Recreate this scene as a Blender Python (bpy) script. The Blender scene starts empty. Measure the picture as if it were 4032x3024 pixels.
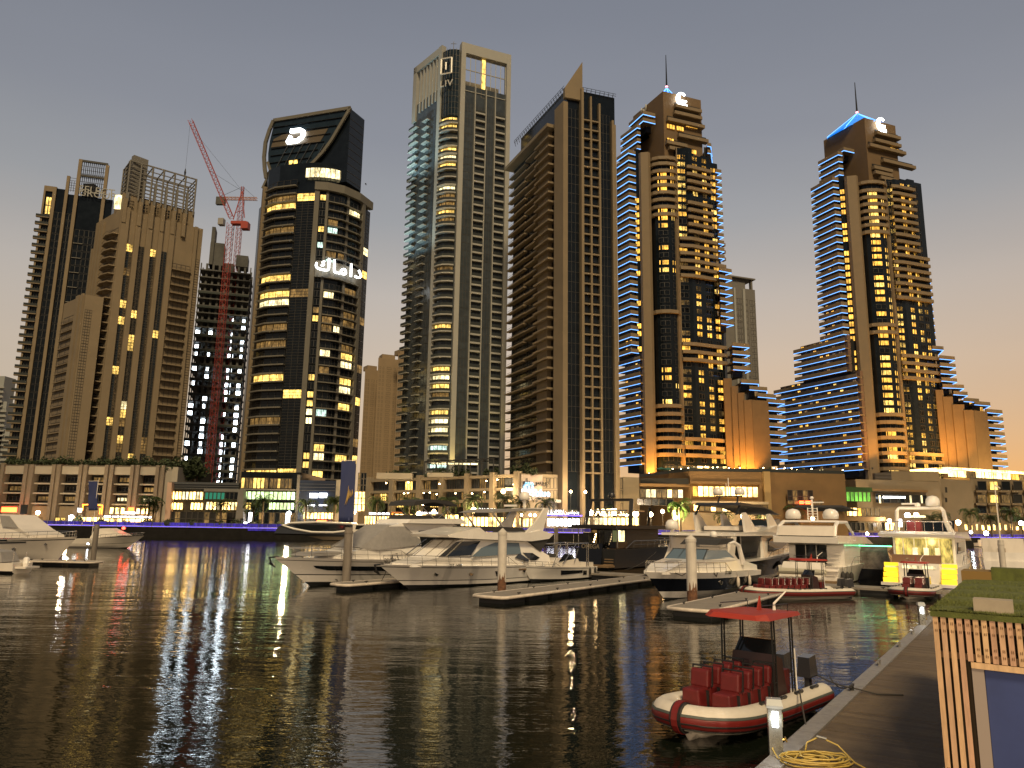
import bpy, math, random
from mathutils import Vector, Matrix
rnd = random.Random(11)
SC = bpy.context.scene
COL = SC.collection
# ---------------------------------------------------------------- camera
F = 2950.0; PITCH = math.radians(10.64); ROLL = math.radians(0.85); EYE = 5.0
cp, sp, cr, sr = math.cos(PITCH), math.sin(PITCH), math.cos(ROLL), math.sin(ROLL)
FW = Vector((0, cp, sp)); _r = Vector((1, 0, 0)); _u = Vector((0, -sp, cp))
RT = cr * _r + sr * _u; UP = -sr * _r + cr * _u
cd = bpy.data.cameras.new('camera'); cam = bpy.data.objects.new('camera', cd); COL.objects.link(cam)
M = Matrix((RT, UP, -FW)).transposed().to_4x4(); M.translation = (0, 0, EYE); cam.matrix_world = M
cd.sensor_width = 36; cd.lens = F / 4032 * 36; cd.clip_start = 0.1; cd.clip_end = 15000
SC.camera = cam
# ---------------------------------------------------------------- view and render settings
SC.view_settings.view_transform = 'Standard'; SC.view_settings.look = 'None'
SC.view_settings.exposure = 0; SC.view_settings.gamma = 1
SC.cycles.use_denoising = True; SC.cycles.max_bounces = 6; SC.cycles.diffuse_bounces = 2
SC.cycles.glossy_bounces = 4; SC.cycles.transmission_bounces = 4; SC.cycles.sample_clamp_indirect = 4.0
SC.cycles.sample_clamp_direct = 0; SC.cycles.caustics_reflective = False; SC.cycles.caustics_refractive = False
# ---------------------------------------------------------------- dusk sky
w = bpy.data.worlds.new('World'); SC.world = w; w.use_nodes = True
nt = w.node_tree; N = nt.nodes; L = nt.links; N.clear()
SUN_AZ = math.radians(48)          # afterglow: where the sun went down, to the right of the frame
sky = N.new('ShaderNodeTexSky'); sky.sky_type = 'NISHITA'; sky.sun_disc = False
sky.sun_elevation = math.radians(-1.0); sky.sun_rotation = SUN_AZ
tc = N.new('ShaderNodeTexCoord'); nrm = N.new('ShaderNodeVectorMath'); nrm.operation = 'NORMALIZE'
L.new(tc.outputs['Generated'], nrm.inputs[0])
sep = N.new('ShaderNodeSeparateXYZ'); L.new(nrm.outputs[0], sep.inputs[0])
ramp = N.new('ShaderNodeValToRGB'); L.new(sep.outputs[2], ramp.inputs[0])
cr_ = ramp.color_ramp
stops = [(0.0, (.62, .49, .33)), (.10, (.63, .515, .39)), (.20, (.62, .525, .43)), (.29, (.54, .495, .455)), (.38, (.375, .385, .405)),
         (.47, (.29, .305, .35)), (.60, (.24, .258, .31)), (1.0, (.11, .125, .165))]
while len(cr_.elements) < len(stops): cr_.elements.new(0.5)
for e, (p, c) in zip(cr_.elements, stops): e.position = p; e.color = (*c, 1)
def wm(op, a, b=None, c=None):
    n = N.new('ShaderNodeMath'); n.operation = op
    for i, v in enumerate((a, b, c)):
        if v is None: continue
        if isinstance(v, (int, float)): n.inputs[i].default_value = v
        else: L.new(v, n.inputs[i])
    return n.outputs[0]
dot = N.new('ShaderNodeVectorMath'); dot.operation = 'DOT_PRODUCT'; L.new(nrm.outputs[0], dot.inputs[0])
dot.inputs[1].default_value = (math.sin(SUN_AZ), math.cos(SUN_AZ), 0)
az = wm('POWER', wm('MAXIMUM', wm('MULTIPLY_ADD', dot.outputs['Value'], .55, .45), 0.0), 4.0)
hz = wm('POWER', 2.718, wm('MULTIPLY', wm('MAXIMUM', sep.outputs[2], 0.0), -10.0))
glow = wm('MULTIPLY', az, hz)
back = wm('MULTIPLY_ADD', wm('MAXIMUM', wm('MULTIPLY_ADD', sep.outputs[1], .5, .5), 0.0), .82, .18)   # the east is already darker
mixg = N.new('ShaderNodeMix'); mixg.data_type = 'RGBA'; mixg.blend_type = 'MIX'
L.new(wm('MINIMUM', wm('MULTIPLY', glow, 1.75), 1.0), mixg.inputs[0]); L.new(ramp.outputs[0], mixg.inputs[6]); mixg.inputs[7].default_value = (.98, .50, .17, 1)
mul = N.new('ShaderNodeMix'); mul.data_type = 'RGBA'; mul.blend_type = 'MULTIPLY'; mul.inputs[0].default_value = 1
L.new(mixg.outputs[2], mul.inputs[6]); cmb = N.new('ShaderNodeCombineColor')
for i in range(3): L.new(back, cmb.inputs[i])
L.new(cmb.outputs[0], mul.inputs[7])
wn = N.new('ShaderNodeTexNoise'); wn.inputs['Scale'].default_value = 2.2; wn.inputs['Detail'].default_value = 4; wmp = N.new('ShaderNodeMapping'); wmp.inputs['Scale'].default_value = (1, 1, 4.5)
L.new(nrm.outputs[0], wmp.inputs[0]); L.new(wmp.outputs[0], wn.inputs['Vector'])
hzv = N.new('ShaderNodeVectorMath'); hzv.operation = 'SCALE'; L.new(mul.outputs[2], hzv.inputs[0]); L.new(wm('MULTIPLY_ADD', wn.outputs[0], .12, .94), hzv.inputs['Scale'])
bg1 = N.new('ShaderNodeBackground'); L.new(hzv.outputs[0], bg1.inputs[0]); bg1.inputs[1].default_value = 0.92
bg2 = N.new('ShaderNodeBackground'); L.new(sky.outputs[0], bg2.inputs[0]); bg2.inputs[1].default_value = 0.05
ads = N.new('ShaderNodeAddShader'); L.new(bg1.outputs[0], ads.inputs[0]); L.new(bg2.outputs[0], ads.inputs[1])
wo = N.new('ShaderNodeOutputWorld'); L.new(ads.outputs[0], wo.inputs[0])
# one weak, soft warm lamp: the lit city behind the camera
sd = bpy.data.lights.new('city_glow', 'SUN'); sd.energy = 3.0; sd.color = (1, .77, .45); sd.angle = math.radians(14)
so = bpy.data.objects.new('city_glow', sd); COL.objects.link(so)
so.rotation_euler = (math.radians(43), 0, math.radians(6)); so.location = (0, -20, 30)
# ---------------------------------------------------------------- survey helpers: a sight line of the photograph met with a real plane
def ray(p): return FW + RT * ((p[0] - 2016) / F) + UP * ((1512 - p[1]) / F)
def PY(p, Y):
    d = ray(p); t = Y / d.y; return Vector((d.x * t, Y, EYE + d.z * t))
def PZ(p, Z):
    d = ray(p); t = (Z - EYE) / d.z; return Vector((d.x * t, d.y * t, Z))
def zf(ox, oy, s): return lambda x, y: (ox + x / s, oy + y / s)
S_ = 2.212; T_ = 2.765
z1 = zf(0, 500, S_); z2 = zf(0, 1200, S_); z3 = zf(900, 350, S_); z4 = zf(900, 1100, S_); z5 = zf(1500, 100, S_); z6 = zf(1500, 850, S_)
z7 = zf(2000, 200, S_); z8 = zf(2000, 950, S_); y1 = zf(2350, 250, T_); y2 = zf(2350, 850, T_); y3 = zf(3032, 300, S_); y4 = zf(3032, 1050, S_)
y5 = zf(2400, 1400, T_); y6 = zf(0, 1750, T_); y7 = zf(600, 1750, T_); y8 = zf(1300, 1800, T_); x1 = zf(1900, 1800, T_); x2 = zf(2500, 1900, T_)
x3 = zf(3232, 1750, T_); x4 = zf(2500, 2300, S_); x5 = zf(3232, 2150, T_); x7 = zf(1100, 1950, S_)
# ---------------------------------------------------------------- materials
MATS = {}
def mat(name, col, rough=.6, metal=0., var=.0, nscale=1., bump=0., emit=0., ecol=None, spec=.5, bscale=None, coat=0., stretch=None, rust=None):
    if name in MATS: return MATS[name]
    m = bpy.data.materials.new(name); m.use_nodes = True; t = m.node_tree; n = t.nodes; l = t.links
    b = n['Principled BSDF']; b.inputs['Base Color'].default_value = (*col, 1); b.inputs['Roughness'].default_value = rough
    b.inputs['Metallic'].default_value = metal; b.inputs['Specular IOR Level'].default_value = spec
    if coat: b.inputs['Coat Weight'].default_value = coat; b.inputs['Coat Roughness'].default_value = .08
    g = n.new('ShaderNodeNewGeometry'); vec = g.outputs['Position']
    if stretch:
        mp = n.new('ShaderNodeMapping'); mp.inputs['Scale'].default_value = stretch; l.new(vec, mp.inputs[0]); vec = mp.outputs[0]
    if var:
        no = n.new('ShaderNodeTexNoise'); no.inputs['Scale'].default_value = nscale; no.inputs['Detail'].default_value = 5; no.inputs['Roughness'].default_value = .65
        l.new(vec, no.inputs['Vector'])
        mr = n.new('ShaderNodeMapRange'); mr.inputs[1].default_value = .3; mr.inputs[2].default_value = .7; mr.inputs[3].default_value = 1 - var; mr.inputs[4].default_value = 1 + var
        l.new(no.outputs[0], mr.inputs[0])
        vm = n.new('ShaderNodeVectorMath'); vm.operation = 'SCALE'; vm.inputs[0].default_value = col; l.new(mr.outputs[0], vm.inputs['Scale'])
        out = vm.outputs[0]
        l.new(out, b.inputs['Base Color'])
        rr = n.new('ShaderNodeMapRange'); rr.inputs[3].default_value = max(rough - .1, .02); rr.inputs[4].default_value = min(rough + .1, 1); l.new(no.outputs[0], rr.inputs[0]); l.new(rr.outputs[0], b.inputs['Roughness'])
    if bump:
        nb = n.new('ShaderNodeTexNoise'); nb.inputs['Scale'].default_value = bscale or nscale * 6; nb.inputs['Detail'].default_value = 4; l.new(vec, nb.inputs['Vector'])
        bp = n.new('ShaderNodeBump'); bp.inputs['Strength'].default_value = bump; bp.inputs['Distance'].default_value = .02; l.new(nb.outputs[0], bp.inputs['Height']); l.new(bp.outputs[0], b.inputs['Normal'])
    if emit:
        b.inputs['Emission Color'].default_value = (*(ecol or col), 1); b.inputs['Emission Strength'].default_value = emit
    MATS[name] = m; return m
def nosample(m): m.cycles.emission_sampling = 'NONE'; return m
def litmat(name, col, lo, hi, room=.28, fine=1.6):
    """a lit room seen through its window: curtains, lamps and furniture vary the light from room to room and within one"""
    m = bpy.data.materials.new(name); m.use_nodes = True; n = m.node_tree.nodes; l = m.node_tree.links
    b = n['Principled BSDF']; b.inputs['Base Color'].default_value = (.03, .03, .03, 1); b.inputs['Roughness'].default_value = .15
    g = n.new('ShaderNodeNewGeometry')
    a = n.new('ShaderNodeTexNoise'); a.inputs['Scale'].default_value = room; a.inputs['Detail'].default_value = 0; l.new(g.outputs['Position'], a.inputs['Vector'])
    mp = n.new('ShaderNodeMapping'); mp.inputs['Scale'].default_value = (1, 1, .35); l.new(g.outputs['Position'], mp.inputs[0])
    c = n.new('ShaderNodeTexNoise'); c.inputs['Scale'].default_value = fine; c.inputs['Detail'].default_value = 3; c.inputs['Roughness'].default_value = .7; l.new(mp.outputs[0], c.inputs['Vector'])
    r1 = n.new('ShaderNodeMapRange'); r1.inputs[1].default_value = .3; r1.inputs[2].default_value = .7; r1.inputs[3].default_value = .55; r1.inputs[4].default_value = 1.25; l.new(a.outputs[0], r1.inputs[0])
    r2 = n.new('ShaderNodeMapRange'); r2.inputs[1].default_value = .33; r2.inputs[2].default_value = .66; r2.inputs[3].default_value = lo; r2.inputs[4].default_value = hi; l.new(c.outputs[0], r2.inputs[0])
    mu = n.new('ShaderNodeMath'); mu.operation = 'MULTIPLY'; l.new(r1.outputs[0], mu.inputs[0]); l.new(r2.outputs[0], mu.inputs[1])
    b.inputs['Emission Color'].default_value = (*col, 1); l.new(mu.outputs[0], b.inputs['Emission Strength'])
    MATS[name] = m; return nosample(m)
TAN = mat('tan_render', (.215, .165, .105), .8, var=.10, nscale=.15, bump=.2, bscale=3)
TAN3 = mat('dim_grey_render', (.135, .125, .105), .8, var=.1, nscale=.2)
TAN2 = mat('pale_render', (.185, .165, .13), .8, var=.08, nscale=.2)
BROWN = mat('brown_stone', (.19, .112, .045), .75, var=.12, nscale=.3)
GREYC = mat('raw_concrete', (.10, .10, .095), .85, var=.2, nscale=.5)
WHITEP = mat('white_tower_paint', (.33, .325, .30), .6, var=.05, nscale=.3)
GREYP = mat('grey_stone', (.165, .155, .14), .7, var=.1, nscale=.4)
DGLASS = mat('dark_glass', (.007, .010, .014), .1, spec=.5, var=.35, nscale=.3)
BGLASS = mat('blue_glass', (.013, .024, .035), .12, spec=.55, var=.3, nscale=.4)
GGLASS = mat('green_glass', (.02, .05, .05), .12, spec=.7, var=.3, nscale=.4)
LGLASS = mat('grey_glass', (.05, .06, .07), .2, spec=.6, var=.25, nscale=.35)
FRAME = mat('window_frame', (.05, .045, .04), .5)
FRAMET = mat('tan_frame', (.22, .17, .11), .6)
DARK = mat('recess_shade', (.012, .011, .010), .8)  # near-black colour standing in for shade inside recesses and unlit rooms
RAILG = mat('balcony_glass', (.04, .045, .045), .3, spec=.25)
STEEL = mat('steel', (.35, .35, .34), .3, metal=.8)
BLACK = mat('black_metal', (.015, .015, .015), .4)
CRANE = mat('crane_red', (.36, .05, .035), .6)
LIT = litmat('lit_room_yellow', (1, .62, .14), .5, 3.6)
LITW = litmat('lit_room_cream', (1, .82, .42), .5, 3.8)
LITC = litmat('lit_room_cool', (.72, 1, .86), .4, 2.4)
LITA = litmat('lit_room_amber', (1, .50, .07), .7, 3.2)
DIM = litmat('dim_room', (1, .56, .16), .04, .45)
LEDB = nosample(mat('blue_led', (.05, .3, 1), .5, emit=2.4, ecol=(.16, .42, 1)))
LEDP = nosample(mat('violet_led', (.12, .08, 1), .5, emit=2.0, ecol=(.10, .06, 1)))
SIGNT = nosample(mat('white_letter_light', (1, 1, 1), .5, emit=2.2, ecol=(.95, 1, 1)))
SIGNW = nosample(mat('white_sign_light', (1, 1, 1), .5, emit=7, ecol=(.95, 1, 1)))
BULB = nosample(mat('warm_bulb', (1, .8, .5), .5, emit=45, ecol=(1, .66, .30)))
BULBW = nosample(mat('cool_bulb', (1, 1, 1), .5, emit=36, ecol=(.85, .93, 1)))
# ---------------------------------------------------------------- mesh helpers
class MB:
    def __init__(s): s.v = []; s.f = []; s.m = []
    def add(s, vs, fs, m=0):
        k = len(s.v); s.v += [tuple(p) for p in vs]; s.f += [tuple(i + k for i in f) for f in fs]; s.m += [m] * len(fs); return s
    def hexa(s, p, m=0): return s.add(p, [(0, 3, 2, 1), (4, 5, 6, 7), (0, 1, 5, 4), (1, 2, 6, 5), (2, 3, 7, 6), (3, 0, 4, 7)], m)
    def box(s, x0, x1, y0, y1, z0, z1, m=0):
        return s.hexa([(x0, y0, z0), (x1, y0, z0), (x1, y1, z0), (x0, y1, z0), (x0, y0, z1), (x1, y0, z1), (x1, y1, z1), (x0, y1, z1)], m)
    def bar(s, a, b, w, h=None, m=0, up=(0, 0, 1)):
        a = Vector(a); b = Vector(b); d = (b - a).normalized(); u = Vector(up)
        if abs(d.dot(u)) > .98: u = Vector((1, 0, 0))
        x = d.cross(u).normalized() * w / 2; y = x.cross(d).normalized() * (h or w) / 2
        return s.hexa([a - x - y, a + x - y, b + x - y, b - x - y, a - x + y, a + x + y, b + x + y, b - x + y], m)
    def tube(s, pts, r, n=6, m=0, caps=True):
        pts = [Vector(p) for p in pts]; R = r if isinstance(r, (list, tuple)) else [r] * len(pts); rings = []; pu = None
        for i, p in enumerate(pts):
            d = (pts[min(i + 1, len(pts) - 1)] - pts[max(i - 1, 0)]).normalized()
            u = pu if pu is not None and abs(pu.dot(d)) < .95 else (Vector((0, 0, 1)) if abs(d.z) < .9 else Vector((1, 0, 0)))
            x = d.cross(u).normalized(); y = x.cross(d).normalized(); pu = y
            rings.append([p + (x * math.cos(2 * math.pi * k / n) + y * math.sin(2 * math.pi * k / n)) * R[i] for k in range(n)])
        return s.loft(rings, True, caps, m)
    def loft(s, rings, closed=True, caps=True, m=0):
        n = len(rings[0]); vs = [p for r in rings for p in r]; fs = []
        for i in range(len(rings) - 1):
            for k in range(n if closed else n - 1):
                k2 = (k + 1) % n; fs.append((i * n + k, i * n + k2, (i + 1) * n + k2, (i + 1) * n + k))
        if caps: fs += [tuple(range(n))[::-1], tuple((len(rings) - 1) * n + k for k in range(n))]
        return s.add(vs, fs, m)
    def prism(s, poly, vec, m=0):
        v = Vector(vec); a = [Vector(p) for p in poly]; return s.loft([a, [p + v for p in a]], True, True, m)
    def lathe(s, prof, c=(0, 0, 0), n=12, m=0):
        return s.loft([[(c[0] + r * math.cos(2 * math.pi * k / n), c[1] + r * math.sin(2 * math.pi * k / n), c[2] + z) for k in range(n)] for r, z in prof], True, True, m)
    def mesh(s, mats, off=(0, 0, 0), smooth=False, name='mesh'):
        me = bpy.data.meshes.new(name); o = off
        me.from_pydata([(p[0] - o[0], p[1] - o[1], p[2] - o[2]) for p in s.v], [], s.f)
        for m_ in (mats if isinstance(mats, (list, tuple)) else [mats]): me.materials.append(m_)
        me.polygons.foreach_set('material_index', s.m)
        if smooth: me.polygons.foreach_set('use_smooth', [True] * len(s.f))
        me.update(); return me
    def build(s, name, mats, parent=None, smooth=False, off=None, **kw):
        o = off if off is not None else (OFF.get(parent.name, (0, 0, 0)) if parent else (0, 0, 0))
        ob = bpy.data.objects.new(name, s.mesh(mats, o, smooth, name)); COL.objects.link(ob)
        if parent: ob.parent = parent; OFF[ob.name] = o
        if smooth == 'auto':
            pass
        for k, v in kw.items(): ob[k] = v
        return ob
OFF = {}; TEXTS = []
def thing(name, label, cat, loc=(0, 0, 0), rot=0., group=None, world=False, kind=None):
    o = bpy.data.objects.new(name, None); COL.objects.link(o); o.location = loc; o.rotation_euler = (0, 0, rot)
    o.empty_display_size = .5
    o['label'] = label; o['category'] = cat
    if group: o['group'] = group
    if world: OFF[o.name] = tuple(loc)
    return o
def tag(o, label, cat, group=None, kind=None):
    if label: o['label'] = label
    if cat: o['category'] = cat
    if group: o['group'] = group
    if kind: o['kind'] = kind
    return o
def copy_tree(o, parent=None):
    c = o.copy(); COL.objects.link(c)
    if parent: c.parent = parent
    for ch in list(o.children): copy_tree(ch, c)
    return c
def text(name, body, size, loc, xdir, m, parent=None, ext=.05, align='LEFT', spacing=1., normal=None, shear=0, offset=0.):
    c = bpy.data.curves.new(name, 'FONT'); c.body = body; c.size = size; c.extrude = ext; c.align_x = align; c.space_character = spacing
    c.resolution_u = 3; c.shear = shear; c.offset = offset; c.materials.append(m)
    o = bpy.data.objects.new(name, c); COL.objects.link(o)
    x = Vector(xdir).normalized(); z = Vector(normal).normalized() if normal else Vector((x.y, -x.x, 0)); y = z.cross(x)
    Mx = Matrix((x, y, z)).transposed().to_4x4(); p = Vector(loc)
    if parent: o.parent = parent; p = p - Vector(OFF.get(parent.name, (0, 0, 0)))
    Mx.translation = p; o.matrix_local = Mx if parent else Mx
    if not parent: o.matrix_world = Mx
    TEXTS.append(o); return o
# ---------------------------------------------------------------- facades
class Path:
    """a vertical facade standing over a polyline in plan, listed from its left end to its right end as seen from the water"""
    def __init__(s, pts):
        s.p = [Vector((p[0], p[1])) for p in pts]; s.L = [0.]
        for a, b in zip(s.p, s.p[1:]): s.L.append(s.L[-1] + (b - a).length)
        s.n = []
        for a, b in zip(s.p, s.p[1:]): d = (b - a).normalized(); s.n.append(Vector((d.y, -d.x)))
        s.o = []
        for i in range(len(s.p)):
            a = s.n[max(i - 1, 0)]; b = s.n[min(i, len(s.n) - 1)]; m = (a + b).normalized(); s.o.append(m / max(m.dot(a), .35))
        s.len = s.L[-1]
    def pos(s, u, d=0., z=0.):
        i = 0
        while i < len(s.n) - 1 and u > s.L[i + 1]: i += 1
        t = (u - s.L[i]) / (s.L[i + 1] - s.L[i]); tt = min(max(t, 0), 1)
        q = s.p[i].lerp(s.p[i + 1], t) + s.o[i].lerp(s.o[i + 1], tt) * d
        return Vector((q.x, q.y, z))
    def brk(s, a, b): return [a] + [x for x in s.L if a + .02 < x < b - .02] + [b]
    def up(s, px):
        d = ray(px); best = None
        for i, (a, b) in enumerate(zip(s.p, s.p[1:])):
            e = b - a; den = d.x * e.y - d.y * e.x
            if abs(den) < 1e-9: continue
            k = (a.x * d.y - a.y * d.x) / (e.x * d.y - e.y * d.x) * -1   # parameter along the edge
            t = (a.x * e.y - a.y * e.x) / den
            if t <= 0: continue
            err = max(0, -k, k - 1) * e.length
            if best is None or err < best[0] - 1e-6: best = (err, s.L[i] + k * e.length, EYE + d.z * t)
        return best[1], best[2]
    def band(s, mb, a, b, za, zb, d0, d1, m=0):
        q = s.brk(a, b)
        for u, v in zip(q, q[1:]):
            mb.hexa([s.pos(u, d1, za), s.pos(v, d1, za), s.pos(v, d0, za), s.pos(u, d0, za), s.pos(u, d1, zb), s.pos(v, d1, zb), s.pos(v, d0, zb), s.pos(u, d0, zb)], m)
    def win(s, mb, a, b, za, zb, d=.1, n=2, fr=.09, rec=.12, rows=1):
        """frame (material 0) round n panes (material 1), the panes set back"""
        q = [a + (b - a) * i / n for i in range(n + 1)]; zz = [za + (zb - za) * j / rows for j in range(rows + 1)]
        P = s.pos
        for i in range(n):
            for j in range(rows):
                u0, u1 = q[i], q[i + 1]; v0, v1 = zz[j], zz[j + 1]; f = fr
                o = [P(u0, d, v0), P(u1, d, v0), P(u1, d, v1), P(u0, d, v1)]
                h = [P(u0 + f, d, v0 + f), P(u1 - f, d, v0 + f), P(u1 - f, d, v1 - f), P(u0 + f, d, v1 - f)]
                k = [P(u0 + f, d - rec, v0 + f), P(u1 - f, d - rec, v0 + f), P(u1 - f, d - rec, v1 - f), P(u0 + f, d - rec, v1 - f)]
                mb.add(o + h + k, [(0, 1, 5, 4), (1, 2, 6, 5), (2, 3, 7, 6), (3, 0, 4, 7), (4, 5, 9, 8), (5, 6, 10, 9), (6, 7, 11, 10), (7, 4, 8, 11)], 0)
                mb.add(k, [(0, 1, 2, 3)], 1)
CAP = 230
class Tower:
    def __init__(s, name, label, cat, loc, group=None, cap=None):
        s.root = thing(name, label, cat, loc, group=group, world=True); s.loc = loc; s.items = {}; s.cap = cap or CAP; s.cache = {}
    def put(s, name, key, make, mats, z, prio=1):
        """one repeat of a piece, made once at height 0 and set at height z"""
        k = (name, key)
        if k not in s.cache:
            mb = MB(); make(mb); s.cache[k] = (mb, mats, mb.mesh(mats, (s.loc[0], s.loc[1], 0), name=name))
        s.items.setdefault(name, []).append((prio, len(s.items.get(name, [])), k, z))
    def part(s, name, mb, mats, **kw): return mb.build(name, mats, s.root, **kw)
    def core(s, path, back, za, zb, m, name='wall', inset=0.):
        mb = MB(); pts = [path.pos(u, -inset) for u in path.L] + [Vector((b[0], b[1], 0)) for b in back]
        mb.prism([(p.x, p.y, za) for p in pts], (0, 0, zb - za)); return s.part(name, mb, m)
    def finish(s):
        for name, it in s.items.items():
            it.sort(key=lambda t: (t[0], t[1])); per = {}
            for i, (pr, j, k, z) in enumerate(it):
                mb, mats, me = s.cache[k]
                if i < s.cap:
                    o = bpy.data.objects.new(name, me); COL.objects.link(o); o.parent = s.root; o.location = (0, 0, z - s.loc[2])
                else: per.setdefault(tuple(m.name for m in mats), []).append((mb, mats, z))
            if per:
                J = MB(); allm = []
                for key, ls in per.items():
                    idx = []
                    for m in ls[0][1]:
                        if m not in allm: allm.append(m)
                        idx.append(allm.index(m))
                    for mb, _, z in ls:
                        k0 = len(J.v); J.v += [(p[0], p[1], p[2] + z) for p in mb.v]; J.f += [tuple(i + k0 for i in f) for f in mb.f]; J.m += [idx[i] for i in mb.m]
                J.build(name, allm, s.root, kind='stuff')
def lit(p, kinds=((LIT, 5), (LITW, 3), (DIM, 3), (LITC, .5))):
    if rnd.random() > p: return None
    t = rnd.random() * sum(k[1] for k in kinds)
    for m, w_ in kinds:
        t -= w_
        if t <= 0: return m
    return kinds[0][0]
def col_windows(T, path, a, b, zs, h0, h1, p, glass=DGLASS, d=.1, n=2, rows=1, frame=FRAME, kinds=None, fr=.09, name='window', rec=.12):
    for z in zs:
        pp = p(z) if callable(p) else p
        m = lit(pp, kinds) if kinds else lit(pp)
        g = m or glass
        T.put(name, (round(a, 2), round(b, 2), g.name, h0, n), lambda mb: path.win(mb, a, b, h0, h1, d, n, fr, rec, rows), [frame, g], z, 0 if m in (LIT, LITW, LITA, LITC) else 1)
def col_balcony(T, path, a, b, zs, depth=1.3, wall=TAN, rail='solid', rh=1.0, thick=.3, name='balcony', z_off=0., d0=0.):
    rm = {'solid': wall, 'glass': RAILG, 'bars': BLACK}[rail]
    def mk(mb):
        path.band(mb, a, b, z_off - thick, z_off, d0, depth, 0)
        if rail == 'solid': path.band(mb, a, b, z_off + .002, z_off + rh, depth - .15, depth, 1)
        elif rail == 'glass': path.band(mb, a, b, z_off + .002, z_off + rh, depth - .06, depth - .02, 1)
        else:
            path.band(mb, a, b, z_off + rh - .08, z_off + rh, depth - .08, depth, 1); path.band(mb, a, b, z_off + rh * .5, z_off + rh * .5 + .05, depth - .07, depth - .01, 1)
    for z in zs: T.put(name, (round(a, 2), round(b, 2), depth), mk, [wall, rm], z)
def pier(T, path, a, b, za, zb, d0=0., d1=.5, m=TAN, name='pilaster'):
    mb = MB(); path.band(mb, a, b, za, zb, d0 + .003, d1); return T.part(name, mb, m)
def floors(za, zb, fh): return [za + i * fh for i in range(int((zb - za) / fh + .001))]
def frac(path, xa, xb, x): return (x - xa) / (xb - xa) * path.len
# ================================================================ TOWERS
GZ = 3.2
WARM = ((LIT, 6), (LITW, 2), (DIM, 4), (LITC, .4)); AMB = ((LITA, 8), (DIM, 1))
# ---- dark tower behind, far side of the parking podium
P0 = PY(z1(695, 290), 312); dr = Vector((1, .33)).normalized(); p0 = Vector((P0.x, P0.y))
pt = Path([p0 - dr * 26, p0 + dr * 20]); A1 = lambda x: pt.up(z1(x, 850))[0]
T1 = Tower('apartment_tower', 'dark glass tower with thin tan pilasters, open steel cage crown and SELECT GROUP letters', 'tower', (p0.x, p0.y, GZ), cap=150)
uL, uB, uC, uR = A1(345), A1(545), A1(635), A1(890)
zr1 = pt.up(z1(385, 520))[1]; zr2 = pt.up(z1(590, 560))[1]; zr3 = pt.up(z1(800, 610))[1]; zc = pt.up(z1(800, 300))[1]; zb2 = pt.up(z1(590, 430))[1]
bk = [pt.pos(uR, -24), pt.pos(uL, -24)]
mb = MB(); q = [pt.pos(uL, 0), pt.pos(A1(532), 0), pt.pos(A1(532), -24), pt.pos(uL, -24)]; mb.prism([(p.x, p.y, GZ) for p in q], (0, 0, zr1 - GZ))
q = [pt.pos(A1(532), -.3), pt.pos(uR + 3, -.3), pt.pos(uR + 3, -24), pt.pos(A1(532), -24)]; mb.prism([(p.x, p.y, GZ) for p in q], (0, 0, zr3 - GZ)); T1.part('wall', mb, DGLASS)
FH = 3.35; zs = floors(20, zr1 - 9, FH)
col_balcony(T1, pt, uL - 1.6, A1(425), zs, 1.3, TAN, 'glass', 1.0, .35)
col_windows(T1, pt, uL + .3, A1(425), zs, .2, 2.9, .45, n=3, kinds=WARM)
col_windows(T1, pt, A1(458), A1(530), zs, .2, 3.1, .24, n=2, kinds=WARM)
col_windows(T1, pt, A1(562), A1(616), zs, .2, 3.1, .12, n=2, kinds=WARM, d=-.2)
zs3 = floors(20, zr3 - 14, FH)
col_windows(T1, pt, A1(655), A1(740), zs3, .2, 3.1, .16, n=2, kinds=WARM, d=-.2)
col_windows(T1, pt, A1(745), A1(855), zs3, .2, 3.1, .10, n=3, kinds=WARM, d=-.2)
for z in zs3[1::2]:
    T1.put('balcony', 'strip', lambda mb: pt.band(mb, A1(655), A1(740), -.15, .12, -.2, .25), [GREYP], z)
for a, b, zt in ((425, 456, zr1), (345, 362, zr1), (532, 560, zb2), (618, 650, zc), (862, 892, zc - 1)): pier(T1, pt, A1(a), A1(b), GZ, zt, -.3, .8, TAN)
mb = MB(); mb.hexa([pt.pos(A1(345), .7, zr1 - 2), pt.pos(A1(456), .7, zr1 - 2), pt.pos(A1(456), -5, zr1 - 2), pt.pos(A1(345), -5, zr1 - 2), pt.pos(A1(345), .7, zr1 + .4), pt.pos(A1(456), .7, zr1 + .4), pt.pos(A1(456), -5, zr1 + .4), pt.pos(A1(345), -5, zr1 + .4)]); T1.part('roof_frame', mb, TAN)
mb = MB(); pt.win(mb, A1(372), A1(422), zr1 - 12.5, zr1 - 4.5, .25, 2, .15, .2, 2); T1.part('window', mb, [FRAME, LIT])
mb = MB()
for k in range(13):
    u = A1(650) + (A1(862) - A1(650)) * k / 12; mb.bar(pt.pos(u, .2, zr3), pt.pos(u, .2, zc - .3), .22)
for k in range(9):
    z = zr3 + (zc - zr3) * (k + .5) / 9; mb.bar(pt.pos(A1(650), .2, z), pt.pos(A1(862), .2, z), .16)
for k in (0, 1): z = zc - .5 - k * 7; mb.bar(pt.pos(A1(640), .3, z), pt.pos(A1(880), .3, z), .9)
for k in range(6):
    z = zr2 + (zb2 - zr2) * (k + .5) / 6; mb.bar(pt.pos(A1(555), .2, z), pt.pos(A1(625), .2, z), .14)
for k in range(4): u = A1(556) + (A1(622) - A1(556)) * k / 3; mb.bar(pt.pos(u, .2, zr2), pt.pos(u, .2, zb2 - 2), .14)
T1.part('crown_lattice', mb, BLACK)
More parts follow.
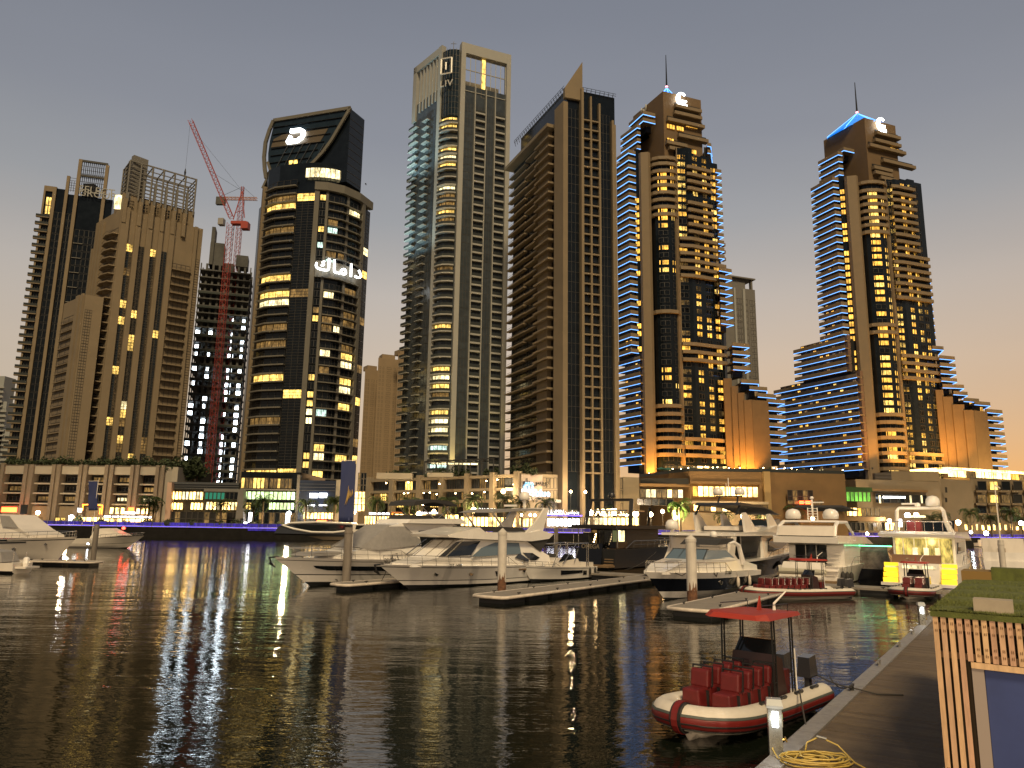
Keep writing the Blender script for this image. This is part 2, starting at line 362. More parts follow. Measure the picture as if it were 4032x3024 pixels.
mb = MB(); c = pt.pos(A1(720), -6); mb.box(c.x - 2.5, c.x + 2.5, c.y - 2, c.y + 2, zr3, zc - 9); T1.part('stair_core', mb, DARK)
x = pt.pos(uR) - pt.pos(uL)
for s_, yy in (('SELECT', 570), ('GROUP', 602)):
    u, z = pt.up(z1(690, yy)); t = text('sign_text', s_, 4.4, pt.pos(A1(652), 1.1, z), x, WHITEP, T1.root, .12, spacing=1.0)
T1.finish()
# ---- tan tower with the open lattice crown
C = PY(z1(1060, 710), 290); Rr = PZ(z1(1770, 890), C.z); Ll = PZ(z1(840, 840), C.z); ZT = C.z
pf = Path([C, Rr]); pl = Path([Ll, C]); f = lambda x: frac(pf, 1035, 1752, x)
T2 = Tower('residential_tower', 'tan stone tower with vertical pilasters, glass strips and open lattice crown', 'tower', (C.x, C.y, GZ))
back = [Rr + (Ll - C), ]; q = [Ll, C, Rr, back[0]]; mb = MB(); mb.prism([(p.x, p.y, GZ) for p in q], (0, 0, ZT - GZ)); T2.part('wall', mb, TAN)
FH = 3.42; zs = floors(20.5, ZT - 13, FH)
for a, b in ((1108, 1160), (1208, 1254), (1308, 1358), (1402, 1450)):
    col_windows(T2, pf, f(a), f(b), zs, .05, 3.37, .32 if a < 1220 else .14, glass=BGLASS, n=2, rows=3, d=.12, kinds=WARM, fr=.07)
for a, b in ((1040, 1105), (1163, 1205), (1257, 1305), (1361, 1399), (1453, 1500), (1672, 1702)):
    pier(T2, pf, f(a), f(b), GZ, ZT + (.8 if a < 1600 else 0), 0, .9)
zb = floors(20.5, ZT - 17, FH)
col_balcony(T2, pf, f(1502), f(1670), zb, 1.7, TAN, 'bars', 1.0, .3)
col_windows(T2, pf, f(1506), f(1666), zb, .1, 2.85, lambda z: .85 if z < 32 or ZT - 40 < z < ZT - 18 else .5, glass=DGLASS, n=4, kinds=WARM)
col_windows(T2, pf, f(1708), f(1745), zs, .05, 3.37, .04, glass=BGLASS, n=1, rows=3, fr=.06)
g = lambda x: frac(pl, 800, 1035, x)
for a, b in ((800, 812), (824, 838), (850, 866), (880, 894)): pier(T2, pl, g(a), g(b), GZ, ZT - (12 if a < 815 else 2), 0, .8)
for a, b in ((813, 823), (839, 849), (867, 879)): col_windows(T2, pl, g(a), g(b), zs, .3, 3.0, .08, n=1, glass=DGLASS)
def hexb(mb):
    P = pl.pos
    pts = [P(g(925)), P(g(935), 2.1), P(g(985), 3.0), P(g(1030), 2.2), pl.pos(pl.len, 0)]
    mb.prism([(p.x, p.y, -.35) for p in pts], (0, 0, .45))
    for p, q_ in zip(pts, pts[1:]): mb.bar(Vector(p) + Vector((0, 0, .95)), Vector(q_) + Vector((0, 0, .95)), .08, m=1)
    mb.prism([(p.x, p.y, -1.0) for p in (P(g(950)), P(g(985), 1.6), P(g(1010)))], (0, 0, .65))
zh = floors(20.5, ZT - 6, FH)
for z in zh: T2.put('balcony', 'hex', hexb, [TAN, BLACK], z)
col_windows(T2, pl, g(932), g(1028), zh, .15, 2.8, .22, n=3, kinds=WARM)
# set-back penthouse and crown
def zat(x, y): return pf.up(z1(x, y))[1]
ZB = zat(1200, 590); ZC = zat(1105, 262); fz = lambda x: frac(pf, 1060, 1770, x)
mb = MB(); q = [pf.pos(fz(1065), -2), pf.pos(fz(1690), -2), pf.pos(fz(1690), -16), pf.pos(fz(1065), -16)]; mb.prism([(p.x, p.y, ZT - .01) for p in q], (0, 0, ZB - ZT)); T2.part('penthouse', mb, TAN)
for a, b in ((1085, 1165), (1240, 1285), (1335, 1380), (1428, 1472), (1520, 1565)):
    mb = MB(); pf.win(mb, fz(a), fz(b), ZT + 1.5, ZB - 2.5, -1.8, 2, .12, .2, 3); T2.part('window', mb, [FRAMET, DGLASS])
for k, a in enumerate((1065, 1190, 1290, 1385, 1478, 1572)): pier(T2, pf, fz(a), fz(a + 32), ZT - 6, ZT + 4.5, -2, 1.2, TAN); pier(T2, pf, fz(a + 26), fz(a + 44), ZT + 4, ZB + (7 if k else 0), -2.2, -.6, GREYP)
mb = MB(); D0, D1 = -1.5, -13
cs = [fz(1095 + (1675 - 1095) * k / 6) for k in range(7)]
for D in (D0, D1):
    for u in cs: mb.bar(pf.pos(u, D, ZB - 2), pf.pos(u, D, ZC), .55)
    for k in range(9):
        z = ZC - .3 - (ZC - ZB) * (k / 8.5) ** .85; mb.bar(pf.pos(cs[0], D, z), pf.pos(cs[-1], D, z), .5 if k == 0 else .34)
for u in cs: mb.bar(pf.pos(u, D0, ZC - .3), pf.pos(u, D1, ZC - .3), .4)
for k in range(8):
    z = ZC - .3 - (ZC - ZB) * k / 8
    for u in (cs[0], cs[-1]): mb.bar(pf.pos(u, D0, z), pf.pos(u, D1, z), .34)
T2.part('crown_lattice', mb, GREYP)
for k, (xa, yt) in enumerate(((1012, 250), (1038, 222), (1070, 195))):
    mb = MB(); u0 = g(1035) ; zt = zat(1070, yt)
    q = [pl.pos(pl.len - 9 + k * 2.6, -3), pl.pos(pl.len - 6.6 + k * 2.6, -3), pl.pos(pl.len - 6.6 + k * 2.6, -9), pl.pos(pl.len - 9 + k * 2.6, -9)]
    mb.prism([(p.x, p.y, ZT - 3) for p in q], (0, 0, zt - ZT + 3)); T2.part('crown_fin', mb, GREYP)
mb = MB(); c = pl.pos(pl.len - 4.5, 0, ZT + 4); mb.box(c.x - 1.2, c.x + 1.2, c.y - .6, c.y + .2, ZT + 1, ZT + 7); T2.part('crown_light', mb, LITW)
# lower wing of the same tower
C2 = PY(z1(745, 1458), 283); L2 = PZ(z1(560, 1540), C2.z); R2 = PZ(z1(905, 1485), C2.z); Z2 = C2.z
pw = Path([L2, C2, R2]); k1 = Path([L2, C2]); k2 = Path([C2, R2])
mb = MB(); q = [L2, C2, R2, R2 + (L2 - C2)]; mb.prism([(p.x, p.y, GZ) for p in q], (0, 0, Z2 - GZ)); T2.part('lower_wing', mb, TAN)
zs = floors(20.5, Z2 - 5, 3.42)
h1 = lambda x: frac(k1, 500, 655, x); h2 = lambda x: frac(k2, 655, 845, x)
col_windows(T2, k1, h1(515), h1(592), zs, .6, 2.7, .12, n=2, kinds=WARM); col_balcony(T2, k1, h1(505), h1(598), zs, .8, TAN, 'bars', 1., .3)
pier(T2, k1, h1(600), h1(622), GZ, Z2 + .5, 0, .7); pier(T2, k1, h1(635), h1(650), GZ, Z2 + .5, 0, .7)
col_windows(T2, k2, h2(668), h2(742), zs, .05, 3.37, .16, glass=BGLASS, n=3, rows=3, kinds=WARM, fr=.07)
T2.finish()
# ---- concrete frame still going up
Zk = PY(z1(1750, 1180), 360).z; Lk = PY(z1(1750, 1180), 360); Rk = PZ(z1(2190, 1225), Zk); pk = Path([Lk, Rk])
T3 = Tower('unfinished_tower', 'bare concrete tower under construction, open floors lit by white work lights', 'tower', (Lk.x, Lk.y, GZ))
n_ = Vector((Rk.x - Lk.x, Rk.y - Lk.y)).normalized(); bw = 22
for z in floors(14, Zk, 3.7):
    T3.put('floor_slab', 's', lambda mb: pk.band(mb, 0, pk.len, -.3, .25, -bw, 1.2), [GREYC], z)
for i in range(9):
    mb = MB(); u = pk.len * i / 8
    for d in (-.5, -8, -16): pk.band(mb, max(u - .5, 0), min(u + .5, pk.len), GZ, Zk, d - .5, d + .2)
    T3.part('column', mb, GREYC)
mb = MB(); pk.band(mb, pk.len * .3, pk.len * .62, GZ, Zk + 3, -14, -6); T3.part('lift_core', mb, GREYC)
mb = MB(); pk.band(mb, .5, pk.len - .5, GZ, Zk - 20, -12.8, -12.5); T3.part('wall', mb, DARK)
for i, (a, b, h) in enumerate(((.14, .42, 12), (.15, .22, 20), (.68, .92, 6))): mb = MB(); pk.band(mb, pk.len * a, pk.len * b, Zk, Zk + h, -10 + i, -2 + i); T3.part('formwork', mb, GREYC)
WL_ = litmat('work_light_glow', (.80, .92, 1), 1, 20, room=.5, fine=1.2)
for z in floors(14, Zk - 25, 3.7):
    for cx in (.06, .3, .72, .93):
        if rnd.random() < .62:
            u = pk.len * cx + rnd.uniform(-.6, .6); w_ = rnd.choice((1.0, 1.6, 2.4))
            T3.put('work_light', (cx, w_), lambda mb: pk.band(mb, max(pk.len * cx - w_ / 2, 0), pk.len * cx + w_ / 2, .6, 2.7, -2.6, -2.5), [WL_], z, 0)
for z in floors(20, Zk - 6, 7.4):
    T3.put('safety_net', 'n', lambda mb: pk.band(mb, 0, pk.len, .25, 1.25, 1.2, 1.25), [mat('net_mesh', (.05, .06, .055), .9)], z)
T3.finish()
# ---- cranes
def lattice(mb, a, b, w, seg, r=.11, up=(0, 0, 1), tri=False):
    a = Vector(a); b = Vector(b); d = (b - a).normalized(); u = Vector(up)
    if abs(d.dot(u)) > .95: u = Vector((0, 1, 0))
    x = d.cross(u).normalized() * w / 2; y = x.cross(d).normalized() * w / 2
    cs = [-x - y, x - y, x + y, -x + y] if not tri else [-x - y, x - y, y]
    for c in cs: mb.bar(a + c, b + c, r * 1.6)
    n = max(2, int((b - a).length / seg))
    for i in range(n):
        p = a.lerp(b, i / n); q = a.lerp(b, (i + 1) / n)
        for j in range(len(cs)):
            k = (j + 1) % len(cs)
            mb.bar(p + cs[j], q + cs[k], r); mb.bar(p + cs[j], p + cs[k], r)
Yc = 345
base = PY(z1(2010, 840), Yc); bot = Vector((base.x, Yc, GZ)); tip = PY(z1(1705, 0), Yc); tip = PY((750, 474), Yc)
CR = thing('luffing_crane', 'tall red lattice crane whose steep jib leans over the concrete frame', 'crane', bot, world=True)
mb = MB(); lattice(mb, bot, base, 2.6, 2.6); mb.build('mast', CRANE, CR)
mb = MB(); lattice(mb, base + Vector((0, 0, 3)), tip, 2.0, 2.4, up=(0, 1, 0)); mb.build('jib', CRANE, CR)
mb = MB(); ap = base + Vector((4.2, 0, 17)); mb.bar(base + Vector((1, 0, 2)), ap, .35); mb.bar(base + Vector((6.5, 0, 3)), ap, .3); mb.bar(base + Vector((1.2, 1, 6)), base + Vector((5.6, 0, 7)), .2); mb.build('back_mast', CRANE, CR)
mb = MB(); mb.bar(ap, tip.lerp(base, .12), .1); mb.bar(ap, tip.lerp(base, .5), .1); hk = tip + Vector((-.3, 0, -34)); mb.build('stay_cable', BLACK, CR)
mb = MB(); mb.bar(tip, tip + Vector((0, 0, -26)), .07); mb.tube([tip + Vector((0, 0, -26)), tip + Vector((0, 0, -28)), tip + Vector((0, 0, -31))], [.15, .5, .15]); mb.build('hook_block', BLACK, CR)
mb = MB(); mb.box(base.x - 5.8, base.x - 3.2, Yc - 1.5, Yc + 1.5, base.z - 1, base.z + 2.2); mb.build('cab', mat('cab_grey', (.3, .28, .26), .5), CR)
mb = MB(); mb.box(base.x + .5, base.x + 8, Yc - 1.6, Yc + 1.6, base.z - .6, base.z + .8); mb.box(base.x + 5.6, base.x + 9, Yc - 1.8, Yc + 1.8, base.z - 3, base.z + .4); mb.build('counterweight', CRANE, CR)
t2 = PY(z1(2115, 520), Yc + 22); b2 = Vector((t2.x, t2.y, GZ)); j2 = PY(z1(1890, 600), Yc + 22); j3 = PY(z3(250, 960), Yc + 22); zj = PY(z1(2100, 625), Yc + 22).z
C2r = thing('hammerhead_crane', 'smaller tower crane with flat horizontal jib standing behind the leaning red one', 'crane', b2, world=True)
mb = MB(); lattice(mb, b2, (t2.x, t2.y, zj), 2.2, 2.4); mb.build('mast', CRANE, C2r)
mb = MB(); lattice(mb, (j2.x, t2.y, zj), (j3.x, t2.y, zj), 1.3, 1.8); mb.build('jib', mat('crane_orange', (.45, .2, .08), .6), C2r)
mb = MB(); lattice(mb, (t2.x, t2.y, zj), t2, 1.2, 1.6); mb.build('peak', CRANE, C2r)
mb = MB(); mb.bar(t2, (j3.x - 1, t2.y, zj + .6), .12); mb.bar(t2, (j2.x + 1, t2.y, zj + .6), .12); mb.build('stay_cable', BLACK, C2r)
mb = MB(); mb.box(j2.x, j2.x + 4.5, t2.y - 1, t2.y + 1, zj - 3.5, zj + .6); mb.build('counterweight', GREYC, C2r)
# ---- oval glass tower with the tilted sail
Q = [(-109, 304), (-105.6, 297), (-99, 291.6), (-90.5, 289.2), (-82.4, 288), (-77.2, 288.6), (-71.4, 291.6), (-66.4, 298), (-63.4, 306)]
po = Path(Q)
T4 = Tower('oval_tower', 'oval dark glass tower with curved balconies and a slanted sail top bearing a glowing logo', 'tower', (-84, 300, GZ))
o = lambda x, y=700: po.up(z4(x, y))[0]
ZS = PY(z3(750, 825), 288).z; ZA = PY(z3(1065, 165), 290).z
T4.core(po, [(-68, 322), (-84, 328), (-102, 322)], GZ, ZS, DGLASS, inset=.3)
FH = 3.42; zs = floors(21.5, ZS - 3, FH); zl = floors(21.5, ZS + 3, FH)
col_balcony(T4, po, o(228), o(492), zl, 1.5, TAN3, 'bars', .95, .55); col_windows(T4, po, o(232), o(488), zl, .1, 2.85, .3, n=5, kinds=WARM)
col_windows(T4, po, o(496), o(655), zs, .0, 3.4, .12, glass=DGLASS, n=3, rows=3, kinds=WARM, fr=.06, d=.05)
pier(T4, po, o(658), o(700), GZ, ZS, -.3, .8, TAN3)
zt_ = [z for z in zs if not (z > PY(z3(900, 1640), 289).z - 4.5 and z < PY(z3(900, 1530), 289).z - .5)]
col_windows(T4, po, o(706), o(758), zs, .3, 2.8, .28, n=2, kinds=WARM, d=.1)
pier(T4, po, o(760), o(783), GZ, ZS, -.3, .35, TAN3)
col_balcony(T4, po, o(785), o(1078), zt_, 1.2, TAN3, 'bars', .9, .45)
col_windows(T4, po, o(790), o(880), zt_, .1, 2.8, .32, n=2, kinds=WARM + ((LITC, 1),)); col_windows(T4, po, o(895), o(950), zt_, .1, 2.8, .1, n=2, kinds=WARM)
col_windows(T4, po, o(975), o(1074), zt_, .1, 2.8, .45, n=3, kinds=WARM); pier(T4, po, o(952), o(972), GZ, ZS, -.3, .3, GREYP)
pier(T4, po, o(1080), o(1102), GZ, ZS, -.3, 1.3, TAN3); col_windows(T4, po, o(1106), o(1165), zs, .0, 3.4, .2, glass=DGLASS, n=2, rows=2, kinds=WARM, fr=.07)
mb = MB(); po.band(mb, o(658), o(1165), ZS - 3, ZS + .4, -.5, 1.4); T4.part('parapet', mb, TAN3)
z0s, z1s = PY(z3(900, 1650), 289).z, PY(z3(900, 1510), 289).z
mb = MB(); po.band(mb, o(704), o(1100), z0s, z1s, -.2, 1.25); T4.part('sign_panel', mb, TAN3)
pier(T4, po, o(160), o(205), GZ, PY(z3(255, 880), 300).z, -3, .9, TAN)
pq = Path([po.pos(0, -9) + Vector((-3.4, 0, 0)), po.pos(0, 0) + Vector((-1.2, 0, 0))]); zq = floors(21.5, PY(z3(225, 1040), 305).z, FH)
col_balcony(T4, pq, 0, pq.len - 1, zq, 1.6, GREYP, 'bars', .9, .4); mb = MB(); pq.band(mb, 0, pq.len, GZ, zq[-1] + 3, -8, 0); T4.part('rear_wing', mb, DGLASS)
# glass head above the shoulder
Pa = PZ(z3(395, 272), ZA); Pb = PY(z3(1065, 168), 290); Pc = PZ(z3(1185, 262), ZA)
hd = Path([(-107.6, 301), (-104.5, 296.6), (-98.5, 292.4), (-90.5, 290.2), (-82, 289.2), (-75.5, 290.2), (-70, 293.8), (-66.6, 300)])
T4.core(hd, [(-72, 320), (-100, 320)], ZS - 1, ZS + 10, DGLASS, 'glass_drum')
top = [(Pa.x, Pa.y), (Pb.x, Pb.y - .2), (Pc.x, Pc.y), (-71, 316), (-101, 318)]; bot_ = [(p_[0], p_[1]) for p_ in top]
mb = MB(); mb.loft([[(x, y, ZS + 2) for x, y in bot_], [(x, y, ZA - .5) for x, y in top]]); T4.part('glass_head', mb, DGLASS)
sail = Path([(Pa.x, Pa.y - 1.2), (Pb.x, Pb.y - 1.2)])
def sp3(x, y, d=0.): u, z = sail.up(z3(x, y)); return sail.pos(u, d, z)
outline = [(400, 285), (1060, 175), (1010, 255), (960, 340), (900, 450), (820, 550), (740, 630), (600, 735), (470, 800), (370, 720), (345, 640), (345, 560), (360, 450), (385, 350)]
mb = MB(); a = [sp3(*p) for p in outline]; b = [sp3(p[0], p[1], -.5) for p in outline]; mb.loft([b, a]); T4.part('sail_glass', mb, BGLASS)
def rib(pts, w, name='sail_rib', m=TAN3, d=.25):
    mb = MB(); P = [sp3(*p, d) for p in pts]
    for a, b in zip(P, P[1:]): mb.bar(a, b, w, .9, up=sail.n[0].to_3d())
    return T4.part(name, mb, m)
rib([(395, 278), (360, 360), (325, 470), (312, 600), (318, 700), (330, 780)], 1.5); rib([(395, 278), (1065, 168)], 1.4)
rib([(1065, 168), (1010, 262), (960, 348), (900, 450), (820, 560), (740, 645), (600, 745)], 1.3)
rib([(345, 640), (370, 720), (300, 870)], 1.0)
for k in range(6):
    x0_ = 400 + k * 62; rib([(x0_ + 130, 480), (x0_ - 30, 790 - 6 * k)], .13, 'mullion', STEEL, .1)
for k in range(7): y_ = 300 + k * 62; rib([(390 - k * 6, y_ + 40), (1000 - k * 55, y_ - 50 + k * 8)], .12, 'mullion', BLACK, .1)
mb = MB(); a = [(395, 440), (470, 400), (870, 345), (800, 460), (370, 512)]; mb.loft([[sp3(*p, .05) for p in a], [sp3(*p, .18) for p in a]]); T4.part('sign_backing', mb, mat('bronze_panel', (.11, .085, .055), .5))
mb = MB(); P_ = [sp3(*p, .8) for p in ((548, 376), (635, 366), (664, 384), (652, 428), (606, 460), (520, 472))]
for a, b in zip(P_, P_[1:]): mb.bar(a, b, 1.75, .6, up=sail.n[0].to_3d())
mb.bar(sp3(552, 418, .8), sp3(520, 476, .8), 1.5, .6, up=sail.n[0].to_3d())
T4.part('logo', mb, SIGNW)
mb = MB(); hp = Path([(-88, 289.3), (-82, 288.2), (-75.5, 289.2), (-70, 292.8)]); hz = PY(z3(860, 735), 289).z
hp.win(mb, 1.5, hp.len - 1.5, hz - 2.4, hz + 2.0, .6, 8, .12, .2); T4.part('window', mb, [FRAME, LITW])
for z in [ZS + 3.4 * k for k in range(1, 10)]:
    mb = MB(); t = (z - ZS - 9.9) / (ZA - ZS - 10); t = max(t, 0)
    a, b, c = [Vector((p[0], p[1], z)).lerp(Vector((q_[0], q_[1], z)), t) for p, q_ in zip((bot_[0], bot_[1], bot_[2]), (top[0], top[1], top[2]))]
    mb.bar(b + Vector((0, -.15, 0)), c + Vector((0, -.15, 0)), .12); T4.part('mullion', mb, FRAME)
for a, b in ((530, 618), (500, 660)):
    mb = MB(); u, z = sail.up(z3(565, 640 if a == 530 else 690)); sail.win(mb, u - 2.2, u + 2.2, z - 1, z + 1, .2, 2, .1, .1); T4.part('window', mb, [FRAME, LIT])
# sign in Arabic letters on the tan panel
u0, zz_ = po.up(z3(722, 1600)); u1_, _ = po.up(z3(1120, 1640)); a = po.pos(u0, 1.6); b = po.pos(u1_, 1.6); m_ = po.pos((u0 + u1_) / 2, 1.7); nn_ = Vector(((b - a).y, -(b - a).x, 0)).normalized(); sg_ = (m_ - (a + b) / 2).dot(nn_); a = a + nn_ * (sg_ + .2); b = b + nn_ * (sg_ + .2)
text('sign_text', '\uFED9\uFE8E\uFEE3\u0627\u062F', 7.6, (a.x, a.y, z0s + 2.2), b - a, SIGNW, T4.root, .2, spacing=1.15, offset=.03)
T4.finish()
# ---- distant beige blocks between the towers
for i, (xa, xb, yt, Y, lab) in enumerate(((1438, 1500, 1452, 640, 'far beige block with stepped roof, lowest of the distant cluster'), (1490, 1575, 1408, 620, 'far beige block with paired balconies, middle of the distant cluster'), (1568, 1625, 1390, 600, 'far beige block, tallest of the cluster beside the pale frame tower'))):
    a = PY((xa, yt), Y); b = PY((xb, yt + 4), Y + 8); p = Path([a, b]); T = Tower('distant_apartment_block', lab, 'building', (a.x, a.y, GZ), 'distant beige apartment blocks', cap=120)
    T.core(p, [b + Vector((0, 25, 0)), a + Vector((0, 25, 0))], GZ, a.z, mat('beige_block', (.27, .195, .115), .8, var=.08, nscale=.1))
    mb = MB(); p.band(mb, p.len * .2, p.len * .8, a.z, a.z + 4, -12, -2); T.part('roof_block', mb, MATS['beige_block'])
    zs = floors(10, a.z - 6, 3.6)
    for k, (u, w_) in enumerate(((.08, .06), (.22, .06), (.42, .2), (.74, .07), (.88, .06))):
        col_windows(T, p, p.len * u, p.len * (u + w_), zs, .7, 2.6, .12, glass=DARK, n=1, kinds=((LITW, 1), (LIT, 1)), fr=.1)
    T.finish()
# ---- pale frame tower
C1 = PY(z5(695, 155), 281); ZL = C1.z; C0 = PZ(z5(545, 182), ZL); Cr = PZ(z5(1125, 272), ZL); Cl = PZ(z5(305, 377), ZL)
T6 = Tower('pale_frame_tower', 'tallest tower, pale frame and grey glass, LIV letters near its open roof', 'tower', (C1.x, C1.y, GZ))
pL = Path([Cl, C0]); mid = (C0 + C1) / 2 + Vector((-.6, -1.4, 0)); pB = Path([C0, C0.lerp(mid, .6) + Vector((0, -.3, 0)), mid, C1.lerp(mid, .5) + Vector((0, -.3, 0)), C1]); pR = Path([C1, Cr])
bk2 = Cr + (Cl - C0); ZM = pR.up(z5(900, 560))[1]
mb = MB(); mb.prism([(p.x, p.y, GZ) for p in (Cl, C0, C1, Cr, bk2)], (0, 0, ZM - GZ)); T6.part('wall', mb, LGLASS)
FH = 3.36; r = lambda x: frac(pR, 675, 1130, x); b_ = lambda x: frac(pB, 520, 675, x); l_ = lambda x: frac(pL, 275, 510, x)
zR = floors(21, pR.up(z5(860, 690))[1], FH); zlit = [z for z in zR if 118 < z < 152]
pz = lambda z: .8 if ZL * .60 < z < ZL * .74 else (.45 if z < 60 else .14)
pzl = lambda z: .45 if ZL * .60 < z < ZL * .71 else .07
for a, b in ((727, 805), (917, 990)): col_windows(T6, pR, r(a), r(b), zR, .0, 3.32, pzl, glass=LGLASS, n=3, rows=1, kinds=WARM, fr=.06, d=.05)
for a, b in ((820, 905), (1000, 1085)):
    col_balcony(T6, pR, r(a), r(b), zR, 1.0, WHITEP, 'glass', 1.0, .7); col_windows(T6, pR, r(a) + .2, r(b) - .2, zR, .1, 2.6, pz, glass=LGLASS, n=3, kinds=WARM, d=.05)
for a, b in ((678, 718),): pier(T6, pR, r(a), r(b), GZ, ZL, -1.5, 1.3, WHITEP)
pier(T6, pR, r(1092), r(1130), GZ, ZL, -1.5, 1.3, WHITEP)
for a in (810, 908, 992): pier(T6, pR, r(a), r(a + 7), GZ, ZM, 0, 1.05, WHITEP)
zB = floors(21, pB.up(z5(600, 705))[1] - 1, FH)
col_balcony(T6, pB, .3, pB.len - .3, zB, 1.3, WHITEP, 'glass', 1.0, .5); col_windows(T6, pB, .5, pB.len - .5, zB, .1, 2.75, lambda z: .8 if ZL * .60 < z < ZL * .73 else (.5 if z < 60 else .2), glass=LGLASS, n=4, kinds=WARM, d=.05)
pier(T6, pL, pL.len - 1.9, pL.len + .4, GZ, ZL, -1.2, 1.0, WHITEP)
zLf = floors(21, pL.up(z5(400, 720))[1] - 2, FH)
col_balcony(T6, pL, -1.4, l_(325), zLf, 1.5, WHITEP, 'glass', 1.0, .3); col_balcony(T6, pL, l_(375), l_(420), zLf, 1.6, WHITEP, 'glass', 1.0, .3)
for a, b in ((327, 372), (423, 488)): col_windows(T6, pL, l_(a), l_(b), zLf, .0, 3.3, .06, glass=LGLASS, n=3, kinds=WARM, fr=.06, d=.05)
col_windows(T6, pL, l_(377), l_(418), zLf, .1, 2.7, .2, glass=LGLASS, n=2, kinds=WARM, d=.05)
# crown: white frame on the left face with tall fins
zfb = pL.up(z5(400, 720))[1]
mb = MB(); pL.band(mb, -.5, pL.len, ZL - 3.2, ZL, -1.0, .8); pL.band(mb, -.5, pL.len * .10, zfb - 3, ZL, -1.0, .8); T6.part('crown_frame', mb, WHITEP)
for k in range(6): pier(T6, pL, pL.len * (.2 + k * .115), pL.len * (.235 + k * .115), zfb, ZL - 2.8, -.9, .4, WHITEP, 'crown_fin')
mb = MB(); pR.band(mb, r(718), r(1092), ZL - 4.6, ZL, -1.5, 1.2); T6.part('crown_beam', mb, WHITEP)
mb = MB()
for k in range(9): u = r(722 + k * 46); mb.bar(pR.pos(u, .1, ZM), pR.pos(u, .1, ZL - 4.4), .26)
for z in (ZL - 11.5, ZL - 21): mb.bar(pR.pos(r(718), .1, z), pR.pos(r(1092), .1, z), .3)
T6.part('crown_grid', mb, WHITEP)
mb = MB(); pR.band(mb, r(725), r(1060), ZM - 1, ZL - 14, -11, -4); T6.part('plant_room', mb, GREYP)
mb = MB(); pR.win(mb, r(868), r(912), ZM - 4, ZM + 14, .0, 1, .2, .3); T6.part('window', mb, [FRAMET, LIT])
zt0 = pB.up(z5(610, 215))[1]
mb = MB(); pB.band(mb, .2, pB.len - .2, zB[-1] + 3.3, zt0, -1.5, .3); T6.part('curved_glass', mb, BGLASS)
mb = MB()
for k in range(7): u = .4 + (pB.len - .8) * k / 6; mb.bar(pB.pos(u, .4, zB[-1] + 3.3), pB.pos(u, .4, zt0 + .8), .12)
for k in range(12): z = zB[-1] + 4 + (zt0 - zB[-1] - 4) * k / 11; pB.band(mb, .2, pB.len - .2, z, z + .12, .3, .42)
T6.part('mullion', mb, BLACK)
ub, zb_ = pB.up(z5(565, 450)); dx = pB.pos(pB.len) - pB.pos(0)
for q_ in ((0, 0, 5.2, .7), (0, 8.4, 5.2, .7)): pass
mb = MB(); o0 = pB.pos(1.9, 2.6, zb_); X = dx.normalized(); Zv = Vector((0, 0, 1))
for a, b in (((0, 0), (4.6, 0)), ((4.6, 0), (4.6, 7)), ((4.6, 7), (0, 7)), ((0, 7), (0, 0)), ((2.1, 1.8), (2.1, 5.2))): mb.bar(o0 + X * a[0] + Zv * a[1], o0 + X * b[0] + Zv * b[1], .55, .3, up=(0, -1, 0))
T6.part('logo', mb, mat('brushed_letter', (.62, .6, .55), .4, metal=.3))
text('sign_text', 'LIV', 4.0, pB.pos(1.4, 2.6, zb_ - 5.6), dx, MATS['brushed_letter'], T6.root, .2, spacing=1.1)
mb = MB(); c = pB.pos(4.5, -3, zt0); mb.bar(c, c + Vector((0, 0, 6)), .2); mb.bar(c + Vector((-1.2, 0, 5)), c + Vector((1.2, 0, 5)), .15); mb.bar(c + Vector((-4, 0, 0)), c + Vector((-4, 0, 2)), .12); T6.part('antenna', mb, BLACK)
uu, zz = pL.up(z6(420, 900)); u2, _ = pL.up(z6(440, 900)); d_ = pL.pos(pL.len) - pL.pos(0)
T6.finish()
T6_DONE = True
# ---- tan and black tower with the sharp corner blade
K = PY(z5(1620, 690), 226); ZK = PY(z5(1680, 560), 227).z; Kl = PZ(z5(1220, 985), ZK); Kc = PZ(z5(1622, 547), ZK); Kf = PZ(z5(1745, 562), ZK); Kr = PZ(z5(2033, 632), ZK)
T7 = Tower('blade_tower', 'tan and black tower with zigzag balconies and a sharp triangular blade on its roof', 'tower', (Kc.x, Kc.y, GZ))
Klow = Vector((Kl.x - (Kc.x - Kl.x) * .16, Kl.y + (Kl.y - Kc.y) * .16, 0))
pa = Path([Klow, Kc]); pb = Path([Kc, Kr])
mb = MB(); mb.prism([(p.x, p.y, GZ) for p in (Klow, Kc, Kr, Kr + (Kl - Kc))], (0, 0, pa.up(z5(1550, 800))[1] - GZ)); T7.part('wall', mb, DGLASS)
mb = MB(); mb.prism([(p.x, p.y, pa.up(z5(1550, 800))[1] - .01) for p in (Kl, Kc, Kr, Kr + (Kl - Kc))], (0, 0, ZK - pa.up(z5(1550, 800))[1])); T7.part('parapet', mb, DGLASS)
FH = 3.32; t_ = lambda x: frac(pb, 1620, 2085, x); s_ = lambda x: frac(pa, 1140, 1620, x)
ZW = pb.up(z5(1880, 740))[1]; zs = floors(21, ZW, FH)
col_windows(T7, pb, t_(1626), t_(1733), zs, .0, 3.3, .07, glass=DGLASS, n=3, rows=1, kinds=WARM, fr=.05, d=.05)
for a, b, nn in ((1759, 1831, 2), (1847, 1914, 2)):
    col_windows(T7, pb, t_(a), t_(b), zs, .15, 2.9, .32, glass=DGLASS, n=nn, rows=2, kinds=WARM, fr=.09, d=-.05)
    col_balcony(T7, pb, t_(a), t_(b), zs, .95, TAN, 'bars', .75, .5)
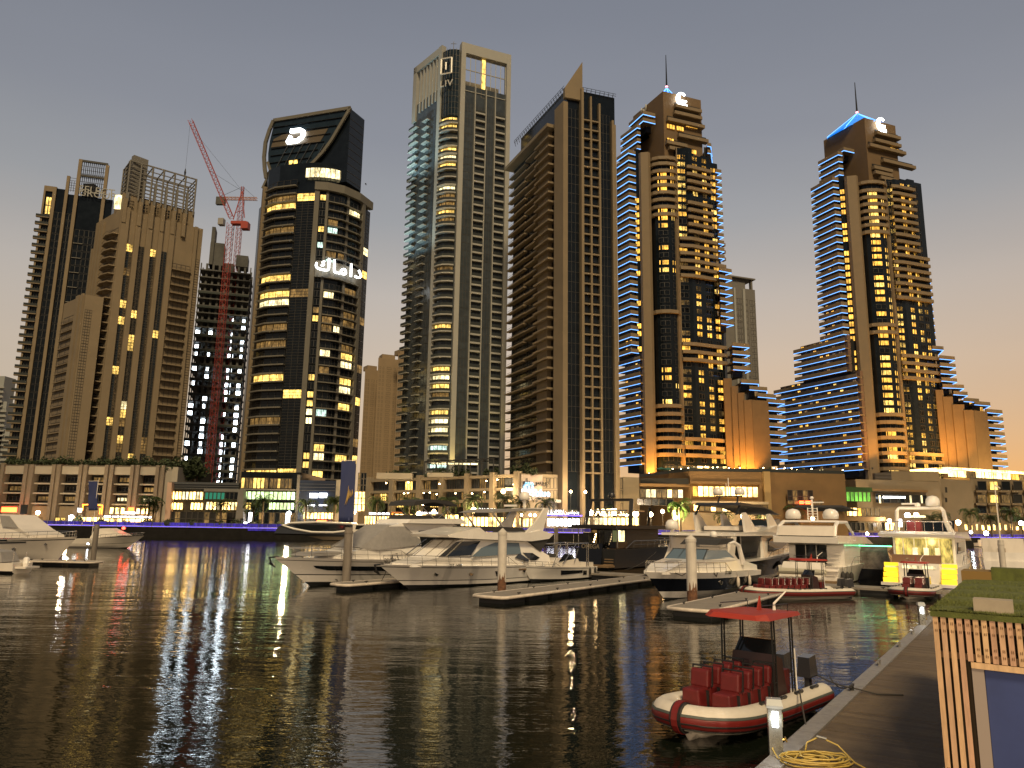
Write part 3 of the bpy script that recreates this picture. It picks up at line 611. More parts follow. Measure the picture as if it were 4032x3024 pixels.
for a, b, zt in ((1735, 1758, ZK), (1831, 1847, ZW + 4), (1914, 1932, ZW + 2)): pier(T7, pb, t_(a), t_(b), GZ, zt, -.2, 1.1 if a > 1740 else 2.0, TAN)
col_windows(T7, pb, t_(1936), t_(2034), zs, .0, 3.3, .08, glass=DGLASS, n=3, kinds=WARM, fr=.05, d=.05)
pier(T7, pb, t_(2042), t_(2062), GZ, pb.up(z5(2050, 850))[1], -1, 1.2, TAN); pier(T7, pb, t_(2066), t_(2086), GZ, pb.up(z5(2050, 880))[1], -1, .8, TAN)
zA = floors(21, pa.up(z5(1500, 800))[1] - 5, FH)
for i, z in enumerate(zA):
    T7.put('balcony', 'a%d' % (i % 2), lambda mb: (pa.band(mb, -1.2, s_(1285 + 20 * (i % 2)), -.35, .2, 0, 1.5 + .4 * (i % 2)), pa.band(mb, -1.2, s_(1285), .9, .98, 1.2, 1.28, 1)), [TAN, BLACK], z)
    T7.put('balcony', 'b%d' % (i % 2), lambda mb: (pa.band(mb, s_(1305), s_(1405), -.35, .2, 0, 2.2 - .6 * (i % 2))), [TAN], z)
    T7.put('balcony', 'c', lambda mb: (pa.band(mb, s_(1408), s_(1530), -.35, .3, 0, 2.9)), [TAN], z)
col_windows(T7, pa, s_(1150), s_(1290), zA, .3, 2.8, .32, glass=DGLASS, n=4, rows=2, kinds=WARM); col_windows(T7, pa, s_(1305), s_(1400), zA, .3, 2.8, .34, glass=DGLASS, n=3, rows=2, kinds=WARM)
mb = MB(); pa.band(mb, s_(1415), s_(1500), GZ, zA[-1] + 3, 0, 1.5); T7.part('bay_wall', mb, TAN); col_windows(T7, pa, s_(1500), s_(1530), zA, .3, 2.8, .25, glass=DGLASS, n=1, kinds=WARM)
pier(T7, pa, s_(1550), s_(1622), GZ, pa.up(z5(1600, 690))[1], -.2, 1.5, TAN); col_windows(T7, pa, s_(1533), s_(1549), zA, .3, 2.8, .1, n=1)
mb = MB(); zr_ = zA[-1] + 3.3; pa.band(mb, -1.5, s_(1530), zr_, zr_ + 1.2, -3, 3.4); T7.part('cornice', mb, TAN)
bl = [pb.pos(t_(1620) + .2, -1, 0)]; Bt = pb.up(z5(1755, 335))
mb = MB(); ub_ = t_(1757); z_t = Bt[1]; uu0 = -1.0
A_ = [pb.pos(ub_, 1.0, ZK - 4), pb.pos(ub_, 1.0, z_t), pb.pos(-1.2, 1.0, ZK - .5), pb.pos(-1.2, 1., ZK - 4)]; B_ = [p + (pb.pos(0, -1.6) - pb.pos(0, 0)) for p in A_]
mb.loft([B_, A_]); T7.part('roof_blade', mb, TAN)
mb = MB()
for P_, ua, ub2, st in ((pa, 1.5, pa.len - .5, 1.7), (pb, t_(1760), pb.len + .2, 1.6)):
    u = ua
    while u < ub2:
        mb.bar(P_.pos(u, .1, ZK - 1.2), P_.pos(u, .9, ZK + .9), .12); mb.bar(P_.pos(u, .1, ZK + .2), P_.pos(u, .8, ZK + .2), .1); u += st
    for d, z in ((.9, ZK + .9), (.8, ZK + .2)): mb.bar(P_.pos(ua, d, z), P_.pos(ub2, d, z), .1)
T7.part('roof_railing', mb, BLACK)
T7.finish()
# ---- far grey tower behind
a = PY(y2(1380, 640), 430); b = PZ(y2(1715, 690), a.z); p = Path([a, b])
T9 = Tower('distant_grey_tower', 'grey distant tower with flat roof canopy showing between the blue lit stepped wing and sky', 'tower', (a.x, a.y, GZ), cap=80)
T9.core(p, [b + Vector((0, 20, 0)), a + Vector((0, 20, 0))], GZ, p.up(y2(1600, 790))[1], GREYP)
mb = MB(); p.band(mb, p.len * .05, p.len, a.z - .8, a.z, -18, 1); p.band(mb, p.len * .1, p.len * .72, p.up(y2(1600, 790))[1], a.z - .8, -12, -1); p.band(mb, p.len * .88, p.len * .93, p.up(y2(1600, 790))[1], a.z, -2, 0); T9.part('roof_canopy', mb, GREYP)
m9 = lambda x: frac(p, 1380, 1735, x); zs = floors(60, p.up(y2(1600, 850))[1], 3.7)
col_windows(T9, p, m9(1505), m9(1580), zs, .2, 3.2, .2, glass=BGLASS, n=3, kinds=WARM); col_windows(T9, p, m9(1615), m9(1645), zs, .2, 3.2, .12, glass=BGLASS, n=1, kinds=WARM); col_windows(T9, p, m9(1665), m9(1725), zs, .2, 3.0, .12, glass=BGLASS, n=2, kinds=WARM)
pier(T9, p, m9(1585), m9(1610), GZ, p.up(y2(1600, 800))[1], 0, .8, WHITEP); pier(T9, p, m9(1480), m9(1500), GZ, p.up(y2(1600, 800))[1], 0, .8, WHITEP)
T9.finish()
# ================================================================ the twin hotel towers with stepped, blue-lit terraces
def ypx(p):
    v = Vector(p) - Vector((0, 0, EYE)); d = v.dot(FW); return 1512 - F * v.dot(UP) / d
GB = mat('hotel_stone', (.155, .098, .048), .75, var=.12, nscale=.25, bump=.15, bscale=2)
GP = mat('hotel_parapet', (.21, .155, .095), .7, var=.08, nscale=.3)
def flood(name, label, loc, tgt, e, col, ang=60, size=.4, group='floodlights of the promenade buildings'):
    loc = Vector(loc); t = thing(name, label, 'floodlight', loc, group=group, world=True)
    mb = MB(); d = (Vector(tgt) - loc).normalized(); mb.bar(loc - d * .5, loc, .5, .5); mb.bar(loc - d * .3, loc - Vector((0, 0, .9)), .12); mb.build('housing', BLACK, t)
    ld = bpy.data.lights.new('lamp', 'SPOT'); ld.energy = e; ld.color = col; ld.spot_size = math.radians(ang); ld.spot_blend = .6; ld.shadow_soft_size = size
    lo = bpy.data.objects.new('lamp', ld); COL.objects.link(lo); lo.parent = t; lo.location = d * .15
    lo.rotation_euler = d.to_track_quat('-Z', 'Y').to_euler()
    return t
def between(y, rs): return any(a <= y <= b for a, b in rs)
def hotel(label, D, Y0):
    T = Tower('hotel_tower', label, 'tower', (D['bay'][0][0], D['bay'][0][1], GZ), 'twin hotel towers', cap=150)
    FH = D['fh']; zt = D['ztop']
    K, KL, KR = D['K']; kl = Path([KL, K]); kr = Path([K, KR])
    mb = MB(); mb.prism([(p[0], p[1], GZ) for p in (KL, K, KR, Vector(KR) + Vector(KL) - Vector(K))], (0, 0, K[2] - GZ)); T.part('wall', mb, GB)
    # wings with V shaped terraces and blue light strips
    for Lp, Cp, Rp, Yc, ya, yb, cuts in D['wing']:
        C = PY(Cp, Yc); Z = C.z; Lw = PZ(Lp, Z); pts = [Lw, C] + ([PZ(Rp, Z)] if Rp else [])
        ext = (Vector(Lw) - C) * .05; pts[0] = Vector(Lw) + ext; P = Path([(p.x, p.y) for p in pts])
        zc = [z for z in floors(GZ + 17, zt, FH) if ya <= ypx((C.x, C.y, z)) <= yb]
        if not zc: continue
        for z in zc:
            u0 = 0.
            for (yc_, xl) in cuts:
                if ypx((C.x, C.y, z)) >= yc_: u0 = P.up((xl, ypx((pts[0].x, pts[0].y, z))))[0]
            u0 = min(u0, P.len - 4); k = round(u0, 1)
            T.put('terrace', (Z, k), lambda mb: (P.band(mb, u0, P.len, -.5, .0, -3, .5, 0), P.band(mb, u0, P.len, .001, 1.15, .3, .5, 0)), [GP], z)
            T.put('light_strip', (Z, k), lambda mb: P.band(mb, u0, P.len, -.68, -.52, .22, .5), [LEDB], z, 0)
            T.put('terrace_wall', (Z, k), lambda mb: P.band(mb, min(u0 + 2.4, P.len - 2), P.len, 0.002, FH - .6, -3.4, -1.6), [mat('terrace_wall', (.16, .10, .07), .8, var=.15, nscale=.4)], z, 1)
            n = int((P.len - u0 - 3) / 3.4)
            for j in range(n):
                m = lit(.30 if not cuts else .5, ((LITA, 4), (DIM, 4), (LIT, 1)))
                ua = u0 + 2.7 + j * 3.4
                T.put('window', (Z, round(ua, 1), m.name if m else 'n'), lambda mb: P.win(mb, ua, ua + 1.7, .1, 2.3, -1.5, 2, .08, .08), [FRAME, m or DARK], z, 0 if m in (LITA, LIT) else 1)
        back = Vector((0, 14, 0)); mb = MB(); zz0, zz1 = zc[0] - FH, zc[-1] + 1
        if len(D['wing']) and not cuts:
            q = [P.pos(1.5, -3.2), P.pos(P.L[1], -3.3), P.pos(P.len, -3.3), P.pos(P.len, -14), P.pos(1.5, -14)]
            mb.prism([(p.x, p.y, max(zz0, GZ)) for p in q], (0, 0, zz1 - max(zz0, GZ))); T.part('wing_core', mb, DARK)
        elif cuts:
            for i, z in enumerate(zc): pass
            mb = MB(); P.band(mb, 8, P.len, GZ, zz1, -9, -3.3); T.part('wing_core', mb, DARK)
    # pillar, curved bay, dark window wall
    pl_ = Path(D['pillar']); zp = PY(D['pillar_top'], pl_.p[0].y).z
    mb = MB(); pl_.band(mb, pl_.len * .0, pl_.len * .28, GZ, zp + 3, -9, .1); T.part('dark_strip', mb, DGLASS)
    mb = MB(); a, b = pl_.len * .28, pl_.len * 1.0
    q = [pl_.pos(a, -8), pl_.pos(a, 1.2), pl_.pos(a + .9, 2.4), pl_.pos(b - .9, 2.4), pl_.pos(b, 1.2), pl_.pos(b, -8)]; mb.prism([(p.x, p.y, GZ) for p in q], (0, 0, zp - GZ)); T.part('pillar', mb, GP)
    zf_ = [z for z in floors(GZ + 17, zt, FH)]
    zpl = [z for z in zf_ if z < zp - 4]
    def plit(z, P, u): return 1 if ypx(P.pos(u, 0, z)) else 0
    for z in zpl:
        y = ypx(pl_.pos(1, 0, z))
        if between(y, D['strip_lit']) and rnd.random() < .85: T.put('window', 'strip', lambda mb: pl_.win(mb, .1, pl_.len * .26, .2, 2.4, .25, 2, .08, .1), [FRAME, LITA], z, 0)
    pb_ = Path(D['bay']); zbt = PY(D['bay_top'], pb_.p[2].y).z
    mb = MB(); q = [pb_.pos(u, -.5) for u in pb_.L] + [pb_.pos(pb_.len, -12), pb_.pos(0, -12)]; mb.prism([(p.x, p.y, GZ) for p in q], (0, 0, zbt - GZ)); T.part('bay_core', mb, DGLASS)
    for z in zf_:
        if z > zbt - 2: continue
        y = ypx(pb_.pos(pb_.len / 2, 0, z))
        if between(y, D['bay_bands']): T.put('terrace', 'bay', lambda mb: pb_.band(mb, 0, pb_.len, -.45, 1.0, -.4, .7), [GP], z - .3, 0)
        pr = D['bay_lit'](y)
        for a, b, n in ((.26, .58, 2), (.72, .86, 1)):
            m = LITA if rnd.random() < pr else None
            if m and rnd.random() < .35: m = LIT
            T.put('window', ('bay', a, m.name if m else ''), lambda mb: pb_.win(mb, pb_.len * a, pb_.len * b, .7, 2.75, -.3, n, .1, .12), [FRAME, m or DGLASS], z, 0 if m else 1)
    mb = MB(); pb_.band(mb, pb_.len - 1.6, pb_.len + .8, GZ, zbt + .5, -1, .35); T.part('pilaster', mb, GP)
    mb = MB(); pb_.band(mb, -.3, pb_.len + .8, zbt - .2, zbt + 1.2, -6, .9); T.part('cornice', mb, GP)
    P = Path(D['right']); x0_, x1_ = 0, P.len
    def ztop_at(u): return PY(D['right_top'](u / P.len), P.pos(u).y).z
    mb = MB(); nst = 5
    for i in range(nst):
        a, b = P.len * i / nst, P.len * (i + 1) / nst; P.band(mb, a, b, GZ, ztop_at((a + b) / 2), -13, 0)
    T.part('wing_wall', mb, DGLASS)
    mb = MB(); P.band(mb, .1, .5, GZ, ztop_at(0), 0, .3); T.part('pilaster', mb, GP)
    for z in zf_:
        y = ypx(P.pos(P.len * .4, 0, z))
        for rs, xa, xb in D['right_bands']:
            if rs[0] <= y <= rs[1]:
                a, b = P.up((xa, y))[0], P.up((xb, y))[0]; a = max(a, .3)
                if z < ztop_at(min(b, P.len)) + 3: T.put('terrace', ('r', round(xa)), lambda mb: P.band(mb, a, b, -.4, 1.0, -.2, 1.5), [GP], z - .25, 0)
        for k, (xa, xb, fn) in enumerate(D['cols']):
            a, b = P.up((xa, D['cols_y']))[0], P.up((xb, D['cols_y']))[0]
            if b > P.len + 1 or z > ztop_at(b) - 3: continue
            yy = ypx(P.pos(a, 0, z)); pr = fn(yy); m = None
            if rnd.random() < pr: m = LITA if rnd.random() < .75 else LIT
            elif rnd.random() < .25: m = DIM
            T.put('window', ('c', k, m.name if m else ''), lambda mb: P.win(mb, a, b, .55, 2.65, .12, 2, .1, .12), [FRAME, m or DGLASS], z, 0 if m in (LITA, LIT) else 1)
    # upper block terraces
    for xa, xb, y in D['kr_bands']:
        a, z = kr.up((xa, y)); b, _ = kr.up((xb, y + (xb - xa) * .15)); mb = MB(); kr.band(mb, a, b, z - .6, z + .9, -.5, 1.9); T.part('terrace', mb, GP)
        mb = MB(); kr.band(mb, a + .6, b - .2, z + .92, z + 2.4, .0, .35); T.part('dark_strip', mb, DARK)
    for xa, xb, y in D['kr_wins']:
        a, z = kr.up((xa, y)); b, _ = kr.up((xb, y)); mb = MB(); kr.win(mb, a, b, z - 1.1, z + 1.1, .5, 3, .1, .15); T.part('window', mb, [FRAME, LITA])
    # right-hand stepped wings
    for Lp, Cp, Bp, Yc, ya, yb in D['steps']:
        C = PY(Cp, Yc); Z = C.z; A = PZ(Lp, Z); B = PZ(Bp, Z) if Bp else C + Vector((3, 9, 0))
        if (B - C).length > 14: B = C + (B - C).normalized() * 12
        P2 = Path([A, C, B]); zc = [z for z in floors(GZ + 17, zt, FH) if ya <= ypx((C.x, C.y, z)) <= yb] or [Z]
        for z in zc:
            def mk(mb):
                q = [A, C, B, A + Vector((0, 10, 0))]; mb.prism([(p.x, p.y, -.5) for p in q], (0, 0, .5)); P2.band(mb, 0, P2.len, .001, 1.1, -.25, 0)
            T.put('terrace', ('s', Z), mk, [GP], z); T.put('light_strip', ('s', Z), lambda mb: P2.band(mb, 0, P2.len, -.68, -.52, -.3, -.02), [LEDB], z, 0)
            if rnd.random() < .4:
                T.put('window', ('s', Z), lambda mb: P2.win(mb, .6, 2.6, .1, 2.3, -2.8, 2, .1, .1), [FRAME, DIM if rnd.random() < .5 else LITA], z, 1)
        mb = MB(); q = [A + Vector((.5, 3, 0)), C + Vector((-2.6, 2.6, 0)), A + Vector((2, 11, 0))]; mb.prism([(p.x, p.y, max(GZ, zc[0] - 3)) for p in q], (0, 0, zc[-1] + .5 - max(GZ, zc[0] - 3))); T.part('wing_core', mb, DARK)
    for pts, Yc in D['blank']:
        top = [PY(p, y) for p, y in zip(pts, Yc)]
        for a, b in zip(top, top[1:]):
            mb = MB(); z = min(a.z, b.z); q = [a, b, b + Vector((1.5, 9, 0)), a + Vector((1.5, 9, 0))]; mb.prism([(p.x, p.y, GZ) for p in q], (0, 0, z - GZ)); T.part('blank_wall', mb, GB)
    # mast and blue lit pyramid roof
    cx, cy = D['peak'].x, D['peak'].y; zk = D['peak'].z; rz = K[2] - .5; rad = D['prad']
    mb = MB(); ring = [(cx + rad * math.cos(k * math.pi / 4), cy + rad * math.sin(k * math.pi / 4), rz) for k in range(8)]; mb.add(ring + [(cx, cy, zk)], [(k, (k + 1) % 8, 8) for k in range(8)]); T.part('pyramid_roof', mb, nosample(mat('blue_lit_roof', (.05, .2, .5), .5, var=.5, nscale=1.2, emit=.9, ecol=(.01, .22, .85))))
    mb = MB(); [mb.bar(ring[k], (cx, cy, zk), .35) for k in range(8)]; T.part('roof_light', mb, LEDB)
    mb = MB(); mb.tube([(cx, cy, zk - .3), (cx, cy, zk + 3), (cx, cy, D['mast'])], [.45, .38, .16], 6); T.part('mast', mb, BLACK)
    mb = MB(); mb.lathe([(.5, 0), (.6, .5), (.1, 1)], (cx, cy, zk + .2), 8); T.part('beacon', mb, nosample(mat('red_beacon', (1, .2, .2), .5, emit=6, ecol=(1, .25, .3))))
    # glowing emblem: a big open G with small letters inside
    a, z = kr.up(D['sign'][0]); b, _ = kr.up((D['sign'][1], D['sign'][0][1] + 20)); s = D['sign'][2]
    o0 = kr.pos(a, 1.2, z); X = (kr.pos(1) - kr.pos(0)).normalized(); Zv = Vector((0, 0, 1)); mb = MB()
    c = o0 + X * s * .5 + Zv * s * .55
    pr_ = None
    for k in range(15):
        t = math.radians(50 + k * 19); p = c + X * math.cos(t) * s * .42 + Zv * math.sin(t) * s * .5; w_ = .09 + .20 * max(0, -math.cos(t)) ** 1.5
        q = [p + X * math.cos(t) * -w_ * s, p + X * math.cos(t) * 0.02 * s]
        q = [p - (X * math.cos(t) + Zv * math.sin(t)) * w_ * s, p + (X * math.cos(t) + Zv * math.sin(t)) * .02 * s]
        if pr_: mb.hexa([pr_[0], q[0], q[1], pr_[1], pr_[0] + kr.n[0].to_3d() * .5, q[0] + kr.n[0].to_3d() * .5, q[1] + kr.n[0].to_3d() * .5, pr_[1] + kr.n[0].to_3d() * .5])
        pr_ = q
    mb.bar(c + X * s * .02 + Zv * s * -.04, c + X * s * .40 + Zv * s * -.04, .09 * s, .4, up=kr.n[0].to_3d()); T.part('logo', mb, SIGNW)
    text('sign_text', 'hh', s * .55, o0 + X * s * .42 + Zv * s * .02, X, SIGNW, T.root, .25, offset=.05)
    if D.get('side'):
        u, z = kl.up(D['side'][0]); text('sign_text', 'hd', D['side'][1], kl.pos(u, .5, z), kl.pos(1) - kl.pos(0), mat('steel_letter', (.6, .58, .5), .4), T.root, .2)
    T.finish(); return T
def pts3(Y, ref, *p): z = PY(ref, Y).z; return [PY(ref, Y)] + [PZ(q, z) for q in p]
K, KL, KR = pts3(301, y1(720, 300), y1(395, 578), y1(1132, 400))
G1 = dict(K=(K, KL, KR), fh=3.27, ztop=K.z - 3,
  wing=[(y1(365, 685), y1(505, 560), y1(630, 590), 302, 445, 492, []), (y1(275, 825), y1(440, 705), y1(468, 712), 302, 495, 590, []),
        (y1(232, 1112), y1(345, 1033), y1(415, 1052), 300, 592, 1405, []), (y5(112, 500), y5(345, 450), None, 299, 1412, 1830, [])],
  pillar=[(51.6, 301.6), (58.3, 300.2)], pillar_top=y1(540, 1005), strip_lit=[(795, 1130), (1180, 1220), (1290, 1330), (1360, 1400)],
  bay=[(58.4, 300.0), (59.3, 298.3), (61.4, 297.2), (64.6, 296.9), (67.6, 297.7), (69.0, 299.6)], bay_top=y1(720, 1045),
  bay_bands=[(628, 845), (1200, 1245), (1578, 1815)], bay_lit=lambda y: .7 if 640 < y < 900 else (.12 if y < 1030 else (.8 if y < 1100 else (.05 if y < 1570 else .3))),
  right=[(69.3, 300.0), (75, 300.6), (89, 306.6)], right_top=lambda t: y1(880 + t * 430, 1010 - (90 if t < .5 else 0) + max(0, t - .75) * 500),
  right_bands=[((644, 771), *[y1(x, 0)[0] for x in (985, 1240)]), ((800, 922), *[y1(x, 0)[0] for x in (985, 1250)]), ((930, 1105), *[y1(x, 0)[0] for x in (878, 1390)]), ((1335, 1450), *[y1(x, 0)[0] for x in (900, 1400)]), ((1722, 1808), y5(785, 0)[0], y5(1285, 0)[0])],
  cols_y=y1(0, 1300)[1], cols=[(y1(865, 0)[0], y1(966, 0)[0], lambda y: .9 if 600 < y < 775 or 870 < y < 915 else (.45 if y < 1110 else (.25 if y < 1600 else .35))),
        (y1(1042, 0)[0], y1(1095, 0)[0], lambda y: .92 if y < 790 else (.62 if y < 1250 else .6)), (y1(1146, 0)[0], y1(1196, 0)[0], lambda y: .9 if y < 790 else (.55 if y < 1250 else .6)),
        (y1(1235, 0)[0], y1(1292, 0)[0], lambda y: .9 if 650 < y < 800 else (.5 if y < 1200 else .55))],
  kr_bands=[(*y1(835, 0)[:1], y1(1118, 0)[0], y1(0, 478)[1]), (y1(825, 0)[0], y1(1122, 0)[0], y1(0, 550)[1]), (y1(750, 0)[0], y1(1150, 0)[0], y1(0, 622)[1]), (y1(870, 0)[0], y1(1190, 0)[0], y1(0, 798)[1]), (y1(740, 0)[0], y1(960, 0)[0], y1(0, 872)[1]), (y1(770, 0)[0], y1(985, 0)[0], y1(0, 935)[1]), (y1(850, 0)[0], y1(990, 0)[0], y1(0, 1005)[1])],
  kr_wins=[(y1(757, 0)[0], y1(845, 0)[0], y1(0, 682)[1]), (y1(862, 0)[0], y1(940, 0)[0], y1(0, 705)[1]), (y1(965, 0)[0], y1(1090, 0)[0], y1(0, 668)[1]), (y1(760, 0)[0], y1(835, 0)[0], y1(0, 835)[1])],
  steps=[(y1(1205, 893), y1(1245, 900), None, 305, 570, 625), (y1(1297, 1213), y1(1358, 1225), y1(1310, 1258), 304, 660, 1040), (y2(1335, 607), y2(1470, 632), y2(1395, 660), 303, 1060, 1300),
         (y2(1475, 1355), y2(1660, 1372), y2(1608, 1400), 302, 1335, 1480), (y5(1435, 285), y5(1625, 296), None, 302, 1500, 1515), (y5(1525, 358), y5(1718, 372), None, 303, 1528, 1545), (y5(1618, 435), y5(1812, 452), None, 304, 1556, 1575), (y5(1715, 520), y5(1912, 535), y5(1850, 560), 305, 1585, 1835)],
  blank=[([y5(1240, 240), y5(1330, 246)], (303, 302)), ([y5(1325, 330), y5(1400, 330)], (301.5, 301)), ([y5(1395, 402), y5(1470, 404)], (300.5, 300)), ([y5(1462, 480), y5(1548, 482)], (299.6, 299)), ([y5(1550, 482), y5(1728, 490)], (299, 301))],
  peak=PY(y1(760, 265), 318), prad=9, mast=PY(y7 and z7(1372, 38), 318).z, sign=(y1(838, 478), y1(1020, 0)[0], 6.6), side=(y1(490, 560), 4.4))
hotel('nearer hotel tower with blue lit terraces and amber windows, beside the blade tower', G1, 300)
K, KL, KR = pts3(309, y3(820, 360), y3(466, 562), y3(1090, 432))
G2 = dict(K=(K, KL, KR), fh=3.2, ztop=K.z - 3,
  wing=[(y3(600, 640), y3(640, 617), y3(725, 637), 313, 575, 590, []), (y3(432, 750), y3(590, 665), y3(622, 671), 311, 592, 690, []),
        (y3(370, 1005), y3(545, 910), y3(590, 918), 310, 700, 1330, []), (y4(235, 850), y4(660, 750), None, 309, 1335, 1460, []), (y4(88, 1470), y4(790, 1375), None, 307, 1462, 1860, [])],
  pillar=[(144.6, 311.8), (151.9, 309.6)], pillar_top=y3(745, 900), strip_lit=[(660, 1370), (1380, 1470)],
  bay=[(152.0, 309.2), (152.9, 307.8), (155.0, 306.8), (158.5, 306.6), (162.0, 307.6), (163.6, 309.4)], bay_top=y3(880, 935),
  bay_bands=[(725, 925), (1262, 1310), (1625, 1860)], bay_lit=lambda y: .85 if y < 1640 else .5,
  right=[(163.9, 309.6), (169, 310.4), (183.5, 315.6)], right_top=lambda t: y3(1010 + t * 290, 900 + max(0, t - .7) * 150),
  right_bands=[((730, 985), y3(1085, 0)[0], y3(1290, 0)[0]), ((1003, 1190), y3(1050, 0)[0], y3(1400, 0)[0]), ((1385, 1510), y3(1110, 0)[0], y3(1465, 0)[0]), ((1760, 1860), y3(1165, 0)[0], y3(1500, 0)[0])],
  cols_y=y4(0, 100)[1], cols=[(y4(1082, 0)[0], y4(1130, 0)[0], lambda y: .75), (y4(1200, 0)[0], y4(1235, 0)[0], lambda y: .75), (y4(1268, 0)[0], y4(1302, 0)[0], lambda y: .72), (y4(1320, 0)[0], y4(1350, 0)[0], lambda y: .4 if y > 1350 else .1)],
  kr_bands=[(y3(905, 0)[0], y3(1110, 0)[0], y3(0, 505)[1]), (y3(890, 0)[0], y3(1115, 0)[0], y3(0, 568)[1]), (y3(845, 0)[0], y3(1155, 0)[0], y3(0, 612)[1]), (y3(960, 0)[0], y3(1240, 0)[0], y3(0, 745)[1]), (y3(880, 0)[0], y3(1040, 0)[0], y3(0, 805)[1]), (y3(890, 0)[0], y3(1040, 0)[0], y3(0, 848)[1]), (y3(940, 0)[0], y3(1080, 0)[0], y3(0, 895)[1])],
  kr_wins=[(y3(1040, 0)[0], y3(1120, 0)[0], y3(0, 640)[1])],
  steps=[(y4(1372, 268), y4(1413, 275), None, 316, 1105, 1340), (y4(1415, 708), y4(1512, 716), None, 315, 1365, 1378), (y4(1475, 760), y4(1608, 773), y4(1560, 800), 314, 1385, 1505), (y4(1505, 1043), y4(1690, 1050), None, 314, 1515, 1528), (y4(1600, 1103), y4(1722, 1112), None, 315, 1540, 1560), (y4(1690, 1162), y4(1822, 1172), None, 316, 1565, 1588), (y4(1785, 1218), y4(1922, 1230), None, 317, 1592, 1612), (y4(1880, 1285), y4(2028, 1298), y4(1990, 1315), 318, 1620, 1850)],
  blank=[([y4(1440, 1072), y4(1508, 1072)], (314, 313.4)), ([y4(1505, 1130), y4(1590, 1132)], (313.2, 313)), ([y4(1586, 1200), y4(1690, 1198)], (312.6, 312)), ([y4(1686, 1245), y4(1770, 1248)], (311.6, 311)), ([y4(1772, 1250), y4(1890, 1262)], (311, 314))],
  peak=PY(y3(758, 325), 326), prad=15, mast=PY(y3(738, 55), 326).z, sign=(y3(905, 485), y3(1015, 0)[0], 6.4))
hotel('farther hotel tower with wide blue lit terraces, standing alone nearest the sunset', G2, 309)
ORG = (1, .42, .06)
for tx, tz, e_ in ((-38, 165, 52000), (-38, 130, 42000)):  # added spots standing in for the logo's cool light on the pale tower
    l = Vector((-62.5, 294, tz - 20)); flood('floodlight', 'added cool white floodlight standing in for logo glow on the pale frame tower' if tz > 150 else 'lower added cool white floodlight standing in for the oval tower logo glow', l, (tx, 288, tz), e_, (.62, .95, 1), 75)
for i_, px_ in enumerate((z6(455, 1620), z6(650, 1640), z6(1090, 1640))):
    l = PY(px_, 276); l.z = 21; flood('floodlight', ('yellow floodlight at the first pier foot of the pale frame tower', 'yellow floodlight at the middle pier foot of the pale frame tower', 'yellow floodlight at the last pier foot of the pale frame tower')[i_], l, l + Vector((0, 2.2, 12)), 14000, (1, .72, .2), 55)
for p, Yc, tg, e in ((y5(1545, 1150), 293, (0, 6, 14), 60000), (y5(1400, 1150), 294, (0, 7, 10), 30000), (y5(470, 1150), 293, (0, 6, 12), 34000), (y5(720, 1150), 290, (0, 8, 9), 26000), (y5(1020, 1150), 292, (0, 8, 9), 30000)):
    l = PY(p, Yc); l.z = 22.5; flood('floodlight', 'amber floodlight at the foot of the nearer hotel tower, aimed up its wall', l, l + Vector(tg), e, ORG, 85)
for p, Yc, tg, e in ((x3(1350, 250), 300, (1, 10, 16), 34000), (x3(1550, 250), 300, (1, 10, 14), 34000), (x3(560, 250), 299, (0, 6, 12), 18000), (x3(1000, 250), 297, (0, 8, 9), 20000)):
    l = PY(p, Yc); l.z = 29.5; flood('floodlight', 'amber floodlight at the foot of the farther hotel tower, aimed up its wall', l, l + Vector(tg), e, ORG, 95)
# ================================================================ WATER, GROUND, QUAY
wmt = bpy.data.materials.new('water'); wmt.use_nodes = True; n = wmt.node_tree.nodes; l = wmt.node_tree.links; b = n['Principled BSDF']
b.inputs['Base Color'].default_value = (.006, .008, .005, 1); b.inputs['Roughness'].default_value = .0; b.inputs['IOR'].default_value = 1.55; b.inputs['Specular IOR Level'].default_value = .5
g = n.new('ShaderNodeNewGeometry')
def wnoise(sc, stretch, det, rough=.5, rot=0.):
    mp = n.new('ShaderNodeMapping'); mp.inputs['Scale'].default_value = stretch; mp.inputs['Rotation'].default_value = (0, 0, rot); l.new(g.outputs['Position'], mp.inputs[0])
    no = n.new('ShaderNodeTexNoise'); no.inputs['Scale'].default_value = sc; no.inputs['Detail'].default_value = det; no.inputs['Roughness'].default_value = rough; no.inputs['Distortion'].default_value = .25; l.new(mp.outputs[0], no.inputs['Vector']); return no.outputs[0]
a1 = wnoise(.5, (.55, 1.4, 1), 3, .5, .12); a2 = wnoise(2.1, (.5, 1.5, 1), 3, .55, -.08); a3 = wnoise(7, (.6, 1.4, 1), 2, .5, .05); pa_ = wnoise(.07, (.6, 1.2, 1), 3); a0 = wnoise(.16, (.35, 1.2, 1), 3, .55, .05)
def wmath(op, a, b_):
    m = n.new('ShaderNodeMath'); m.operation = op
    for i, v in enumerate((a, b_)):
        if isinstance(v, (int, float)): m.inputs[i].default_value = v
        else: l.new(v, m.inputs[i])
    return m.outputs[0]
mrp = n.new('ShaderNodeMapRange'); mrp.inputs[1].default_value = .38; mrp.inputs[2].default_value = .62; mrp.inputs[3].default_value = .35; mrp.inputs[4].default_value = 1.2; l.new(pa_, mrp.inputs[0])
h = wmath('ADD', wmath('ADD', wmath('MULTIPLY', a0, .07), wmath('MULTIPLY', a1, .034)), wmath('MULTIPLY', mrp.outputs[0], wmath('ADD', wmath('MULTIPLY', a2, .017), wmath('MULTIPLY', a3, .004))))
bp = n.new('ShaderNodeBump'); bp.inputs['Strength'].default_value = 1; bp.inputs['Distance'].default_value = 1.0; l.new(h, bp.inputs['Height']); l.new(bp.outputs[0], b.inputs['Normal'])
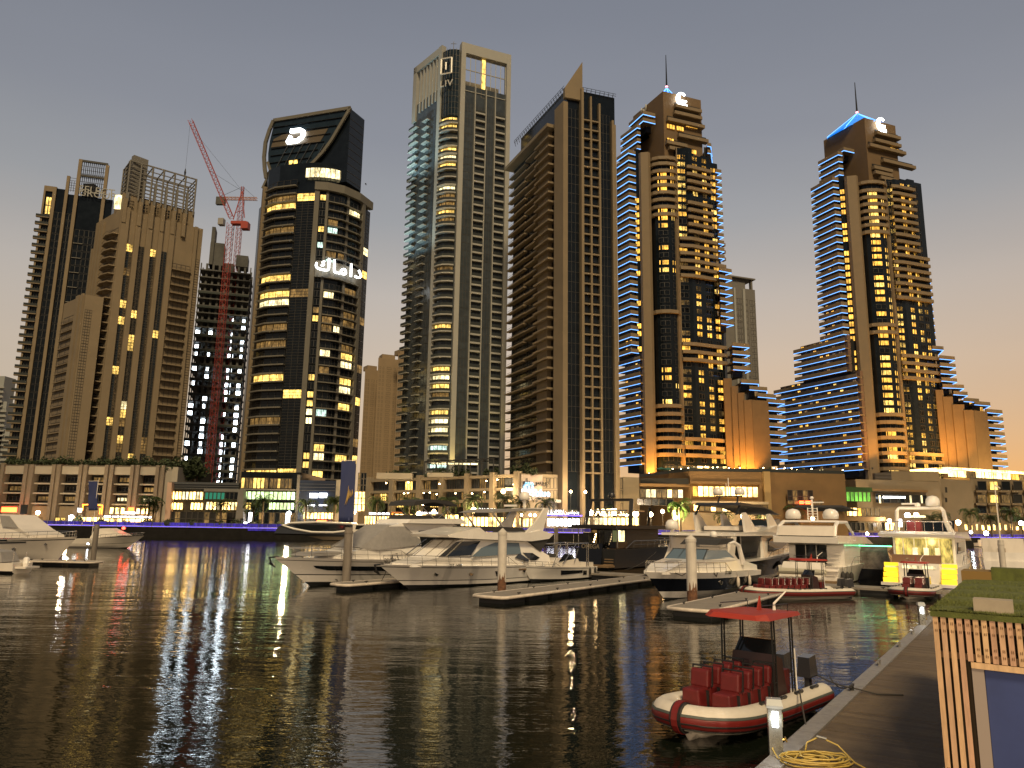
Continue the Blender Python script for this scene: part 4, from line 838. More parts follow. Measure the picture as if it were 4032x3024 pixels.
mb = MB(); mb.add([(-700, -60, 0), (700, -60, 0), (700, 420, 0), (-700, 420, 0)], [(0, 1, 2, 3)]); mb.build('water', wmt, None, kind='structure', label='dark rippled marina water with streaks of reflected light')
QP = [(-420, 226), (-200, 217), (-99.8, 213.8), (20.6, 211.5), (60, 219), (96, 231), (169.7, 270), (330, 352)]
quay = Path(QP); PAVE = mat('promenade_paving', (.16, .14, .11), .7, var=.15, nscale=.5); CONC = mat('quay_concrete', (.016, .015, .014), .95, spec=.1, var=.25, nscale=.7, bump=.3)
mb = MB(); far = [(6000, 900), (6000, 7000), (-6000, 7000), (-6000, 900)]; pts = [(x, y + .3, GZ) for x, y in QP] + [(x, y, GZ) for x, y in far]
mb.add(pts, [tuple(range(len(pts)))]); mb.build('ground', PAVE, None, kind='structure', label='paved ground of the far promenade and the city beyond')
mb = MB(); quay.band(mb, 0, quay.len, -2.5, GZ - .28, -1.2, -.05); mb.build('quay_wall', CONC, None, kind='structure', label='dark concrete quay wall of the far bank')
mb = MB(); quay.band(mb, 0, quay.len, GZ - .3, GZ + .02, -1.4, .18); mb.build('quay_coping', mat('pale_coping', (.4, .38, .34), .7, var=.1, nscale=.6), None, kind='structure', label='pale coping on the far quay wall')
VG = litmat('violet_lit_glass', (.10, .05, 1), .08, .45, room=.12, fine=.8)
u = 120.; k = 0
while u < quay.len - 60:
    t = thing('railing', 'glass railing section along the far quay glowing violet', 'railing', quay.pos(u + 5, 0, GZ), group='violet lit railing sections of the far quay', world=True)
    mb = MB(); quay.band(mb, u + .08, u + 9.9, GZ + .12, GZ + 1.0, -.12, -.08); mb.build('glass_panel', VG, t)
    mb = MB(); quay.band(mb, u, u + 10, GZ + 1.03, GZ + 1.1, -.16, -.04); [quay.band(mb, u + q, u + q + .08, GZ + .02, GZ + 1.03, -.16, -.05) for q in (0, 2.5, 5, 7.5)]; mb.build('rail_frame', STEEL, t)
    mb = MB(); quay.band(mb, u + .1, u + 9.9, GZ - .16, GZ - .06, .19, .24); mb.build('light_strip', LEDP, t)
    u += 10
# ================================================================ PODIUM BUILDINGS
class FT(Tower):
    def rect(s, z, x0, y0, x1, y1, Y0, Y1=None):
        Y1 = Y0 if Y1 is None else Y1; ym = (y0 + y1) / 2; a = PY(z(x0, ym), Y0); b = PY(z(x1, ym), Y1); p = Path([a, b])
        return p, p.up(z((x0 + x1) / 2, y1))[1], p.up(z((x0 + x1) / 2, y0))[1]
    def fbox(s, name, z, x0, y0, x1, y1, Y0, m, Y1=None, d0=-2., d1=0., zlo=None):
        p, za, zb = s.rect(z, x0, y0, x1, y1, Y0, Y1); mb = MB(); p.band(mb, 0, p.len, za if zlo is None else zlo, zb, d0, d1); return s.part(name, mb, m)
    def fwin(s, z, x0, y0, x1, y1, Y0, g, Y1=None, n=3, rows=1, d=.12, fr=.12, name='window', frame=None, rec=.15):
        p, za, zb = s.rect(z, x0, y0, x1, y1, Y0, Y1)
        if n <= 14 and name == 'window':
            for i in range(n):
                mb = MB(); p.win(mb, p.len * i / n + .02, p.len * (i + 1) / n - .02, za, zb, d, 1, fr, rec, rows); gg = g() if callable(g) else g; s.part(name, mb, [frame or FRAME, gg])
        else:
            mb = MB(); p.win(mb, 0, p.len, za, zb, d, n, fr, rec, rows); s.part(name, mb, [frame or FRAME, g() if callable(g) else g])
        return p, za, zb
def LR(*w_):
    def f():
        t = rnd.random() * sum(k for _, k in w_)
        for m, k in w_:
            t -= k
            if t <= 0: return m
        return w_[0][0]
    return f
SHOP = litmat('shop_light', (1, .60, .18), 1.2, 13, room=.2, fine=.9); SHOPW = litmat('shop_white', (.95, .95, 1), 1.5, 12, room=.2, fine=.9); SHOPG = litmat('shop_greenish', (.72, 1, .42), .8, 5.0, room=.2, fine=.8)
SHOPR = nosample(mat('red_sign', (1, .1, .03), .5, emit=12, ecol=(1, .07, .015))); SHOPO = nosample(mat('orange_sign', (1, .4, .05), .5, emit=4, ecol=(1, .22, .02)))
PANEL = mat('podium_panel', (.33, .295, .24), .7, var=.07, nscale=.3); PIERM = mat('podium_stone', (.18, .145, .11), .8, var=.12, nscale=.3)
# parking podium
A = FT('parking_podium', 'long low parking podium with tan piers and pale panels below the lattice crowned tower', 'building', (-135, 232, GZ), cap=300)
pA = Path([PY(y6(-420, 236), 237), PY(y6(1795, 240), 231)]); zA_ = lambda y: pA.up(y6(900, y))[1]; uA = lambda x, y=400: pA.up(y6(x, y))[0]
mb = MB(); pA.band(mb, 0, pA.len, GZ, zA_(238), -30, -2.2); A.part('wall', mb, DARK)
mb = MB(); pA.band(mb, 0, pA.len, zA_(236), zA_(228), -30, -.2); A.part('roof', mb, PIERM)
ps = [(-320, -230), (-40, 45), (265, 368), (570, 665), (862, 955), (1145, 1240), (1425, 1520), (1700, 1795)]
for a, b in ps:
    m_ = (a + b) / 2; q = (b - a) * .28
    for xa, xb, d in ((a, m_ - q * .4, .9), (m_ - q * .4, m_ + q * .5, .3), (m_ + q * .5, b, .9)): pier(A, pA, uA(xa), uA(xb), GZ, zA_(236) + .4, -2, d, PIERM)
for (a0, a), (b, b1) in zip(ps, ps[1:]):
    ua, ub = uA(a), uA(b)
    mb = MB(); pA.band(mb, ua, ub, zA_(326), zA_(240), -2.1, .1); A.part('facade_panel', mb, PANEL)
    for y in (425, 532, 645):
        mb = MB(); pA.band(mb, ua, ub, zA_(y + 12), zA_(y - 4), -2.1, -.2); A.part('spandrel', mb, PANEL)
        mb = MB(); pA.band(mb, ua + .2, ub - .2, zA_(y - 18), zA_(y - 20), -.5, -.4); A.part('railing', mb, BLACK)
    for y in (375, 480, 590):
        r_ = rnd.random(); lit_ = a > 1200 and y > 400 and rnd.random() < .7
        mb = MB(); x0q = uA(a + (b - a) * .12); x1q = uA(b - (b - a) * .1)
        if lit_: pA.win(mb, x0q, x1q, zA_(y + 22), zA_(y - 18), -1.7, 4, .1, .1); A.part('window', mb, [FRAME, LITW])
        else: pA.win(mb, x0q, x1q, zA_(y + 28), zA_(y - 22), -1.8, 4, .08, .08); A.part('window', mb, [FRAME, DIM if r_ < .25 else DGLASS])
    mb = MB(); pA.band(mb, ua, ub, GZ, zA_(670), -2.1, -.8); A.part('shop_wall', mb, TAN)
A.fwin(y6, 10, 790, 205, 880, 229, SHOP, n=2, d=.4); A.fwin(y6, 10, 675, 200, 745, 229.5, LR((SHOPR, 1)), n=1, d=.3, fr=.2)
A.fwin(y6, 300, 790, 470, 862, 229, DIM, n=3, d=.4); A.fwin(y6, 605, 795, 720, 862, 229, LIT, n=2, d=.4)
A.fwin(y6, 745, 770, 795, 880, 228, SHOPW, n=1, d=.4); A.fwin(y6, 810, 790, 1130, 865, 228, SHOP, n=5, d=.3); A.fwin(y6, 1130, 775, 1660, 802, 227.4, SHOPW, n=6, d=.3); A.fwin(y6, 1130, 805, 1680, 865, 227.6, SHOP, n=8, d=.3)
A.fwin(y6, 1190, 680, 1370, 765, 228.6, SHOP, n=3, d=.3, fr=.25); A.fwin(y6, 1480, 690, 1640, 765, 228.6, SHOP, n=3, d=.3, fr=.25)
A.fbox('sign_board', y6, 222, 655, 295, 760, 228.5, BLACK, d0=-.3); A.fbox('sign_board', y6, 1395, 685, 1455, 728, 227, SHOPR, d0=-.3); A.fbox('sign_board', y6, 1355, 735, 1465, 756, 227, SIGNW, d0=-.3)
for a in ((895, 650, 905, 720), (895, 650, 955, 662), (1065, 655, 1115, 668), (1103, 668, 1115, 760), (1080, 690, 1090, 760)): A.fbox('neon_tube', y6, *a, 226, SHOPO, d0=-.2)
A.fbox('sign_board', y6, 845, 695, 885, 735, 226, SIGNW, d0=-.3); A.fbox('awning', y6, 30, 765, 170, 790, 227, SHOPW, d0=-2)
A.fbox('end_wall', y6, 1795, 245, 1935, 410, 231, PANEL, d0=-14, zlo=GZ); A.finish()
# restaurant block
B = FT('restaurant_block', 'dark glass restaurant block with glowing amber windows between the parking podium and the oval tower', 'building', (-90, 227, GZ))
B.fbox('wall', y7, 160, 412, 945, 905, 227, DARK, d0=-20, zlo=GZ)
B.fbox('fascia', y7, 205, 412, 940, 498, 226.4, mat('grey_fascia', (.07, .075, .08), .5), d0=-.6)
for y in (430, 455, 480): B.fbox('fascia_groove', y7, 205, y, 940, y + 3, 226, STEEL, d0=-.3)
B.fwin(y7, 205, 512, 555, 602, 226, LR((SHOP, 6), (LITW, 2)), n=9, d=.1); B.fwin(y7, 570, 520, 790, 600, 226, mat('teal_room', (.02, .1, .08), .3, emit=.35, ecol=(.05, .5, .3)), n=5, d=.1); B.fwin(y7, 795, 520, 935, 600, 226, DGLASS, n=3, d=.1)
B.fwin(y7, 190, 632, 335, 712, 225.6, SHOP, n=4, d=.1); B.fwin(y7, 415, 632, 555, 712, 225.6, SHOP, n=4, d=.1); B.fwin(y7, 580, 625, 935, 715, 225.6, LR((SHOP, 3), (LITW, 2)), n=9, d=.1)
B.fwin(y7, 175, 735, 940, 890, 225.4, LR((DIM, 3), (DARK, 3), (LITW, .6)), n=12, d=.1, rows=2); B.fbox('fascia', y7, 560, 485, 940, 515, 225.8, GREYP, d0=-.5)
mb = MB(); P_ = [PY(y7(*p), 224.6) for p in ((128, 862), (185, 862), (212, 412), (165, 412))]; mb.loft([[p + Vector((0, 2, 0)) for p in P_], P_]); B.part('slanted_fin', mb, mat('salmon_render', (.5, .33, .24), .7)); B.finish()
D_ = FT('oval_tower_podium', 'lit glass podium floors at the foot of the oval tower', 'building', (-70, 225, GZ))
D_.fbox('wall', y7, 945, 300, 1600, 905, 226.5, DGLASS, d0=-30, zlo=GZ)
D_.fwin(y7, 965, 362, 1265, 480, 225.5, LR((LIT, 3), (DIM, 2)), n=7, d=.1, rows=1); D_.fwin(y7, 1275, 370, 1520, 480, 225.5, LR((LIT, 2), (DIM, 2), (DGLASS, 1)), n=6, d=.1)
D_.fbox('fascia', y7, 950, 484, 1560, 500, 224.8, GREYP, d0=-1); D_.fwin(y7, 985, 512, 1555, 602, 225, SHOPG, n=12, d=.1); D_.fwin(y7, 1015, 632, 1080, 712, 224.8, LR((LIT, 1)), n=2, d=.1); D_.fwin(y7, 1265, 632, 1545, 712, 224.8, SHOPG, n=7, d=.1)
D_.fwin(y7, 1040, 740, 1560, 870, 224.6, LR((DIM, 2), (DGLASS, 2), (SHOPW, .5), (LITW, 1)), n=9, d=.1)
mb = MB(); P_ = [PY(y7(*p), 222.5) for p in ((895, 895), (988, 895), (992, 490), (935, 490))]; mb.loft([[p + Vector((0, 2.5, 0)) for p in P_], P_]); D_.part('leaning_pillar', mb, GREYP); D_.fbox('door_panel', y7, 955, 805, 990, 895, 222.2, BLACK, d0=-.2)
D_.fbox('display_screen', y7, 995, 845, 1030, 893, 221.5, SIGNW, d0=-.2); D_.fbox('side_pillar', y7, 1560, 330, 1592, 900, 225, GREYP, d0=-2, zlo=GZ); D_.finish()
E_ = FT('club_building', 'dark blue panelled club front with blurred white twin sign and yellow lit doors', 'building', (-52, 224, GZ))
E_.fbox('wall', y7, 1590, 392, 1990, 905, 225, mat('navy_panel', (.02, .03, .06), .35), d0=-16, zlo=GZ)
for y in (430, 465, 500): E_.fbox('fascia_groove', y7, 1600, y, 1985, y + 3, 224.8, STEEL, d0=-.3)
for a in ((1712, 532, 1800, 556), (1815, 530, 1900, 556), (1712, 562, 1798, 580), (1818, 562, 1900, 580), (1665, 655, 1770, 668), (1815, 655, 1912, 668)): E_.fbox('sign_board', y7, *a, 224.4, SIGNW, d0=-.3)
E_.fwin(y7, 1640, 740, 1990, 812, 224.3, SHOP, n=9, d=.1); E_.fbox('sign_board', y7, 1790, 825, 1895, 850, 223, SHOPR, d0=-.2); E_.fbox('side_pillar', y7, 1988, 385, 2050, 900, 224, PANEL, d0=-2, zlo=GZ)
E_.fwin(y8, 265, 375, 380, 590, 226, SHOP, n=3, d=.1, rows=3); E_.fwin(y8, 300, 170, 395, 370, 228, LR((DGLASS, 2), (DIM, 1)), n=3, d=.1, rows=3); E_.finish()
# podium with the blue sign
TAN2 = mat('podium_cream', (.30, .245, .17), .75, var=.08, nscale=.3)
Cc = FT('sign_podium', 'pale podium of the blade tower with square piers and the IRISblue sign', 'building', (-12, 226, GZ))
Zc = PY(x1(430, 140), 224).z; cA = PZ(y8(420, 208), Zc); cB = PY(x1(415, 140), 224); cE = PZ(x1(1705, 232), PY(x1(415, 180), 224).z)
pC = Path([cA, cB]); pD = Path([cB, cE]); zc_ = lambda y: pC.up(y8(1225, y))[1]; uC_ = lambda x: pC.up(y8(x, 300))[0]
mb = MB(); pC.band(mb, 0, pC.len, GZ, zc_(240), -25, -1.6); Cc.part('wall', mb, DARK)
xs = [(410, 450), (660, 702), (955, 998), (1205, 1246), (1478, 1517), (1752, 1798), (2014, 2068)]
for a, b in xs: pier(Cc, pC, uC_(a), min(uC_(b), pC.len), GZ, zc_(188), -1, .9, TAN2)
for (a0, a), (b, b1) in zip(xs, xs[1:]):
    for y0_, y1_ in ((215, 245), (350, 380), (468, 498)):
        mb = MB(); pC.band(mb, uC_(a), uC_(b), zc_(y1_), zc_(y0_), -1.5, .35); Cc.part('spandrel', mb, TAN2)
    for y0_, y1_, pl__ in ((248, 348, .25), (384, 465, .6), (500, 545, .3)):
        for i in range(3):
            ua = uC_(a + (b - a) * i / 3) + .05; ub = uC_(a + (b - a) * (i + 1) / 3) - .05; mb = MB(); pC.win(mb, ua, ub, zc_(y1_), zc_(y0_), -1.2, 3, .08, .12)
            Cc.part('window', mb, [FRAME, (LIT if rnd.random() < .3 else DIM) if rnd.random() < pl__ else LGLASS])
for i, (x, y) in enumerate(((610, 282), (850, 275), (805, 395), (848, 390), (1020, 390), (1085, 386), (1160, 405), (1190, 290), (1545, 395), (1680, 380), (1700, 260), (1820, 245), (1998, 297), (1365, 395), (750, 517), (1010, 520))):
    q = PY(y8(x, y), 236 - x * .005); mb = MB(); mb.lathe([(.18, -.12), (.25, 0), (.18, .12)], q, 6); Cc.part('ceiling_lamp', mb, BULB)
mb = MB(); pD.band(mb, 0, pD.len, GZ, pD.up(x1(900, 195))[1], -25, 0); Cc.part('front_wall', mb, TAN2)
uD = lambda x: pD.up(x1(x, 300))[0]; zD = lambda x, y: pD.up(x1(x, y))[1]
for x0q, x1q, nn in ((655, 775, 3), (775, 880, 3), (880, 985, 3), (985, 1085, 3), (1110, 1200, 2), (1222, 1310, 2), (1345, 1440, 3), (1440, 1525, 3)):
    for y0_, y1_ in ((225, 342), (362, 470), (500, 585)):
        mb = MB(); pD.win(mb, uD(x0q), uD(x1q), zD((x0q + x1q) / 2, y1_), zD((x0q + x1q) / 2, y0_), .1, nn, .1, .2)
        g_ = LITW if (x0q == 655 and y0_ == 225) else (LIT if (x0q >= 1345 and y0_ == 225) or (x0q == 880 and y0_ == 362) else (DIM if rnd.random() < .3 else LGLASS)); Cc.part('window', mb, [FRAME, g_])
for x0q, x1q in ((1085, 1108), (1200, 1222), (1318, 1345), (1526, 1700)): pier(Cc, pD, uD(x0q), min(uD(x1q), pD.len), GZ, zD(x0q, 215), 0, .6 if x0q < 1500 else .25, TAN2)
mb = MB(); pD.band(mb, uD(750), uD(1090), zD(900, 500), zD(900, 468), 0, 2.2); Cc.part('canopy', mb, WHITEP)
X = pD.pos(1) - pD.pos(0); u_, z_ = pD.up(x1(400, 420))
mb = MB(); pD.band(mb, uD(415), uD(648), zD(500, 470), zD(500, 190), 0, .35); Cc.part('sign_panel', mb, mat('pale_pink_panel', (.5, .42, .36), .7, var=.05))
p_ = pD.pos(u_ + .3, .6, z_); text('sign_text', 'IRIS', 2.9, p_, X, SIGNT, Cc.root, .12); text('sign_text', 'blue', 2.9, p_ + X.normalized() * 4.5, X, nosample(mat('blue_sign_light', (.3, .7, 1), .5, emit=1.8, ecol=(.25, .6, 1))), Cc.root, .12, offset=.02)
text('sign_text', '\uFEEE\uFEE0\uFE91 \uFEB2\uFEF3\uFEAE\uFEF3\uFE8D', 2.4, pD.pos(uD(425), .6, zD(500, 295)), X, BLACK, Cc.root, .1)
mb = MB()
for cx_, cy_, r_ in ((470, 333, .75), (498, 328, 1.15)):
    u2, z2_ = pD.up(x1(cx_, cy_))
    c = pD.pos(u2, .6, z2_); Xn = X.normalized(); Zn = Vector((0, 0, 1)); q = [c + Xn * a_ * r_ + Zn * b_ * r_ for a_, b_ in ((-1, -1), (1, -1), (1, 1), (-1, 1))]
    for i in range(4): mb.bar(q[i], q[(i + 1) % 4], r_ * .5, .2, up=pD.n[0].to_3d())
Cc.part('logo', mb, MATS['blue_sign_light'])
# its shops
Cc.fwin(y8, 370, 640, 650, 760, 221, SHOP, n=9, d=.1); Cc.fwin(y8, 420, 600, 650, 630, 220.6, SHOPW, n=5, d=.1); Cc.fwin(y8, 665, 595, 790, 606, 220, SHOPO, n=1, d=.1); Cc.fwin(y8, 665, 606, 690, 660, 220, SHOPO, n=1, d=.1)
Cc.fwin(y8, 700, 620, 1400, 700, 222, LR((SHOP, 2), (DIM, 2)), n=14, d=.1); Cc.fwin(y8, 960, 595, 1180, 620, 220, SHOPW, n=4, d=.1)
Cc.fwin(y8, 1420, 650, 2030, 760, 219, SHOP, n=14, d=.1); Cc.fwin(x1, 400, 665, 545, 760, 219, SHOP, n=4, d=.1)
Cc.fwin(x1, 700, 665, 1060, 755, 219, SHOPW, n=8, d=.1); Cc.fbox('violet_canopy', x1, 655, 628, 1085, 640, 217.5, LEDP, d0=-2); Cc.fbox('violet_post', x1, 648, 655, 662, 765, 217.5, LEDP, d0=-.4)
Cc.fwin(x1, 1120, 655, 1700, 740, 219, LR((SHOP, 3), (LITW, 2), (DIM, 1)), n=12, d=.1)
text('sign_text', 'PAULIN', 1.45, PY(y8(1612, 592), 218.5), (1, 0, 0), SIGNT, Cc.root, .1)
text('sign_text', 'BENJAMIN', 1.35, PY(x1(652, 606), 218.5), (1, 0, 0), SIGNT, Cc.root, .1); text('sign_text', 'RESTAURANT & CAFE', .6, PY(x1(655, 624), 218.4), (1, 0, 0), SIGNW, Cc.root, .1)
text('sign_text', '\uFEE6\uFEF4\uFEE3\uFE8E\uFEA0\uFEE8\uFE91', 1.4, PY(x1(885, 615), 218.5), (1, 0, 0), SIGNT, Cc.root, .1)
GOLDS = nosample(mat('gold_sign_light', (1, .85, .5), .5, emit=9, ecol=(1, .80, .42)))
text('sign_text', 'ART', 2.6, PY(x1(1225, 634), 217.5), (1, 0, 0), GOLDS, Cc.root, .1, offset=.03); Cc.fbox('logo', x1, 1402, 560, 1460, 632, 217.5, GOLDS, d0=-.3); text('sign_text', '\uFEAA\uFEE8\uFEF4\uFEB3', 2.2, PY(x1(1480, 630), 217.5), (1, 0, 0), GOLDS, Cc.root, .1, offset=.03)
# roof terrace: planters, pergola
mb = MB(); a = PY(y8(1030, 50), 236); b = PY(y8(1780, 15), 232)
for i in range(7):
    p = a.lerp(b, i / 6); mb.bar((p.x, p.y, Zc - 1), p, .35); mb.bar(p, p + Vector((1, 8, 0)), .3); 
mb.bar(a, b, .4); mb.bar(a + Vector((1, 8, 0)), b + Vector((1, 8, 0)), .4); Cc.part('pergola', mb, BLACK)
Cc.fbox('planter_wall', y8, 505, 172, 895, 238, 238, PANEL, d0=-3); Cc.fbox('planter_wall', y8, 1055, 170, 1340, 215, 234, PANEL, d0=-3); Cc.fwin(y8, 1095, 58, 1610, 85, 242, LITW, n=6, d=.1)
Cc.finish()
# hotel podium, nearer
G_ = FT('hotel_podium', 'brown hotel podium with bright amber restaurant windows behind the navy hulled yacht', 'building', (62, 226, GZ))
Gp = [(PY(y5(325, 1325), 238)), PY(y5(872, 1258), 228), PY(y5(1690, 1248), 228), PY(y5(2215, 1268), 236)]
Zg = Gp[1].z; q = [PZ(y5(325, 1325), Zg), Gp[1], PY(y5(1690, 1248), 228), PZ(y5(2560, 1290), Zg)]
for v in q: v.z = Zg
mb = MB(); mb.prism([(p.x, p.y, GZ) for p in q] + [(q[3].x, 300, GZ), (q[0].x, 300, GZ)], (0, 0, Zg - GZ)); G_.part('wall', mb, BROWN)
G_.fbox('shade_panel', y5, 335, 1335, 862, 1400, 229.5, DARK, d0=-.4, Y1=227.5); G_.fbox('ledge', y5, 325, 1395, 880, 1428, 228, BROWN, d0=-1)  # flat near-black panel paints the shade of a recessed band
G_.fwin(y5, 332, 1455, 800, 1550, 228.4, LR((LITW, 1), (DIM, 2), (SHOP, 1)), Y1=227.6, n=8, d=.3); G_.fwin(y5, 900, 1425, 1615, 1540, 227.6, LR((SHOP, 4), (LITA, 3)), n=12, d=.3)
G_.fbox('ledge', y5, 880, 1372, 1640, 1398, 227, BROWN, d0=-1); pier(G_, Path(q[1:3]), 0, 1, GZ, Zg, 0, .01, BROWN)
G_.fbox('pilaster', y5, 1690, 1262, 1760, 1800, 226.5, mat('lighter_stone', (.34, .23, .10), .7), d0=-1.5, zlo=GZ)  # pilaster stone lighter than the podium wall
G_.fwin(y5, 1935, 1465, 2215, 1600, 227.5, LR((DARK, 3), (DIM, 1)), n=5, d=.2, rows=2); G_.fwin(x2, 1660, 195, 2035, 240, 227, LR((DIM, 2), (SHOPR, .7)), n=6, d=.2)
for xx in (1818, 1892): G_.fbox('red_lantern', x2, xx - 20, 200, xx + 22, 232, 225, SHOPR, d0=-.6)
G_.fbox('terrace_roof', x2, 600, 205, 1455, 232, 222, TAN2, d0=-5); G_.fwin(x2, 635, 240, 1450, 318, 223.5, LR((SHOP, 2), (DIM, 3), (LITW, 1)), n=13, d=.1); G_.fbox('terrace_wall', x2, 430, 330, 1480, 450, 221.5, TAN, d0=-4, zlo=GZ)
G_.fwin(x2, 20, 175, 420, 250, 225.5, LR((DIM, 1), (DGLASS, 2)), n=5, d=.1)
GRN = mat('green_umbrella', (.03, .14, .10), .6)
for i, xx in enumerate((560, 640, 790, 880, 950, 1050, 1140, 1230)):
    p = PY(y5(xx, 1222 + (i % 3) * 6), 240 - i * .4); mb = MB(); mb.lathe([(1.9, -.5), (1.9, -.42), (.1, .2)], p, 8); mb.bar((p.x, p.y, Zg), p, .08); G_.part('parasol', mb, GRN)
for i in range(46):
    t = i / 45; P_ = Path([(v.x, v.y) for v in q]); c = P_.pos(P_.len * t, -.8 - rnd.random() * 3, Zg + .5 + rnd.random() * 1.1); mb = MB(); mb.lathe([(.1, -.1), (.2, 0), (.1, .12)], c, 5); G_.part('terrace_lamp', mb, BULB if rnd.random() < .8 else LITW)
mb = MB(); Path([(v.x, v.y) for v in q]).band(mb, 0, Path([(v.x, v.y) for v in q]).len, Zg + .01, Zg + 1.0, -.3, -.25); G_.part('glass_balustrade', mb, RAILG)
G_.fwin(y5, 600, 1200, 1300, 1232, 243, LR((SHOP, 1), (DIM, 1)), n=10, d=.1)
G_.finish()
H_ = FT('hotel_podium', 'beige stepped podium with green lit glass corner and white strip sign, below the farther hotel', 'building', (128, 245, GZ))
H_.fbox('wall', x3, -60, 300, 250, 900, 238, BROWN, Y1=240, d0=-22, zlo=GZ); H_.fbox('upper_block', x3, 768, 292, 1290, 395, 268, TAN, d0=-14); H_.fbox('wall', x3, 395, 392, 1312, 870, 250, TAN, Y1=256, d0=-26, zlo=GZ)
H_.fbox('ledge', x3, 560, 488, 1165, 512, 249, BROWN, Y1=254, d0=-1.2); H_.fwin(x3, 590, 545, 1150, 640, 249.5, LR((DARK, 3), (DGLASS, 1)), n=7, d=.2, Y1=254); H_.fbox('sign_board', x3, 680, 565, 920, 586, 247, SIGNW, d0=-.3)
for xx in (645, 980, 1100): H_.fbox('bollard_lamp', x3, xx - 8, 555, xx + 8, 640, 247.5, LITW, d0=-.2)
H_.fbox('glass_corner', x3, 225, 465, 560, 512, 238.5, mat('green_fascia', (.04, .09, .03), .4), d0=-4, Y1=240); H_.fwin(x3, 228, 515, 540, 622, 238, litmat('green_lit_glass', (.35, 1, .12), .2, 1.5, room=.2, fine=.5), n=7, d=.2, Y1=240)
H_.fwin(x3, 245, 690, 640, 782, 238, LR((DIM, 3), (LITA, 1), (SHOP, 1)), n=8, d=.2, Y1=242); H_.fbox('ledge', x3, 235, 788, 700, 835, 237, BROWN, d0=-2, Y1=241); H_.fwin(x3, 280, 850, 660, 940, 238, LR((DARK, 3), (DIM, 1), (SHOP, .6)), n=8, d=.2, Y1=241)
H_.fwin(x3, 640, 850, 860, 935, 246, LR((SHOP, 2), (DARK, 1)), n=4, d=.2); H_.fbox('white_screen', x3, 822, 812, 885, 895, 236, SHOPW, d0=-.3)
mb = MB(); a = PY(x3(590, 378), 262); b = PY(x3(770, 375), 264)
for i in range(5): mb.bar(a + Vector((0, 0, i * .5)), b + Vector((0, 0, i * .5)), .18)
H_.part('louvre', mb, GREYP); H_.finish()
I_ = FT('terrace_building', 'long beige block with a golden lit roof terrace, farthest along the promenade', 'building', (185, 280, GZ))
I_.fbox('wall', x3, 1300, 382, 1660, 930, 272, TAN, Y1=281, d0=-28, zlo=GZ); I_.fbox('wall', x3, 1650, 388, 2700, 930, 282, TAN, Y1=306, d0=-28, zlo=GZ)
I_.fbox('roof_slab', x3, 1385, 288, 2700, 306, 278, GOLDS and SHOP, Y1=306, d0=-16); I_.fwin(x3, 1385, 312, 2600, 388, 277, LR((SHOP, 4), (LITA, 3), (DIM, 2)), Y1=305, n=13, d=.1, rows=1)
for r0_, r1_ in ((400, 500), (545, 640), (668, 750)):
    for c0 in range(1700, 2600, 130): I_.fwin(x3, c0, r0_, c0 + 100, r1_, 281 + (c0 - 1650) * .023, LR((DARK, 3), (DGLASS, 2), (DIM, 1), (LIT, .4)), n=1, d=.3, fr=.2); I_.fbox('balcony', x3, c0 - 8, r1_, c0 + 108, r1_ + 22, 280 + (c0 - 1650) * .023, GP, d0=-1.5)
I_.fwin(x3, 1350, 465, 1375, 525, 271, DARK, n=1); I_.fwin(x3, 1350, 580, 1375, 630, 271, DARK, n=1)
for i in range(18):
    x_ = 1560 + i * 62; I_.fwin(x3, x_, 850 + rnd.random() * 40, x_ + 26 + rnd.random() * 14, 935, 268 + i * 2.2, SHOP, n=1, d=.2)
I_.finish()
bx = PY((6, 1500), 620); T = Tower('distant_apartment_block', 'small pale stepped block at the photo edge left of the dark glass tower', 'building', (bx.x, 620, GZ), 'distant beige apartment blocks')
for i, (xa, xb, yt) in enumerate(((-40, 20, 1480), (-40, 28, 1580), (-40, 40, 1690))):
    a = PY((xa, yt), 520); b = PY((xb, yt), 520); p = Path([a, b]); T.core(p, [b + Vector((0, 12, 0)), a + Vector((0, 12, 0))], GZ, a.z, mat('pale_block', (.3, .31, .3), .8))
    for z in floors(GZ + 6, a.z - 3, 3.4): T.put('balcony', i, lambda mb: p.band(mb, p.len - 6, p.len + 1.5, 0, 1, 0, 1.5), [WHITEP], z); (rnd.random() < .4) and T.put('window', i, lambda mb: p.win(mb, p.len - 4, p.len - 1, 1.1, 2.6, .1, 1), [FRAME, LITC], z)
T.finish()
